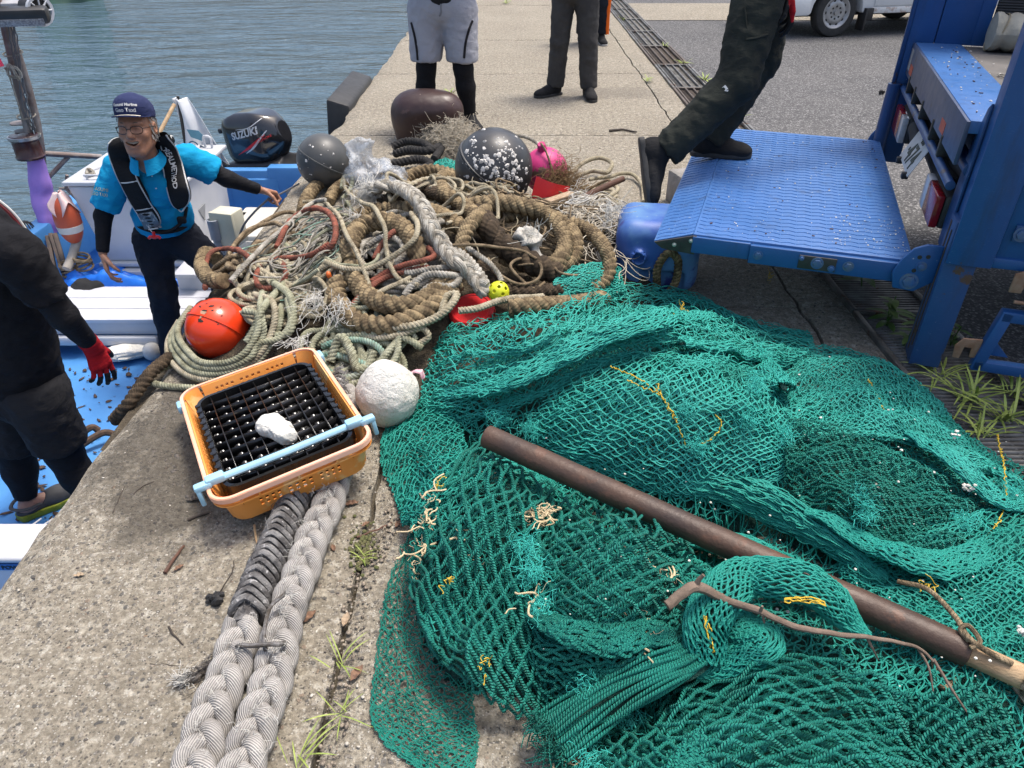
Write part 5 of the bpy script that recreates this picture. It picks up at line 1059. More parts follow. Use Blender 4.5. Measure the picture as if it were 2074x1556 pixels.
for (x, y, d, n, L) in ((868, 1010, (.1, .3, .4), 26, .05), (862, 1060, (-.1, .1, .3), 30, .05), (850, 1110, (-.1, 0, .3), 24, .05), (845, 1150, (0, -.2, .3), 14, .05), (1100, 1045, (.2, .1, .3), 70, .06), (1085, 1050, (-.2, 0, .3), 40, .05), (1285, 1290, (.2, .2, .3), 26, .05), (1295, 1270, (.1, .3, .3), 20, .05), (1360, 1170, (.2, .2, .3), 18, .05), (1090, 1205, (0, -.3, .3), 20, .05), (1150, 1500, (.1, .3, .3), 22, .05), (1180, 1545, (.1, .1, .3), 24, .05), (1135, 1530, (.1, .1, .3), 20, .04), (960, 1130, (.1, 0, .3), 10, .03), (930, 1090, (.1, 0, .3), 8, .03)):
    curlies(mb, onn(x, y, .062), max(3, n//4), L*1.3, .0027, int(x+y)); tuft(mb, onn(x, y, .06), A(*d)*A(1, 1, .2), n//3, L*.4, .0007, .02, 1.2)
mb.build('cream_frayed_ends', CFR, kt, ang=0)
mb = MB()
for (x, y, n, L) in ((1060, 1110, 60, .06), (1075, 1160, 60, .06), (1090, 1230, 40, .05), (1190, 1390, 70, .05), (1180, 1500, 80, .06), (1270, 1460, 50, .05), (1200, 1550, 60, .05), (1130, 1480, 40, .05), (1075, 870, 60, .05), (1010, 850, 40, .06)):
    p = onn(x, y, .06); tuft(mb, p, A(.1, -.1, .15), int(n*1.8), L*.6, .0006, .03, 1.1, 4, 9)
mb.build('teal_fluff', FZ, kt, ang=0)
mb = MB()
for (x, y, n, L, dz) in ((1530, 780, 50, .04, .12), (1510, 850, 60, .05, .13), (1580, 880, 60, .05, .07), (1740, 1010, 70, .05, .10), (1750, 1040, 60, .05, .10), (1390, 830, 40, .03, .15), (1420, 905, 50, .03, .12), (2040, 1000, 60, .05, .05), (1400, 900, 30, .03, .12), (1140, 830, 30, .04, .10), (1950, 1060, 50, .04, .06), (1540, 720, 40, .05, .08)):
    p = onn(x, y, dz); tuft(mb, p, A(.1, -.1, .15), int(n*1.8), L*.6, .0006, .03, 1.1, 4, 9)
mb.build('teal_fluff', FZ, nt, ang=0)
st = thing('fishing_net', 'thin dark green net skirt spread flat on bare concrete left of the thick net', 'fishing net', (-.3, 1.0, 0), 'discarded green nets')
flat = lambda x, y: 0*np.asarray(x, float)
layer(st, [[(840, 1060, .02), (900, 1080, .03), (980, 1120, .03)], [(785, 1180, .008), (860, 1210, .03), (960, 1240, .04)], [(768, 1290, .006), (850, 1320, .02), (960, 1350, .03)], [(752, 1400, .006), (840, 1420, .012), (960, 1440, .02)], [(760, 1480, .004), (850, 1500, .008), (970, 1500, .01)], [(850, 1560, .004), (900, 1570, .004), (960, 1560, .004)]], 11, 30, .0012, ND, 'netting', 2, .24, .3, gap=.004, hf=flat, offn=.008)
jt = thing('fishing_net', 'green net rolled into a thick bent sleeve under the dead branch', 'fishing net', (.45, 1.15, 0), 'discarded green nets')
def sleeve(parent, pts, rad, nu, nv, r, mat, n=2, wob=.08, name='netting', K=4, sides=5, fl=.62):
    P = cr(np.array([on(netheap, *p) for p in pts]), 60); P = P+.014*np.stack([vnoise(P*9+q) for q in (0, 7, 13)], 1); T, N0, B0 = ptframes(P); mb = MB(); rd = np.interp(np.linspace(0, 1, 60), np.linspace(0, 1, len(rad)), rad)
    X = np.cross(T, A(0, 0, 1)); X /= np.linalg.norm(X, axis=1)[:, None]; Z = np.cross(X, T)
    def ip(Arr, u): 
        s = u*59; i = np.minimum(s.astype(int), 58); f = (s-i)[..., None]; return Arr[i]*(1-f)+Arr[i+1]*f
    for k in range(n):
        def Sf(u, v, k=k):
            a = v*2*PI+u*1.1+k; R_ = (ip(rd[:, None], u)[..., 0])*(1-.07*k); return ip(P, u)+ip(X, u)*(R_*np.cos(a))[..., None]+ip(Z, u)*(R_*fl*np.sin(a))[..., None]
        lattice(mb, Sf, nu, nv, r, wob, .2, K, sides, .01, 0, .004)
    mb.build(name, mat, parent, ang=0)
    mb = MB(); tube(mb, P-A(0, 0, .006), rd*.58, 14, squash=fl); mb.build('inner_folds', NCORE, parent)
sleeve(jt, [(1760, 1285, .10), (1690, 1225, .13), (1610, 1185, .15), (1520, 1170, .16), (1455, 1200, .16), (1425, 1260, .14), (1420, 1330, .11)], [.012, .045, .052, .052, .052, .05, .045], 20, 20, .0021, NF, 2)
sleeve(jt, [(1400, 1195, .06), (1470, 1245, .09), (1540, 1310, .10), (1440, 1340, .08), (1380, 1330, .06)], [.03, .042, .045, .04, .03], 16, 16, .0021, NF, 2)
sleeve(jt, [(1380, 1090, .05), (1480, 1105, .07), (1570, 1140, .07), (1650, 1180, .06)], [.03, .04, .04, .03], 14, 14, .0023, NF, 2)
mb = MB()
YS = [(1590, 1215), (1620, 1213), (1650, 1215), (1670, 1222)]
for k in range(4): P = cr([onn(x, y+k*3-4, .185) for x, y in YS], 60); tube(mb, P+.004*np.stack([vnoise(P*110+q+k) for q in (0, 5, 9)], 1), .0015, 5)
for k in range(3): P = cr([onn(1425+k*4, 1250, .19), onn(1432+k*4, 1290, .175), onn(1440+k*4, 1320, .15)], 40); tube(mb, P+.004*np.stack([vnoise(P*110+q+k) for q in (0, 5, 9)], 1), .0015, 5)
mb.build('yellow_seam', YTW, jt, ang=0)
ht = thing('net_hank', 'hank of parallel green twine strands folded at the bottom middle of the net heap', 'net hank', (.2, .85, 0))
mb = MB(); cl = cr([onn(*p) for p in ((1120, 1500, .08), (1170, 1460, .11), (1240, 1415, .13), (1320, 1375, .13), (1390, 1345, .11), (1430, 1310, .08))], 40); T, N0, B0 = ptframes(cl); X = np.cross(T, A(0, 0, 1)); X /= np.linalg.norm(X, axis=1)[:, None]
Ps = []
for k in range(30):
    a = rng.random()*PI; sp = np.linspace(1.25, .75, 40)*rng.uniform(.6, 1); o = .050*math.cos(a); z = .036*math.sin(a)*rng.uniform(.6, 1); w_ = np.linspace(0, 5, 40)
    Ps.append(cl+X*(o*sp*(1+.25*np.sin(w_*rng.uniform(.6, 1.4)+k)))[:, None]+np.outer(z+.008*np.sin(w_*1.3+k*2), A(0, 0, 1)))
for P in Ps: tube(mb, P, .0044, 7)
for P in Ps[:16]: tuft(mb, P[0], P[0]-P[2]+A(0, 0, .004), 7, .04, .0012, .004, .35)
mb.build('strands', NK, ht, ang=0)
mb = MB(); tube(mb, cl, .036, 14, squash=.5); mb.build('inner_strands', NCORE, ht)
mb = MB(); cl = cr([onn(*p) for p in ((1020, 1135, .10), (1130, 1175, .12), (1230, 1215, .10), (1340, 1215, .09))], 40)
ft = thing('net_folds', 'gathered folds of green net bunched into ropy ridges across the heap', 'net folds', onn(1300, 1000, 0))
for pts, rad, nu, nv, r, m in (([(885, 800, .08), (990, 790, .12), (1090, 745, .15), (1200, 690, .16), (1330, 650, .14), (1440, 640, .10)], [.03, .045, .05, .045, .035], 26, 20, .0019, NB),
  ([(1380, 688, .13), (1470, 705, .12), (1545, 735, .10), (1590, 790, .08)], [.02, .035, .04, .03], 14, 16, .0018, NB),
  ([(1640, 1040, .05), (1740, 1085, .07), (1860, 1135, .08), (1960, 1125, .06), (2060, 1080, .04)], [.012, .034, .045, .036, .012], 20, 16, .0021, NF),
  ([(1075, 1240, .04), (1150, 1280, .07), (1240, 1295, .08), (1330, 1285, .08), (1400, 1300, .05)], [.012, .034, .042, .034, .012], 12, 10, .0037, NK),
  ([(1430, 1490, .10), (1390, 1540, .10), (1400, 1610, .08)], [.025, .04, .04], 7, 10, .004, NK),
  ([(1840, 870, .05), (1930, 930, .07), (2010, 1000, .06), (2090, 1040, .04)], [.010, .03, .036, .02], 16, 15, .0017, NB)): sleeve(ft, pts, rad, nu, nv, r, m, 2, .13, fl=.45)
bt = thing('fishing_net', 'small scrap of bright green net squeezed against the blue container', 'fishing net', onp(1210, 555, 0), 'discarded green nets')
layer(bt, [[(1130, 555, .06), (1180, 535, .08), (1230, 530, .07), (1258, 545, .03)], [(1120, 575, .07), (1180, 560, .10), (1230, 560, .09), (1262, 570, .03)], [(1130, 600, .04), (1190, 590, .07), (1240, 590, .05), (1270, 592, .02)]], 12, 12, .0018, NB, 'netting', 3, .15, .25, hf=mound)
bt = thing('fishing_net', 'little wad of bright green net tucked left of the big black float', 'fishing net', onp(903, 335, 0), 'discarded green nets')
layer(bt, [[(880, 330, .06), (900, 322, .09), (922, 328, .06)], [(878, 340, .06), (900, 335, .10), (924, 338, .06)], [(885, 350, .04), (905, 345, .06), (925, 350, .04)]], 9, 9, .002, NB, 'netting', 3, .25, .3, hf=mound)
bt = thing('fishing_net', 'strip of green net peeping out between crate and round foam float', 'fishing net', W(710, 770, 0), 'discarded green nets')
layer(bt, [[(690, 745, .04), (730, 735, .05), (760, 740, .05)], [(695, 780, .03), (725, 775, .04), (745, 780, .03)], [(705, 820, .02), (725, 820, .02), (745, 825, .02)]], 8, 10, .002, NF, 'netting', 2, .2, .3, hf=flat)
mb = MB()
for k in range(150):
    x, y = rng.uniform(1100, 2060), rng.uniform(700, 1420); p = onn(x, y, .07)
    if inside(p[None])[0]: sphere(mb, p, .002+.003*rng.random()**2, 6, 4, (1, 1, .6))
for (x, y) in ((1775, 985), (1780, 998), (2070, 1280), (1935, 880), (1965, 985)):
    for k in range(6): sphere(mb, onn(x, y, .08)+rng.normal(0, .006, 3), .005+.004*rng.random(), 8, 5, (1, .7, .5), noi=.3)
mb.build('foam_crumbs', FOAM, None, kind='stuff', label='white foam crumbs sprinkled over the green net', cat='crumbs')
TWG = mt('grey brown twig bark', (.20, .145, .11), (.12, .085, .06), .85, 20, .6, 80, .004)
t = thing('dead_branch', 'long thin dead branch with a forked thick end, lying on the net near the pipe', 'branch', onn(1400, 1190, 0))
mb = MB(); P = cr([onn(*p) for p in ((1350, 1228, .19), (1385, 1200, .20), (1412, 1190, .20), (1470, 1215, .20), (1540, 1240, .21), (1620, 1272, .20), (1700, 1285, .19), (1760, 1290, .17), (1850, 1310, .15), (1890, 1340, .13))], 120)
tube(mb, P+.003*np.stack([vnoise(P*40+k) for k in range(3)], 1), np.interp(np.linspace(0, 1, 120), [0, .12, .3, 1], [.0115, .0125, .0085, .003]), 9); mb.build('stem', TWG, t)
for pts, r in (([(1408, 1190, .20), (1415, 1175, .22), (1425, 1165, .24)], .008), ([(1540, 1240, .21), (1544, 1228, .23)], .005), ([(1545, 1245, .21), (1548, 1262, .19)], .004), ([(1755, 1290, .17), (1768, 1315, .14), (1778, 1335, .11)], .0035), ([(1860, 1315, .14), (1880, 1350, .13), (1890, 1400, .10)], .003), ([(1890, 1335, .13), (1930, 1400, .11), (1960, 1445, .08)], .0035)):
    mb = MB(); P = cr([onn(*p) for p in pts], 20); tube(mb, P, np.linspace(r, r*.5, 20), 8); mb.build('twig', TWG, t)
P0 = A(1.55, 2.66, 0); tr_r = A(.316, .949, 0); tr_t = A(.949, -.316, 0); tr_r /= np.linalg.norm(tr_r); tr_t /= np.linalg.norm(tr_t)
TM = np.stack([tr_r, tr_t, A(0, 0, 1)], 1)
def T_(a, b, z): return P0+tr_r*a+tr_t*b+A(0, 0, z)
def paint(name, c1, c2, rust=.70, chip=.70):
    m, t = new(name); o = t.co('Object')
    col = t.mix(t.ramp(t.noise(2.2, o, 5, .65), [(.35, 0.0), (.68, 1.0)]), c1, c2)
    sc = t.ramp(t.noise(60, t.co('Object', (1, 1, 9)), 4, .7), [(.62, 0.0), (.70, .5)]); col = t.mix(sc, col, (.12, .20, .36))
    st = t.ramp(t.noise(3.5, t.co('Object', (3, 3, .5)), 5, .7), [(.56, 0.0), (.74, .55)]); col = t.mix(st, col, (.028, .045, .085))
    rs = t.ramp(t.noise(11, o, 7, .68), [(rust, 0.0), (rust+.05, 1.0)]); col = t.mix(rs, col, (.085, .05, .032))
    ch = t.ramp(t.noise(55, o, 5, .7), [(chip, 0.0), (chip+.03, 1.0)]); col = t.mix(ch, col, (.30, .34, .42))
    t.out(Base_Color=col, Roughness=t.math('MULTIPLY_ADD', t.noise(18, o, 4), .35, .25), Normal=t.bump(t.math('ADD', t.noise(4, o, 3), t.math('MULTIPLY', t.noise(120, o, 3), .3)), .12, .01), Specular_IOR_Level=.5); return m
BP = paint('blue truck paint', (.014, .075, .235), (.020, .095, .285), .66); BPD = paint('worn dark blue truck paint', (.014, .060, .18), (.024, .075, .21), .60)
BPL = paint('blue deck paint', (.036, .125, .335), (.052, .152, .395), .67, .65)
GBL = paint('scraped grey blue steel', (.085, .105, .15), (.06, .085, .16), .6)
DK = mt('black chassis paint', (.016, .016, .018), (.03, .028, .026), .6, 6, .3, 40)
DKP = mt('dark grease plate', (.035, .035, .034), (.06, .055, .05), .55, 14, .3, 60, metal=.3)
ZN = mt('painted bolt head', (.03, .10, .28), (.10, .14, .2), .45, 30, .2)
tk = thing('truck', 'blue work truck with its chequered tail lift lowered beside the nets', 'truck', T_(.8, 1.5, 0))
def tb(a0, a1, b0, b1, z0, z1, bev=.004, mb=None, m=0): return box(mb if mb is not None else MB(), T_((a0+a1)/2, (b0+b1)/2, (z0+z1)/2), (abs(a1-a0), abs(b1-b0), abs(z1-z0)), TM, bev, m)
def bolt(p, n, r=.011, parent=tk, name='bolt', mat=None):
    mb = MB(); lathe(mb, [(0, .008), (r*.5, .0085), (r*1.0, .007), (r*1.05, 0)], p, n, 6); lathe(mb, [(r*1.0, .002), (r*1.5, .0015), (r*1.5, -.001)], p, n, 16); mb.build(name, mat or ZN, parent, ang=25)
ZP = .42
pl = MB(); tb(-.055, 1.65, -.83, .0, ZP-.035, ZP, .003, pl)
def treads(mb, a0, a1, b0, b1, F, sa=.043, sb=.030):
    na, nb = int((a1-a0)/sa), int((b1-b0)/sb)
    for j in range(nb):
        for i in range(na):
            a = a0+(i+.5)*sa; b = b0+(j+.5)*sb; g = .33*(1 if j % 2 else -1); L, w_ = .0165, .0042
            ca, sa_ = math.sin(g), math.cos(g); q = []
            for (x, y, z) in ((-L, -w_, 0), (L, -w_, 0), (L, w_, 0), (-L, w_, 0), (-L*.8, -w_*.5, .0034), (L*.8, -w_*.5, .0034), (L*.8, w_*.5, .0034), (-L*.8, w_*.5, .0034)): q.append(F(a+x*ca+y*sa_, b+x*sa_-y*ca, z))
            mb.add(np.array(q), [[4, 5, 6, 7], [0, 1, 5, 4], [1, 2, 6, 5], [2, 3, 7, 6], [3, 0, 4, 7]])
treads(pl, -.05, 1.645, -.82, -.01, lambda a, b, z: T_(a, b, ZP+z-.0005))
plo = pl.build('lift_platform', BPL, tk, ang=30)
mb = MB(); f0, f1 = T_(-.055, -.83, ZP), T_(-.075, -.985, ZP-.045)
def flapF(u, v): 
    return T_(0, 0, 0)+tr_r*(-.055+1.705*u)[..., None]+tr_t*(-.8305-.155*v)[..., None]+A(0, 0, 1)*(ZP-.002-.05*v)[..., None]
sheet(mb, flapF, 2, 2, .006)
treads(mb, -.05, 1.645, 0, .15, lambda a, b, z: T_(a, -.8305-b, ZP-.002-.05*b/.155+z+.0028))
mb.build('platform_flap', BPL, plo, ang=30)
mb = MB(); tb(-.082, -.058, -.60, .03, ZP-.085, ZP-.008, .004, mb); tb(-.072, -.056, -.83, -.60, ZP-.075, ZP-.006, .003, mb); mb.build('side_rail', BP, plo, ang=30)
mb = MB(); prism(mb, [(-.985, ZP-.05), (-.83, ZP-.004), (-.815, ZP-.004), (-.815, ZP-.085), (-.95, ZP-.075)], .058, .068, P0, tr_t, (0, 0, 1), -tr_r, .002); mb.build('end_plate', DKP, plo, ang=30)
mb = MB(); prism(mb, [(-.41, ZP-.075), (-.41, ZP-.02), (-.27, ZP-.02), (-.27, ZP-.075)], .083, .089, P0, tr_t, (0, 0, 1), -tr_r, .002); mb.build('latch_plate', DKP, plo, ang=30)
for b, z, r in ((-.565, -.045, .013), (-.225, -.045, .014), (.0-.05, -.05, .012)): bolt(T_(-.083, b, ZP+z), -tr_r, r, plo)
for b, z, r in ((-.40, -.032, .007), (-.34, -.045, .016), (-.285, -.06, .009)): bolt(T_(-.090, b, ZP+z), -tr_r, r, plo)
for b, z in ((-.90, -.05), (-.835, -.025)): bolt(T_(-.070, b, ZP+z), -tr_r, .006, plo, mat=mt('bright screw', (.5, .5, .48), None, .4, metal=.7))
for a in (.25, .8, 1.35):
    mb = MB(); tb(a-.03, a+.03, -.8, 0, ZP-.09, ZP-.036, .003, mb); mb.build('cross_beam', BPD, plo)
def bracket(a, sgn):
    mb = MB(); th = np.linspace(-PI/2-.5, PI/2+.1, 14)
    pts = [(-.055, ZP-.10), (-.07, ZP-.04), (-.05, ZP+.02), (-.02, ZP+.065), (.02, ZP+.085), (.075, ZP+.085), (.075, ZP-.06), (.02, ZP-.105)]
    prism(mb, pts, -.008, .008, P0+tr_r*a, tr_t, (0, 0, 1), -tr_r, .004); mb.build('hinge_bracket', BP, tk, ang=35)
bracket(-.095, 1); bracket(1.69, 1)
for b, z, r in ((-.005, ZP-.065, .022), (.02, ZP+.0, .013)): bolt(T_(-.104, b, z), -tr_r, r, tk)
mb = MB(); 
for b, z in ((.005, ZP+.035), (.033, ZP+.04), (.0, ZP-.02)): lathe(mb, [(.0, .0005), (.008, .0005), (.008, -.002)], T_(-.1035, b, z), -tr_r, 14)
mb.build('bracket_holes', DK, tk)
mb = MB(); tb(-.155, -.035, .075, .185, .03, .62, .006, mb); mb.build('lift_leg', BPD, tk)
mb = MB(); tb(-.127, -.119, .072, .0745, .10, .58, 0, mb); tb(-.085, -.07, .0735, .0747, .06, .60, .0, mb); mb.build('leg_slot', mt('rust streak', (.10, .06, .04), (.05, .035, .028), .9, 9), tk)
mb = MB(); tb(-.165, -.03, .092, .21, .47, 2.4, .008, mb); tb(-.175, -.163, .078, .225, .47, 2.4, .004, mb); mb.build('lift_column', BP, tk)
mb = MB(); prism(mb, [(-.02, .98), (.045, .84), (.055, .55), (.04, .47), (-.05, .45), (-.05, 1.0)], .080, .090, P0, tr_r, (0, 0, 1), tr_t, .003); mb.build('column_flange', BPD, tk)
mb = MB(); tb(-.155, -.125, .215, 3.6, .50, 2.3, .006, mb); tb(-.165, -.12, .215, 3.6, .47, .51, .006, mb); mb.build('side_wall', BP, tk)
mb = MB(); tb(-.163, -.154, .26, .52, .72, 1.9, .006, mb); mb.build('side_hatch', BP, tk)
mb = MB(); tb(-.166, -.156, .255, .34, .575, .635, .003, mb); mb.build('bolt_plate', BPD, tk)
bolt(T_(-.166, .28, .605), -tr_r, .018); bolt(T_(-.166, .32, .602), -tr_r, .012); bolt(T_(-.163, .32, .75), -tr_r, .008)
mb = MB(); tb(-.20, -.15, .40, .48, .44, 2.2, .006, mb); mb.build('side_stake', BPL, tk)
RST = mt('rusty hook steel', (.22, .11, .06), (.30, .2, .14), .8, 20, .5)
mb = MB(); prism(mb, [(.30, .40), (.30, .47), (.335, .49), (.43, .49), (.43, .40), (.385, .40), (.38, .445), (.345, .445), (.34, .40)], .185, .193, P0, tr_t, (0, 0, 1), -tr_r, .002); mb.build('latch_hook', RST, tk)
mb = MB(); tube(mb, [T_(-.19, .33, .365), T_(-.19, .5, .36)], .007, 8); mb.build('latch_pin', RST, tk)
mb = MB()
gb = lambda a, b, z: T_(a, b, z)
for (p, q) in (((.33, .30), (.30, .085)), ((.33, .30), (1.9, .30)), ((.30, .085), (1.9, .085))):
    x, y = T_(-.17, p[0], p[1]), T_(-.17, q[0], q[1]); s, u, d = frame(y-x, tr_r); box(mb, (x+y)/2, (.042, .042, np.linalg.norm(y-x)+.036), np.stack([s, u, d], 1), .005)
mb.build('side_guard', BP, tk, ang=30)
mb = MB(); prism(mb, [(.31, .12), (.31, .21), (.40, .12)], .148, .154, P0, tr_t, (0, 0, 1), -tr_r, .002); mb.build('gusset', BP, tk)
mb = MB(); prism(mb, [(.21, .10), (.205, .15), (.225, .185), (.29, .19), (.29, .11), (.265, .11), (.262, .15), (.238, .15), (.234, .10)], .168, .177, P0, tr_t, (0, 0, 1), -tr_r, .002); mb.build('latch_hook', RST, tk)
mb = MB(); tb(.0, 1.66, .045, .26, .885, .93, .004, mb); mb.build('bed_edge', BPL, tk)
mb = MB(); tb(.0, 1.66, .262, 3.6, .89, .922, .003, mb); mb.build('bed_floor', mt('grey worn bed floor', (.16, .15, .14), (.10, .095, .09), .8, 5, .4, 40, .006), tk)
mb = MB(); tb(.0, 1.68, .035, .05, .775, .926, .002, mb); mb.build('rear_sill', GBL, tk)
mb = MB(); box(mb, T_(1.60, .0345, .855), (.07, .002, .10), TM); mb.build('warning_label', mt('dirty white label', (.38, .38, .36), (.2, .2, .2), .7, 40), tk)
ORF = mt('faded red reflector tape', (.52, .085, .04), (.42, .07, .04), .5, 30)
for a in (1.50, .36):
    mb = MB(); box(mb, T_(a, .0343, .82), (.10, .002, .045), TM); mb.build('reflector', ORF, tk)
for b, z, r in ((.045, .705, .017), (.095, .765, .026)):
    mb = MB(); tube(mb, [T_(-.02, b, z), T_(1.68, b, z)], r, 16); mb.build('rear_bar', BPD, tk)
for a in (1.45, 1.2, .9, .55, .3):
    mb = MB(); tb(a-.012, a+.012, .03, .08, .72, .80, .003, mb); mb.build('bar_clip', DKP, tk)
mb = MB(); tb(.1, 1.55, .16, 3.5, .55, .885, .01, mb); tb(.2, .35, .2, 3.5, .42, .56, .01, mb); tb(1.3, 1.45, .2, 3.5, .42, .56, .01, mb); mb.build('chassis', DK, tk)
mb = MB(); tube(mb, cr([T_(1.25, .1, .60), T_(1.1, .12, .55), T_(.95, .14, .58), T_(.6, .15, .56), T_(.3, .12, .6)], 30), .045, 12); mb.build('hose', DK, tk)
LR = mt('red lamp lens', (.30, .012, .012), (.20, .01, .012), .15, 30, .1, coat=.4); LW = mt('clear lamp lens', (.55, .55, .55), (.45, .45, .45), .15, 60, .2); LO = mt('amber lamp lens', (.50, .11, .04), (.42, .09, .03), .15, 30, .1)
def lamp(a0, a1, z0, z1, wh):
    mb = MB(); tb(a0, a1, .06, .12, z0, z1, .012, mb); l = mb.build('tail_lamp', DKP, tk)
    n = (a1-a0); w0, w1 = (a0, a0+n*.30) if wh < 0 else (a1-n*.30, a1); r0, r1 = (w1+.002, a1) if wh < 0 else (a0, w0-.002)
    mb = MB(); tb(r0, r1, .03, .06, z0+.003, z1-.003, .006, mb); mb.build('red_lens', LR, l)
    mb = MB(); tb(w0, w1, .03, .06, z0+.003, z1-.003, .006, mb); mb.build('clear_lens', LW, l)
    mb = MB(); lathe(mb, [(.05, 0), (.055, .02), (.05, .03), (.055, .05), (.048, .07)], T_((a0+a1)/2, .12, (z0+z1)/2), tr_t, 20); mb.build('lamp_socket', DK, l)
lamp(1.28, 1.60, .505, .635, -1); lamp(.05, .34, .515, .645, 1)
pn = nrm(-tr_t*.8-A(0, 0, -.35)); pu = nrm(A(0, 0, 1)-pn*np.dot(pn, A(0, 0, 1))); pex = -tr_r   # reading direction seen from behind
pc_ = T_(.80, .045, .605); mb = MB(); box(mb, pc_, (.34, .165, .003), np.stack([pex, pu, np.cross(pex, pu)], 1), .001); npl = mb.build('number_plate', mt('dirty white plate', (.58, .58, .56), (.46, .46, .44), .5, 20), tk)
mb = MB(); fo = pc_+nrm(np.cross(pex, pu))*.003
lettering(mb, '\u00b7474', fo-pex*.115-pu*.066, pex, pu, .125, .001, bold=.002); lettering(mb, '480', fo-pex*.02+pu*.035, pex, pu, .052, .001); mb.build('plate_digits', mt('dark green plate ink', (.015, .035, .03), None, .5), npl)
mb = MB()
for a in (.12, -.12): box(mb, pc_+pex*a-pu*.09, (.03, .03, .03), TM, .006)
mb.build('plate_clips', DK, npl)
mb = MB(); tb(1.665, 1.80, .0, .13, .30, 2.4, .008, mb); mb.build('lift_column', BP, tk)
mb = MB(); tb(1.655, 1.675, -.02, .0, .62, 2.4, .003, mb); tube(mb, [T_(1.665, .0, .30), T_(1.665, .0, .72)], .035, 16); mb.build('column_flange', BPD, tk)
mb = MB(); tb(1.66, 1.70, .132, .36, .926, 2.4, .005, mb); tb(1.655, 1.665, .30, .36, .926, 2.4, .003, mb); mb.build('inner_panel', BP, tk)
def tarp():
    m, t = new('dark ribbed side lining'); o = t.co('Object'); w = t.n('ShaderNodeTexWave', {'Vector': o, 'Scale': 26, 'Distortion': .4}, bands_direction='Z').outputs[1]
    t.out(Base_Color=t.mix(t.noise(8, o), (.045, .045, .047), (.08, .078, .075)), Roughness=.8, Normal=t.bump(w, .6, .01)); return m
mb = MB(); tb(1.665, 1.69, .37, 3.6, .922, 2.2, .003, mb); tb(-.12, 1.69, 3.6, 3.65, .5, 2.3, .003, mb); mb.build('lining', tarp(), tk)
mb = MB(); tb(-.12, 1.72, 3.66, 5.2, .35, 2.2, .08, mb); mb.build('cab', BP, tk)
TY = mt('tyre rubber', (.022, .022, .023), (.035, .035, .034), .8, 12, .4, 50, .006)
RIM = mt('silver steel rim', (.42, .42, .42), (.30, .30, .30), .4, 9, .15, metal=.5)
def wheel(c, ax, r, w, parent):
    mb = MB(); lathe(mb, [(r*.62, -w*.46), (r*.80, -w*.5), (r*.95, -w*.46), (r, -w*.34), (r, w*.34), (r*.95, w*.46), (r*.80, w*.5), (r*.62, w*.46)], c, ax, 48); wo_ = mb.build('wheel', TY, parent, ang=40)
    mb = MB(); lathe(mb, [(r*.64, w*.40), (r*.66, w*.475), (r*.63, w*.48), (r*.57, w*.40), (r*.50, w*.33), (r*.44, w*.38), (r*.34, w*.42), (r*.24, w*.36), (r*.10, w*.36), (r*.09, w*.48), (0, w*.48)], c, ax, 48); mb.build('rim', RIM, wo_, ang=35)
    s, u, d = frame(ax); mb = MB()
    for k in range(10): a = k*2*PI/10; q = s*math.cos(a)+u*math.sin(a); sphere(mb, c+q*r*.50+d*w*.345, .018*r/.28, 10, 6, (1, 1, .25), np.stack([s, u, d], 1))
    for k in range(8): a = k*2*PI/8; q = s*math.cos(a)+u*math.sin(a); sphere(mb, c+q*r*.25+d*w*.37, .014*r/.28, 8, 6, (1, 1, .5), np.stack([s, u, d], 1))
    mb.build('rim_holes', DK, wo_); return wo_
for a in (.12, 1.55): wheel(T_(a, 2.7, .36), -tr_r if a < 1 else tr_r, .36, .2, tk)
mb = MB()
for k in range(230):
    a, b = rng.random()*1.65-.03, -.8*rng.random()**(.7)
    if rng.random() < .45: a = .02+.35*rng.random(); b = -.3*rng.random()
    sphere(mb, T_(a, b, ZP+.003), .0016+.0035*rng.random()**3, 6, 4, (1, 1, .5))
for k in range(60): sphere(mb, T_(.05+1.5*rng.random(), .06+.3*rng.random(), .932), .002+.004*rng.random()**2, 6, 4, (1, 1, .5))
mb.build('shell_crumbs', SHELL, None, kind='stuff', label='white shell crumbs scattered on the blue platform and truck bed', cat='crumbs')
mb = MB()
for k in range(36):
    p = T_(1.6*rng.random(), -.8*rng.random(), ZP+.004); s, u, d = frame(A(rng.normal(), rng.normal(), 0)); box(mb, p, (.003+.002*rng.random(), .003, .004+.013*rng.random()**2), np.stack([s, u, d], 1))
for k in range(22):
    p = T_(.05+1.5*rng.random(), .06+.2*rng.random(), .933); s, u, d = frame(A(rng.normal(), rng.normal(), 0)); box(mb, p, (.004, .003, .004+.014*rng.random()**2), np.stack([s, u, d], 1))
mb.build('bark_crumbs', STICK, None, kind='stuff', label='dark bark crumbs scattered on the blue platform and truck bed', cat='crumbs')
CAN = mt('off white canvas', (.46, .45, .38), (.34, .33, .27), .9, 7, .5, 40, .01)
q0, q1 = T_(1.535, .35, 1.01), T_(1.56, 1.15, 1.01); t = thing('canvas_roll', 'rolled off white canvas tied with cord, lying on the truck bed', 'canvas roll', (q0+q1)/2*A(1, 1, 0)+A(0, 0, .925))
mb = MB(); P = cr([q0, (q0+q1)/2, q1], 60); L = np.linspace(0, .75, 60); tube(mb, P, .085*(1-.10*np.abs(np.sin(L*34))**6)+.003*np.sin(L*90), 24, prof=lambda th, s: 1+.03*np.sin(th*3+s*12)+.02*np.sin(th*7+s*30)); mb.build('roll', CAN, t, ang=0)
mb = MB()
for k in range(8):
    q = q0+(q1-q0)*(.03+.125*k); s, u, d = frame(q1-q0); th = np.linspace(0, 2*PI, 24); tube(mb, q+(s[None]*np.cos(th)[:, None]+u[None]*np.sin(th)[:, None])*.083+d*(.03*np.sin(th))[:, None], .004, 6)
mb.build('ties', CRM, t)
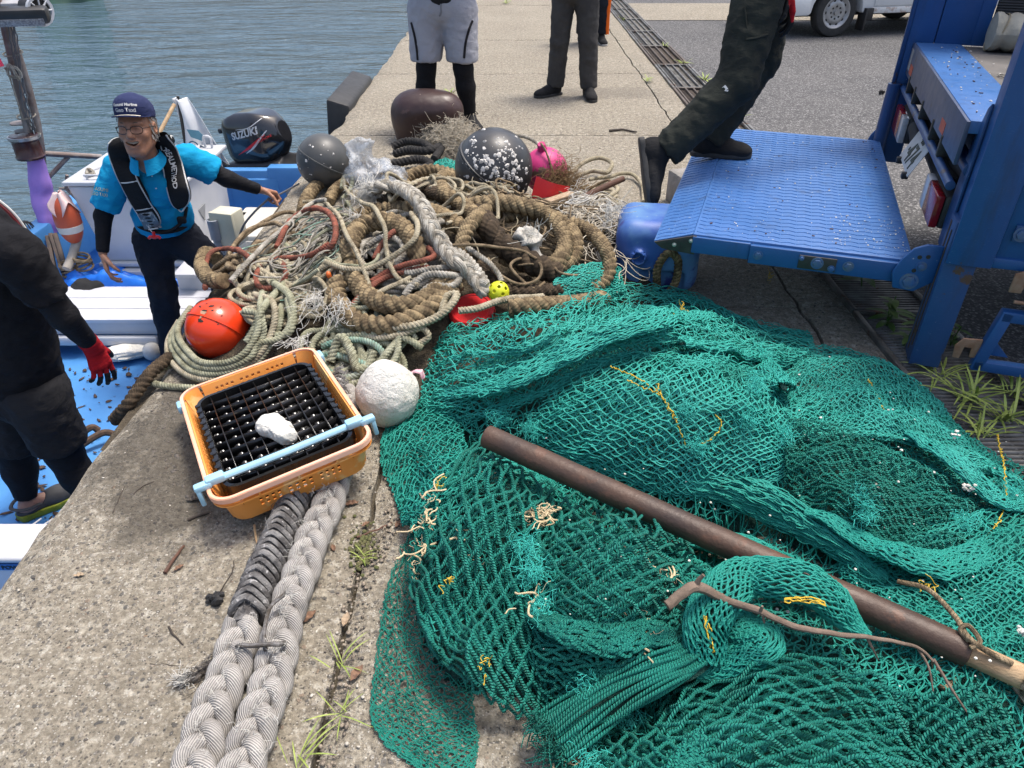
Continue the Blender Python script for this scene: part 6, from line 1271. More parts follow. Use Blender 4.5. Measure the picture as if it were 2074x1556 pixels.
mb = MB(); tube(mb, cr([T_(.75+.12*math.cos(k)+.03*rng.normal(), .34+.06*math.sin(1.7*k), .93) for k in range(14)], 120), .003, 5); tube(mb, cr([T_(.95+.08*math.cos(k*1.3), .45+.05*math.sin(2.1*k), .93) for k in range(9)], 80), .003, 5); mb.build('loose_string', WHT, None, label='loose white string tangled on the truck bed', cat='string')
VW = mt('white van paint', (.72, .73, .73), (.66, .67, .67), .3, 3, .06, coat=.3); VR = mt('rusty sill paint', (.66, .66, .64), (.30, .16, .09), .6, 14, .3, lo=.5, hi=.72)
vc = A(4.13, 10.42, 0); vf = nrm((-.975, -.22, 0)); vs = A(-vf[1], vf[0], 0)     # vf toward its nose, vs to its far side
if np.dot(vs, A(0, 1, 0)) < 0: vs = -vs
VM = np.stack([vf, vs, A(0, 0, 1)], 1)
def V_(f, s, z): return vc+vf*f+vs*s+A(0, 0, z)
van = thing('white_van', 'small white van with silver steel wheels and a yellow number plate, parked on the asphalt', 'van', V_(-1.2, .7, 0))
prof = [(.62, .30), (.66, .62), (.62, .95), (.35, 1.5), (.05, 1.85), (-2.7, 1.88), (-2.78, .5), (-2.7, .30), (-2.15, .30)]
arc = [(-1.85+.36*math.cos(a), .28+.36*math.sin(a)) for a in np.linspace(PI, 0, 12)][::1]; arc1 = [(.36*math.cos(a), .28+.36*math.sin(a)) for a in np.linspace(PI, 0, 12)]
mb = MB(); prism(mb, prof[:-1]+[(-2.22, .30)]+arc+[(-1.48, .27), (-.46, .27), (-.38, .27)]+arc1+[(.40, .26)], .02, 1.42, vc, vf, (0, 0, 1), vs, .02); mb.build('van_body', VW, van, ang=35)
mb = MB(); box(mb, V_(.52, .06, .36), (.26, .13, .20), VM, .03); box(mb, V_(.68, .70, .36), (.06, 1.36, .20), VM, .025); mb.build('bumper', VW, van)
mb = MB(); box(mb, V_(-.96, .012, .30), (.95, .02, .07), VM, .006); mb.build('rusty_sill', VR, van)
mb = MB(); box(mb, V_(-.96, .012, .50), (.90, .016, .30), VM, .008); mb.build('door', VW, van)
mb = MB(); box(mb, V_(-.40, .05, .20), (.03, .16, .26), VM, .005); box(mb, V_(-.45, .0, .26), (.12, .03, .14), VM, .01); mb.build('mudflap', DK, van)
mb = MB(); box(mb, V_(-1.0, .75, .31), (3.0, 1.2, .16), VM, .03); mb.build('underbody', DK, van)
for f in (0, -1.85):
    for s in (.10, 1.34): wheel(V_(f, s, .285), -vs if s < .7 else vs, .285, .16, van)
pq = V_(.715, .43, .405); mb = MB(); box(mb, pq, (.004, .33, .165), VM, .001); yp = mb.build('number_plate', mt('yellow plate', (.62, .42, .05), (.55, .36, .04), .5), van)
mb = MB(); lettering(mb, '15-79', pq+vf*.004-A(0, 0, 1)*.055+vs*.15, -vs, (0, 0, 1), .105, .001, bold=.001); mb.build('plate_digits', mt('black plate ink', (.01, .01, .01), None, .5), yp)
c = W(1785, 187, .02); mb = MB(); sphere(mb, c, .022, 14, 10, (1, .7, .8), noi=.5, nf=3); sphere(mb, c+A(.02, 0, 0), .014, 10, 8, noi=.5, nf=3); mb.build('tar_lump', DK, None, label='small dark lump alone on the asphalt', cat='lump')
DZ = -1.08
BD = mt('blue boat deck paint', (.055, .215, .50), (.075, .255, .56), .5, 4, .15, 40, .004, spots=[((.04, .12, .30), 9, .66), ((.25, .42, .62), 30, .70)])
WF = mt('white fibreglass', (.52, .53, .55), (.45, .465, .49), .4, 3, .08, 20, .004, spots=[((.50, .49, .45), 10, .70)])
WF2 = mt('cream white fibreglass', (.60, .58, .51), (.54, .52, .46), .45, 3, .08, 20, .004)
bt_ = thing('fishing_boat', 'small blue decked white work boat moored along the quay', 'boat', (-2.5, 4, -1.3))
SX0, SX1, SY0, SY1 = -3.62, -1.50, -.6, 6.45
mb = MB()
def hullF(u, v):
    Y = SY0+(SY1-SY0)*u; k = np.clip((Y-SY0)/1.6, 0, 1)**.6; w = (.45+.55*k)
    a = (v-.5)*2; sg = np.sign(a); aa = np.abs(a); mid = (SX0+SX1)/2; half = (SX1-SX0)/2
    X = mid+sg*half*w*np.clip(.55+.45*np.clip(aa*1.6, 0, 1), 0, 1)*np.where(aa < .05, 0, 1); Z = -1.42+.92*smooth01((aa-.25)/.75)
    return np.stack([X, Y, Z], -1)
sheet(mb, hullF, 30, 41, .03); mb.build('hull', BD, bt_, ang=40)
mb = MB(); box(mb, (-2.56, 3.0, DZ-.02), (2.0, 6.9, .04)); mb.build('deck', BD, bt_)
mb = MB()
box(mb, (SX0+.07, 3.4, -.70), (.14, 6.1, .42), None, .02); box(mb, (SX1-.06, 2.9, -.72), (.10, 7.0, .40), None, .02); mb.build('gunwale', BD, bt_, ang=35)
mb = MB(); box(mb, (-2.72, 6.41, -.76), (1.7, .10, .66), None, .02); box(mb, (-1.82, 6.40, -.66), (.60, .12, .52), None, .02); box(mb, (-2.25, 6.40, -.70), (.42, .13, .40), None, .015); mb.build('transom', BD, bt_, ang=35)
mb = MB(); lathe(mb, [(.03, 0), (.03, .02), (0, .024)], (-1.95, 6.335, -.62), (0, -1, 0), 16); box(mb, (-1.95, 6.33, -.72), (.03, .01, .14)); mb.build('drain_plug', mt('grey plastic', (.28, .29, .30), None, .5), bt_)
tw = mt('white painted planks', (.58, .59, .62), (.50, .51, .55), .45, 6, .15, 30, .004, spots=[((.45, .44, .42), 14, .70)])
mb = MB()
for k, (y0, y1) in enumerate(((4.36, 4.52), (4.525, 4.68), (4.685, 4.86))): box(mb, (-2.57, (y0+y1)/2, -.815), (1.95, y1-y0, .03), None, .006)
mb.build('thwart_planks', tw, bt_, ang=35)
mb = MB(); box(mb, (-2.57, 4.385, -.875), (1.95, .03, .09), None, .004)
for x in (-3.3, -2.75, -2.2): box(mb, (x+.1, 4.35, -.955), (.50, .05, .07), None, .02)
mb.build('thwart_face', WF, bt_, ang=35)
mb = MB(); box(mb, (-1.88, 5.55, -.60), (.62, .62, .06), None, .02); box(mb, (-1.88, 5.25, -.70), (.62, .04, .18), None, .01); mb.build('stern_hatch', WF2, bt_, ang=35)
mb = MB(); box(mb, (-2.25, 5.25, -.82), (.30, .9, .30), None, .03); box(mb, (-2.22, 5.6, -.62), (.20, .30, .10), None, .02); box(mb, (-2.30, 4.98, -.66), (.16, .5, .03), None, .01); mb.build('side_ledge', WF, bt_, ang=35)
cb = thing('cabin_box', 'white fibreglass deck box behind the man in the turquoise shirt', 'deck box', (-2.7, 5.5, -.85))
mb = MB(); 
bm = bmesh.new(); vs8 = [(-3.02, 5.12, -.72), (-2.32, 5.12, -.72), (-2.34, 5.92, -.72), (-3.02, 5.92, -.72), (-3.12, 5.08, -.13), (-2.30, 5.08, -.13), (-2.33, 5.96, -.13), (-3.10, 5.96, -.13)]
q = [bm.verts.new(v) for v in vs8]
for f in ((3, 2, 1, 0), (4, 5, 6, 7), (0, 1, 5, 4), (1, 2, 6, 5), (2, 3, 7, 6), (3, 0, 4, 7)): bm.faces.new([q[i] for i in f])
bmesh.ops.bevel(bm, geom=list(bm.edges), offset=.012, segments=2, affect='EDGES'); addbm(mb, bm); mb.build('box_body', WF, cb, ang=35)
mb = MB(); box(mb, (-2.71, 5.52, -.115), (.86, .92, .03), None, .01); mb.build('box_lid', WF, cb, ang=35)
mb = MB(); box(mb, (-2.69, 5.52, -.735), (.78, .88, .03), None, .008); box(mb, (-2.69, 5.50, -.80), (.84, .94, .07), None, .012); box(mb, (-2.72, 5.5, -.93), (.5, .6, .26), None, .02); mb.build('box_plinth', WF, cb, ang=35)
mb = MB(); tube(mb, [(-3.05, 5.3, -.095), (-2.75, 5.85, -.09)], .012, 8); tube(mb, [(-3.0, 5.12, -.07), (-2.4, 5.12, -.07)], .008, 8); 
for x in (-2.98, -2.42): tube(mb, [(x, 5.12, -.11), (x, 5.12, -.065)], .008, 8)
tube(mb, cr([(-2.42, 5.9, -.10), (-2.42, 5.9, -.02), (-2.36, 5.88, -.02), (-2.36, 5.88, -.10)], 20), .010, 8); mb.build('rails', WF, cb)
mb = MB(); tube(mb, cr([(-3.03, 5.25, -.085), (-3.0, 5.22, -.06), (-2.97, 5.2, -.085), (-3.0, 5.17, -.08), (-3.03, 5.25, -.07)], 40), .014, 8); mb.build('rail_knot', WHT, cb)
mb = MB(); p = A(-2.315, 5.32, -.40); prism(mb, [(-.07, .03), (.07, .03), (.0, -.08)], 0, .006, p, (0, 1, 0), (0, 0, 1), (1, 0, 0), .001); mb.build('triangle_pull', mt('grey plastic', (.28, .29, .30)), cb)
t = thing('junction_box', 'cream electrical box on the boat beside the grey pipes', 'electrical box', (-1.92, 4.85, -.98))
CRB = mt('cream plastic', (.56, .54, .42), (.50, .48, .37), .45, 10, .06); GPV = mt('grey pipe plastic', (.27, .29, .32), (.22, .24, .27), .5, 10, .08)
p = WY(465, 458, 4.78); rb_ = Rm('Z', -.25); mb = MB(); box(mb, p, (.17, .13, .235), rb_, .012); mb.build('box_body', CRB, t, ang=35)
mb = MB(); box(mb, p+rb_@A(.0, -.068, .0), (.175, .03, .24), rb_, .012); mb.build('box_cover', CRB, t, ang=35)
mb = MB(); tube(mb, cr([WY(545, 402, 4.48), WY(515, 430, 4.62), WY(492, 460, 4.66), WY(481, 500, 4.64), WY(480, 560, 4.6)], 40), .0075, 8); mb.build('cable', mt('grey cable', (.13, .13, .135), None, .5), t)
for (x, y, Y), lb in (((431, 445, 4.72), 'grey plastic pipe stub right of the man, the nearer one'), ((444, 425, 4.82), 'grey plastic pipe stub touching the cream electrical box')):
    q = WY(x, y, Y); t = thing('pipe_stub', lb, 'pipe', q-A(0, 0, .5)); mb = MB(); cyl(mb, q-A(0, 0, .5), q-A(0, 0, .02), .030, n=18); mb.build('pipe_wall', GPV, t)
    mb = MB(); lathe(mb, [(.031, -.14), (.039, -.135), (.041, 0), (.034, .003), (.030, -.01), (.0, -.012)], q, (0, 0, 1), 20); mb.build('socket', GPV, t)
MST = mt('rust stained steel mast', (.17, .13, .115), (.27, .25, .24), .55, 7, .3, 60, .003, metal=.35, lo=.4, hi=.6)
ms = thing('boat_mast', 'rust stained twin pipe mast leaning over the boat, with a work light on top', 'mast', WY(96, 480, 5.54))
mb = MB(); tube(mb, cr([WY(92, 470, 5.54), WY(84, 310, 5.54), WY(60, 190, 5.54), WY(12, 40, 5.54), WY(-12, -40, 5.54)], 40), .027, 14); mb.build('pole', MST, ms)
mb = MB(); tube(mb, cr([WY(62, 290, 5.48), WY(35, 170, 5.46), WY(8, 50, 5.44), WY(-14, -30, 5.44)], 30), .026, 14); mb.build('pole', MST, ms)
mb = MB(); tube(mb, [WY(84, 311, 5.54), WY(205, 318, 5.9)], .021, 12); tube(mb, [WY(138, 318, 5.7), WY(98, 360, 5.56)], .017, 12); mb.build('crossbar', MST, ms)
mb = MB()
for k in range(4): tube(mb, cr([WY(14+k*5, 40, 5.40), WY(33+k*4, 150, 5.42), WY(50+k*4, 230, 5.44), WY(70+k*3, 290, 5.5), WY(78, 330, 5.52)], 40)+rng.normal(0, .003, (40, 3)), .005, 6)
mb.build('cables', mt('grey cable', (.13, .13, .135)), ms)
mb = MB()
for x, y in ((20, 108), (47, 235), (57, 275)): q = WY(x+6, y, 5.48); th = np.linspace(0, 2*PI, 20); tube(mb, q+np.stack([.06*np.cos(th), .06*np.sin(th), .01*np.sin(th)], 1), .005, 6)
q = WY(28, 146, 5.40); tube(mb, cr([q+A(-.05, 0, .02), q+A(.03, -.01, .03), q+A(.04, 0, -.03), q+A(-.03, -.02, -.02), q+A(.0, -.02, .05), q+A(.03, -.02, -.05)], 40), .010, 8); tube(mb, [q+A(-.04, 0, 0), WY(46, 240, 5.4)], .006, 6); mb.build('white_ties', WHT, ms)
c = WY(55, 296, 5.42); mb = MB(); lathe(mb, [(0, -.085), (.095, -.085), (.10, -.07), (.092, -.06), (.092, .04), (.102, .05), (.102, .07), (.09, .082), (0, .085)], c, (0, 0, 1), 32); mb.build('round_lamp', mt('dark red lamp glass', (.06, .02, .02), (.04, .018, .018), .2, 8), ms)
mb = MB(); lathe(mb, [(.10, .052), (.106, .056), (.106, .075), (.0, .088)], c, (0, 0, 1), 32); mb.build('lamp_cap', mt('bright cap', (.45, .46, .47), None, .3, metal=.8), ms)
mb = MB(); 
for x, y, r in ((42, 250, .07), (45, 266, .05)): lathe(mb, [(0, 0), (r, 0), (r, .008), (0, .012)], WY(x, y, 5.50), (0, 0, 1), 20)
mb.build('sensor_discs', MST, ms)
lb_ = WY(30, 32, 5.35); Rl = Rm('Z', .25)@Rm('X', .2); mb = MB(); box(mb, lb_+A(-.05, 0, 0), (.50, .10, .10), Rl, .025); wl = mb.build('work_light', mt('black lamp housing', (.02, .02, .021), (.035, .035, .036), .4, 9), ms, ang=35)
mb = MB(); box(mb, lb_+A(-.05, 0, 0)+Rl@A(0, -.05, -.03), (.44, .012, .045), Rl, .004)
mb.build('light_lens', mt('dim light lens', (.12, .12, .13), (.3, .3, .31), .2, 90, .3), wl)
mb = MB(); box(mb, WY(42, 12, 5.5), (.20, .16, .09), Rl, .02); mb.build('lamp_box', mt('grey lamp casing', (.40, .40, .41), (.30, .30, .31), .4, 9), ms, ang=35)
mb = MB(); cyl(mb, WY(60, 18, 5.5), WY(80, 22, 5.46), .09, .085, 20, m=0); mb.build('flood_lamp', mt('black lamp housing', (.02, .02, .021)), ms)
mb = MB(); lathe(mb, [(.095, 0), (.095, .02), (.075, .02), (.075, .01)], WY(79, 22, 5.455), nrm(WY(80, 22, 5.46)-WY(60, 18, 5.5)), 20)
d = nrm(WY(80, 22, 5.46)-WY(60, 18, 5.5)); s, u, _ = frame(d)
for k in range(4): a = k*PI/4; q = WY(79, 22, 5.455)+d*.02; tube(mb, [q+(s*math.cos(a)+u*math.sin(a))*.08, q-(s*math.cos(a)+u*math.sin(a))*.08], .006, 6)
mb.build('lamp_guard', WF, ms)
def flagF(u, v): return WY(-40, 60, 5.35)+(WY(0, 55, 5.35)-WY(-40, 60, 5.35))*(u*(.55+.60*v))[..., None]+(WY(-38, 140, 5.3)-WY(-40, 60, 5.35))*v[..., None]+A(0, .02, 0)*np.sin(u*9+v*4)[..., None]
mb = MB(); sheet(mb, flagF, 20, 16, .003); mb.build('red_flag', mt('bright pink red flag cloth', (.80, .06, .12), (.70, .05, .10), .8, 9, .2, 200), None, label='bright pink red flag tied to the mast at the left edge', cat='flag')
PUR = mt('purple cloth', (.36, .22, .62), (.30, .18, .54), .8, 6, .25, 160, .003)
P = cr([WY(72, 316, 5.45), WY(80, 370, 5.42), WY(92, 420, 5.38), WY(107, 472, 5.34)], 60); L = np.linspace(0, 1, 60)
mb = MB(); tube(mb, P+.012*np.stack([vnoise(P*9+k) for k in range(3)], 1), np.interp(L, [0, .05, .2, .5, .8, 1], [.045, .055, .066, .072, .066, .045]), 22, prof=lambda th, s: 1+.13*np.sin(2*th+s*7)+.07*np.sin(5*th-s*11)+.04*np.sin(s*40)); mb.build('purple_cover', PUR, None, ang=0, label='purple cloth sleeve wrapped round the foot of the mast', cat='cloth')
FEN = mt('dull orange fender', (.47, .085, .03), (.40, .065, .025), .45, 7, .15); f0 = WY(137, 445, 5.05)
t = thing('boat_fender', 'dull orange fender with a white band hanging between purple cloth and white deck box', 'fender', f0-A(0, 0, .2))
mb = MB(); sphere(mb, f0, .125, 32, 24, (.70, .70, 1.45)); mb.build('fender_body', FEN, t, ang=0)
mb = MB(); lathe(mb, [(.0780, -.085), (.0800, -.084), (.0885, -.035), (.0865, -.034)], f0, (0, 0, 1), 36); mb.build('band', mt('white band', (.62, .60, .55), (.5, .48, .44), .6, 12), t)
def film(u, v):
    a = u*2*PI*.8-2.9; r = .025+.062*v+.012*np.sin(a*5); return f0+np.stack([r*np.cos(a), r*np.sin(a), .205-.12*v*(1+.45*np.sin(a*3))], -1)
mb = MB(); sheet(mb, film, 30, 12, .003); mb.build('film_scrap', mt('pink film', (.62, .42, .40), (.70, .55, .52), .4, 9, .3), t, ang=0)
BTP = mt('blue tarpaulin', (.012, .14, .62), (.02, .19, .72), .38, 5, .3, 30, .01)
def tarpF(u, v):
    P = np.stack([u*4, v*4, 0*u], -1); e = smooth01(np.minimum(np.minimum(u, 1-u), np.minimum(v, 1-v))*6)
    return np.stack([-3.42+1.15*u, 4.80+.50*v, -1.0+e*(.20+.06*fbm(P*1.3, 3)+.045*np.abs(fbm(P*2.5+5, 2)))], -1)
mb = MB(); sheet(mb, tarpF, 70, 40, .003); mb.build('blue_tarp', BTP, None, ang=0, label='crumpled bright blue tarpaulin bundled behind the white planks', cat='tarpaulin')
BC = mt('black cloth', (.012, .012, .013), (.02, .02, .021), .9, 9, .3, 150, .003)
q = WY(186, 582, 4.9); mb = MB(); sphere(mb, q, .14, 24, 16, (1.05, .7, .55), noi=.15, nf=2); sphere(mb, q+A(.15, 0, .02), .06, 16, 10, (1.3, .7, .4), noi=.2); mb.build('black_hat', BC, None, label='black cloth hat lying on the blue tarpaulin', cat='hat')
GH = mt('pale grey hose', (.36, .33, .28), (.28, .25, .21), .6, 20, .3)
mb = MB(); tube(mb, cr([WY(160, 470, 5.1), WY(148, 515, 5.0), WY(135, 545, 4.9)], 20), .032, 10); mb.build('grey_hose', GH, None, label='short pale grey hose beside the orange fender', cat='hose')
for i, (x, y, lb) in enumerate(((168, 532, 'small coil of cord on the boat floor below the white deck box'), (142, 548, 'small coil of cord beside the pale grey hose'))):
    c = WY(x, y, 4.98); mb = MB()
    for k in range(7): th = np.linspace(0, 2*PI, 26); r = .055+.012*rng.random(); tube(mb, c+np.stack([r*np.cos(th), .6*r*np.sin(th), .012*k-.03+.02*np.sin(th+k)], 1), .008, 6)
    mb.build('cord_coil', TAN2, None, label=lb, cat='cord coil')
mb = MB()
for k, (x0, y0, x1, y1) in enumerate(((103, 475, 128, 552), (112, 475, 134, 548), (97, 480, 110, 545))): a, b = WY(x0, y0, 5.2), WY(x1, y1, 5.0); s, u, d = frame(b-a); box(mb, (a+b)/2, (.03, .05, np.linalg.norm(b-a)), np.stack([s, u, d], 1), .004)
mb.build('iron_bracket', mt('dark rusty iron', (.05, .04, .035), (.09, .06, .045), .7, 14), None, label='dark iron bracket on the far gunwale below the purple cloth', cat='bracket')
mb = MB(); q = WY(120, 382, 5.3); tube(mb, [q, q+A(.08, 0, .0)], .010, 8); tube(mb, [q+A(.05, 0, 0), q+A(.09, 0, .10)], .012, 8); tube(mb, [q+A(.05, 0, 0), q+A(.11, 0, -.09)], .012, 8); mb.build('anchor', MST, None, label='little rusty folding anchor beside the purple cloth', cat='anchor')
mb = MB(); q = WY(55, 468, 5.2)
for k in range(7): a = k*PI/7; th = np.linspace(0, 2*PI, 24); v = np.stack([.055*np.cos(th)*math.cos(a), .055*np.cos(th)*math.sin(a), .075*np.sin(th)], 1); tube(mb, q+v, .004, 5)
mb.build('wire_guard', DK, None, label='round black wire guard at the far gunwale', cat='guard')
mb = MB(); q = W(258, 712, DZ+.07); sphere(mb, q, .16, 24, 14, (1.35, .5, .28), Rm('Z', .35), noi=.2, nf=2.5); mb.build('foam_slab', FOAM, None, label='dirty white foam slab lying on the blue boat deck', cat='foam slab')
q = W(308, 712, DZ+.07); mb = MB(); sphere(mb, q, .062, 24, 16); mb.build('small_float', mt('dirty white float', (.58, .57, .53), (.40, .38, .34), .6, 12), None, label='small dirty white ball float on the blue boat deck', cat='float')
def litter(n, box_, sz, seed):
    r = np.random.default_rng(seed); mb = MB()
    for k in range(n):
        x, y = r.uniform(*box_[:2]), r.uniform(*box_[2:]); L = sz[0]+(sz[1]-sz[0])*r.random()**2.2; w = L*r.uniform(.2, .7); a = r.random()*PI; ca, sa = math.cos(a), math.sin(a); h = .003+.012*r.random(); b = r.normal(0, .3, 2)
        v = np.array([[-L, -w*.5, b[0]*L*.3], [-L*.2, -w, 0], [L, -w*.3, b[1]*L*.4], [L*.6, w*.7, 0], [-L*.5, w, b[0]*L*.2]])*.5; v = np.stack([v[:, 0]*ca-v[:, 1]*sa, v[:, 0]*sa+v[:, 1]*ca, v[:, 2]+h], 1)
        lo = v.copy(); lo[:, 2] -= .0025; v = np.vstack([v, lo])+A(x, y, DZ); mb.add(v, [[0, 1, 2, 3, 4], [9, 8, 7, 6, 5]]+[[i, (i+1) % 5+5 if 0 else i+5, (i+1) % 5+5, (i+1) % 5] for i in range(5)])
    return mb
BRK = mt('broken brown bark and leaves', (.10, .06, .038), (.045, .03, .022), .85, 40, .4)
litter(620, (-3.3, -1.6, 1.9, 4.2), (.008, .07), 1).build('deck_litter', BRK, None, smooth=False, kind='stuff', label='brown leaves and bark scattered over the blue boat deck', cat='litter')
litter(330, (-2.3, -1.62, 2.5, 3.6), (.02, .13), 2).build('bark_heap', BRK, None, smooth=False, kind='stuff', label='heap of wet bark and leaves on the boat deck by the quay', cat='litter')
for (x0, y0, x1, y1, lb) in ((160, 905, 235, 880, 'dark wet branch on the boat deck behind the shorts'), (150, 890, 200, 872, 'shorter dark stick beside the wet branch on the boat deck')):
    mb = MB(); a, b = W(x0, y0, DZ+.05), W(x1, y1, DZ+.05); tube(mb, cr([a, (a+b)/2+A(.02, .03, .03), b], 16), .02, 8); mb.build('wet_branch', BRK, None, label=lb, cat='branch')
wb = thing('white_case', 'white plastic case with a blue POWER strip, bottom left below the quay', 'case', (-2.2, 2.02, DZ))
mb = MB(); box(mb, (-2.25, 2.02, -.80), (1.46, .16, .58), None, .03, seg=4); mb.build('case_body', WF, wb, ang=50)
mb = MB(); box(mb, (-2.25, 2.02, -.485), (1.50, .19, .03), None, .014, seg=4); mb.build('case_lid', WF, wb, ang=50)
mb = MB(); box(mb, (-2.25, 1.939, -.528), (1.36, .006, .032)); mb.build('blue_strip', mt('blue strip', (.03, .12, .36), (.04, .15, .40), .5), wb)
mb = MB(); lettering(mb, 'POWER', A(-1.925, 1.935, -.5375), (1, 0, 0), (0, 0, 1), .026, .001, bold=.0007, spacing=1.05); mb.build('lettering', mt('black print', (.008, .008, .010)), wb)
mb = MB(); c = A(-1.80, 2.20, -.66)
for k in range(9): a = -.6+1.2*k/8; tube(mb, cr([c+A(-.16+.04*k, -.07, .02), c+A(-.16+.04*k+.04*math.sin(a), .0, .07), c+A(-.16+.04*k+.08*math.sin(a), .10, .03)], 10), .004, 5)
for k in range(5): tube(mb, cr([c+A(-.2, -.06+.035*k, .02+.03*math.sin(k)), c+A(0, -.06+.035*k, .075), c+A(.2, -.06+.035*k, .02)], 12), .004, 5)
mb.build('wire_basket', WF, None, label='white lattice basket edge behind the white case', cat='basket')
om = thing('outboard_motor', 'black outboard motor with red and silver stripes turned sideways on the boat transom', 'outboard motor', (-2.2, 6.7, -.95))
OB = mt('gloss black cowling', (.012, .012, .014), (.016, .016, .018), .12, 4, .03, coat=.6, rvar=.04); OBM = mt('satin black casting', (.018, .018, .019), (.03, .03, .031), .45, 9, .2)
oc = WY(523, 282, 6.72); oa = nrm((.93, -.30, .0)); ob_ = np.cross((0, 0, 1), oa); OM = np.stack([oa, ob_, A(0, 0, 1)], 1)   # oa toward its rear (to the right), -ob_ faces the camera
tilt = Matrix.Rotation(R(-7), 3, Vector(ob_)); OM = np.array(tilt)@OM
def cowl(P):
    Q = (P-oc)@OM; x, y, z = Q[..., 0], Q[..., 1], Q[..., 2]
    top = .25-.12*np.clip((x-.02)/.32, 0, 1)**2-.07*np.clip((-x-.10)/.2, 0, 1)
    d = d_box(Q, A(-.03, 0, .02), A(.26, .185, .24), .15)
    d = smin(d, d_ell(Q, A(.06, 0, .02), A(.27, .19, .23)), .06)
    d = np.maximum(d, (z-top)*.9); d = np.maximum(d, (x*.96+z*.28-.305)); d = np.maximum(d, -z-.19)
    return d
solid('cowling', cowl, oc-.42, oc+.42, .010, OB, om, 4, None, 0)
def lower(P):
    Q = (P-oc)@OM; x, z = Q[..., 0], Q[..., 2]; d = d_box(Q, A(.0, 0, -.24), A(.31, .18, .075), .04); d = smin(d, d_box(Q, A(.14, 0, -.42), A(.16+0*0, .10, .28), .05), .05)
    return np.maximum(d, x*.90-z*-.42-.17)
solid('lower_casing', lower, oc+A(-.45, -.4, -.85), oc+A(.45, .4, .0), .011, OBM, om, 3, None, 40)
def O_(x, y, z): return oc+OM@A(x, y, z)
mb = MB(); box(mb, O_(-.22, 0, -.36), (.30, .22, .10), OM, .02); box(mb, O_(-.30, 0, -.48), (.16, .24, .22), OM, .02); tube(mb, [O_(-.30, -.14, -.42), O_(.05, -.14, -.44)], .03, 12); tube(mb, [O_(-.45, -.1, -.33), O_(-.1, -.1, -.36)], .025, 10)
for x in (-.05, .02): box(mb, O_(x, -.12, -.52), (.05, .06, .20), OM, .01)
mb.build('mount_bracket', OBM, om, ang=35)
mb = MB(); cyl(mb, O_(-.20, -.15, -.43), O_(-.06, -.15, -.43), .024); mb.build('tilt_ram', mt('bright steel ram', (.45, .45, .46), None, .3, metal=.8), om)
mb = MB(); tube(mb, cr([O_(-.30, -.05, -.26), O_(-.40, -.06, -.20), O_(-.46, -.06, -.10), O_(-.485, -.06, -.03)], 20), np.linspace(.02, .034, 20), 10); sphere(mb, O_(-.49, -.06, -.02), .036, 14, 10, (.9, .9, 1.4)); tube(mb, [O_(-.46, -.06, -.30), O_(-.2, -.06, -.30)], .022, 10); mb.build('shift_lever', OBM, om)
mb = MB(); box(mb, O_(-.325, -.02, .10), (.04, .12, .045), OM, .012); mb.build('front_latch', OBM, om, ang=35)
mb = MB(); lathe(mb, [(.03, 0), (.03, .004), (.024, .004), (.024, .0)], O_(-.01, -.182, -.235), OM@A(0, -1, 0), 24); box(mb, O_(.09, -.182, -.235), (.08, .004, .022), OM, .002); mb.build('casing_plug', OB, om)
from mathutils.bvhtree import BVHTree
cw = [c for c in om.children if c.name.startswith('cowling')][0]
cv = [Vector(v.co)+Vector(ORG[om.name]) for v in cw.data.vertices]; bv = BVHTree.FromPolygons(cv, [list(p.vertices) for p in cw.data.polygons])
def onto(bvh, o, d, lift=.0018):
    h = bvh.ray_cast(Vector(o), Vector(d)); return (np.array(h[0])-np.asarray(d)*lift) if h[0] is not None else None
def cowlsurf(fx, fz, rot=0.0):
    def f(v):
        out = []; 
        for q in v:
            x = fx+q[0]*math.cos(rot)-q[1]*math.sin(rot); z = fz+q[0]*math.sin(rot)+q[1]*math.cos(rot)
            p = onto(bv, O_(x, -.5, z), OM@A(0, 1, 0), .0015+max(0, q[2])); out.append(p if p is not None else O_(x, -.18, z))
        return np.array(out)
    return f
SIL = mt('silver decal', (.62, .62, .63), None, .3, metal=.2); RD = mt('red decal', (.65, .015, .02), None, .3)
mb = MB(); lettering(mb, 'SUZUKI', None, (1, 0, 0), (0, 0, 1), .082, .0006, bold=.0028, shear=.12, surf=cowlsurf(-.12, .045, .16)); mb.build('lettering', SIL, om, smooth=False)
def decal(mb, poly, n=14):
    """thin decal: a polygon band given by two edge polylines, laid on the cowl"""
    a, b = cr([(*p, 0) for p in poly[0]], n), cr([(*p, 0) for p in poly[1]], n); f = cowlsurf(0, 0); m_ = 5; rows = [f((a*(1-k/m_)+b*(k/m_))[:, [0, 1, 2]]) for k in range(m_+1)]
    V = np.concatenate(rows); mb.add(V, [[r*n+i, r*n+i+1, (r+1)*n+i+1, (r+1)*n+i] for r in range(m_) for i in range(n-1)])
mb = MB(); decal(mb, ([(-.11, -.085), (.02, -.02), (.20, .075)], [(-.11, -.087), (.06, -.025), (.205, .068)])); mb.build('red_stripe', RD, om)
mb = MB(); decal(mb, ([(-.02, -.075), (.08, -.015), (.22, .105)], [(-.02, -.078), (.10, -.022), (.225, .100)])); decal(mb, ([(-.06, .13), (.08, .145), (.20, .21)], [(-.06, .127), (.08, .138), (.20, .203)])); mb.build('silver_stripe', SIL, om)
mb = MB(); lettering(mb, 'FOURSTROKE', None, (1, 0, 0), (0, 0, 1), .026, .0005, shear=.2, surf=cowlsurf(.10, -.005, .36)); mb.build('small_lettering', RD, om, smooth=False)
mb = MB()   # slanted emblem of three strokes
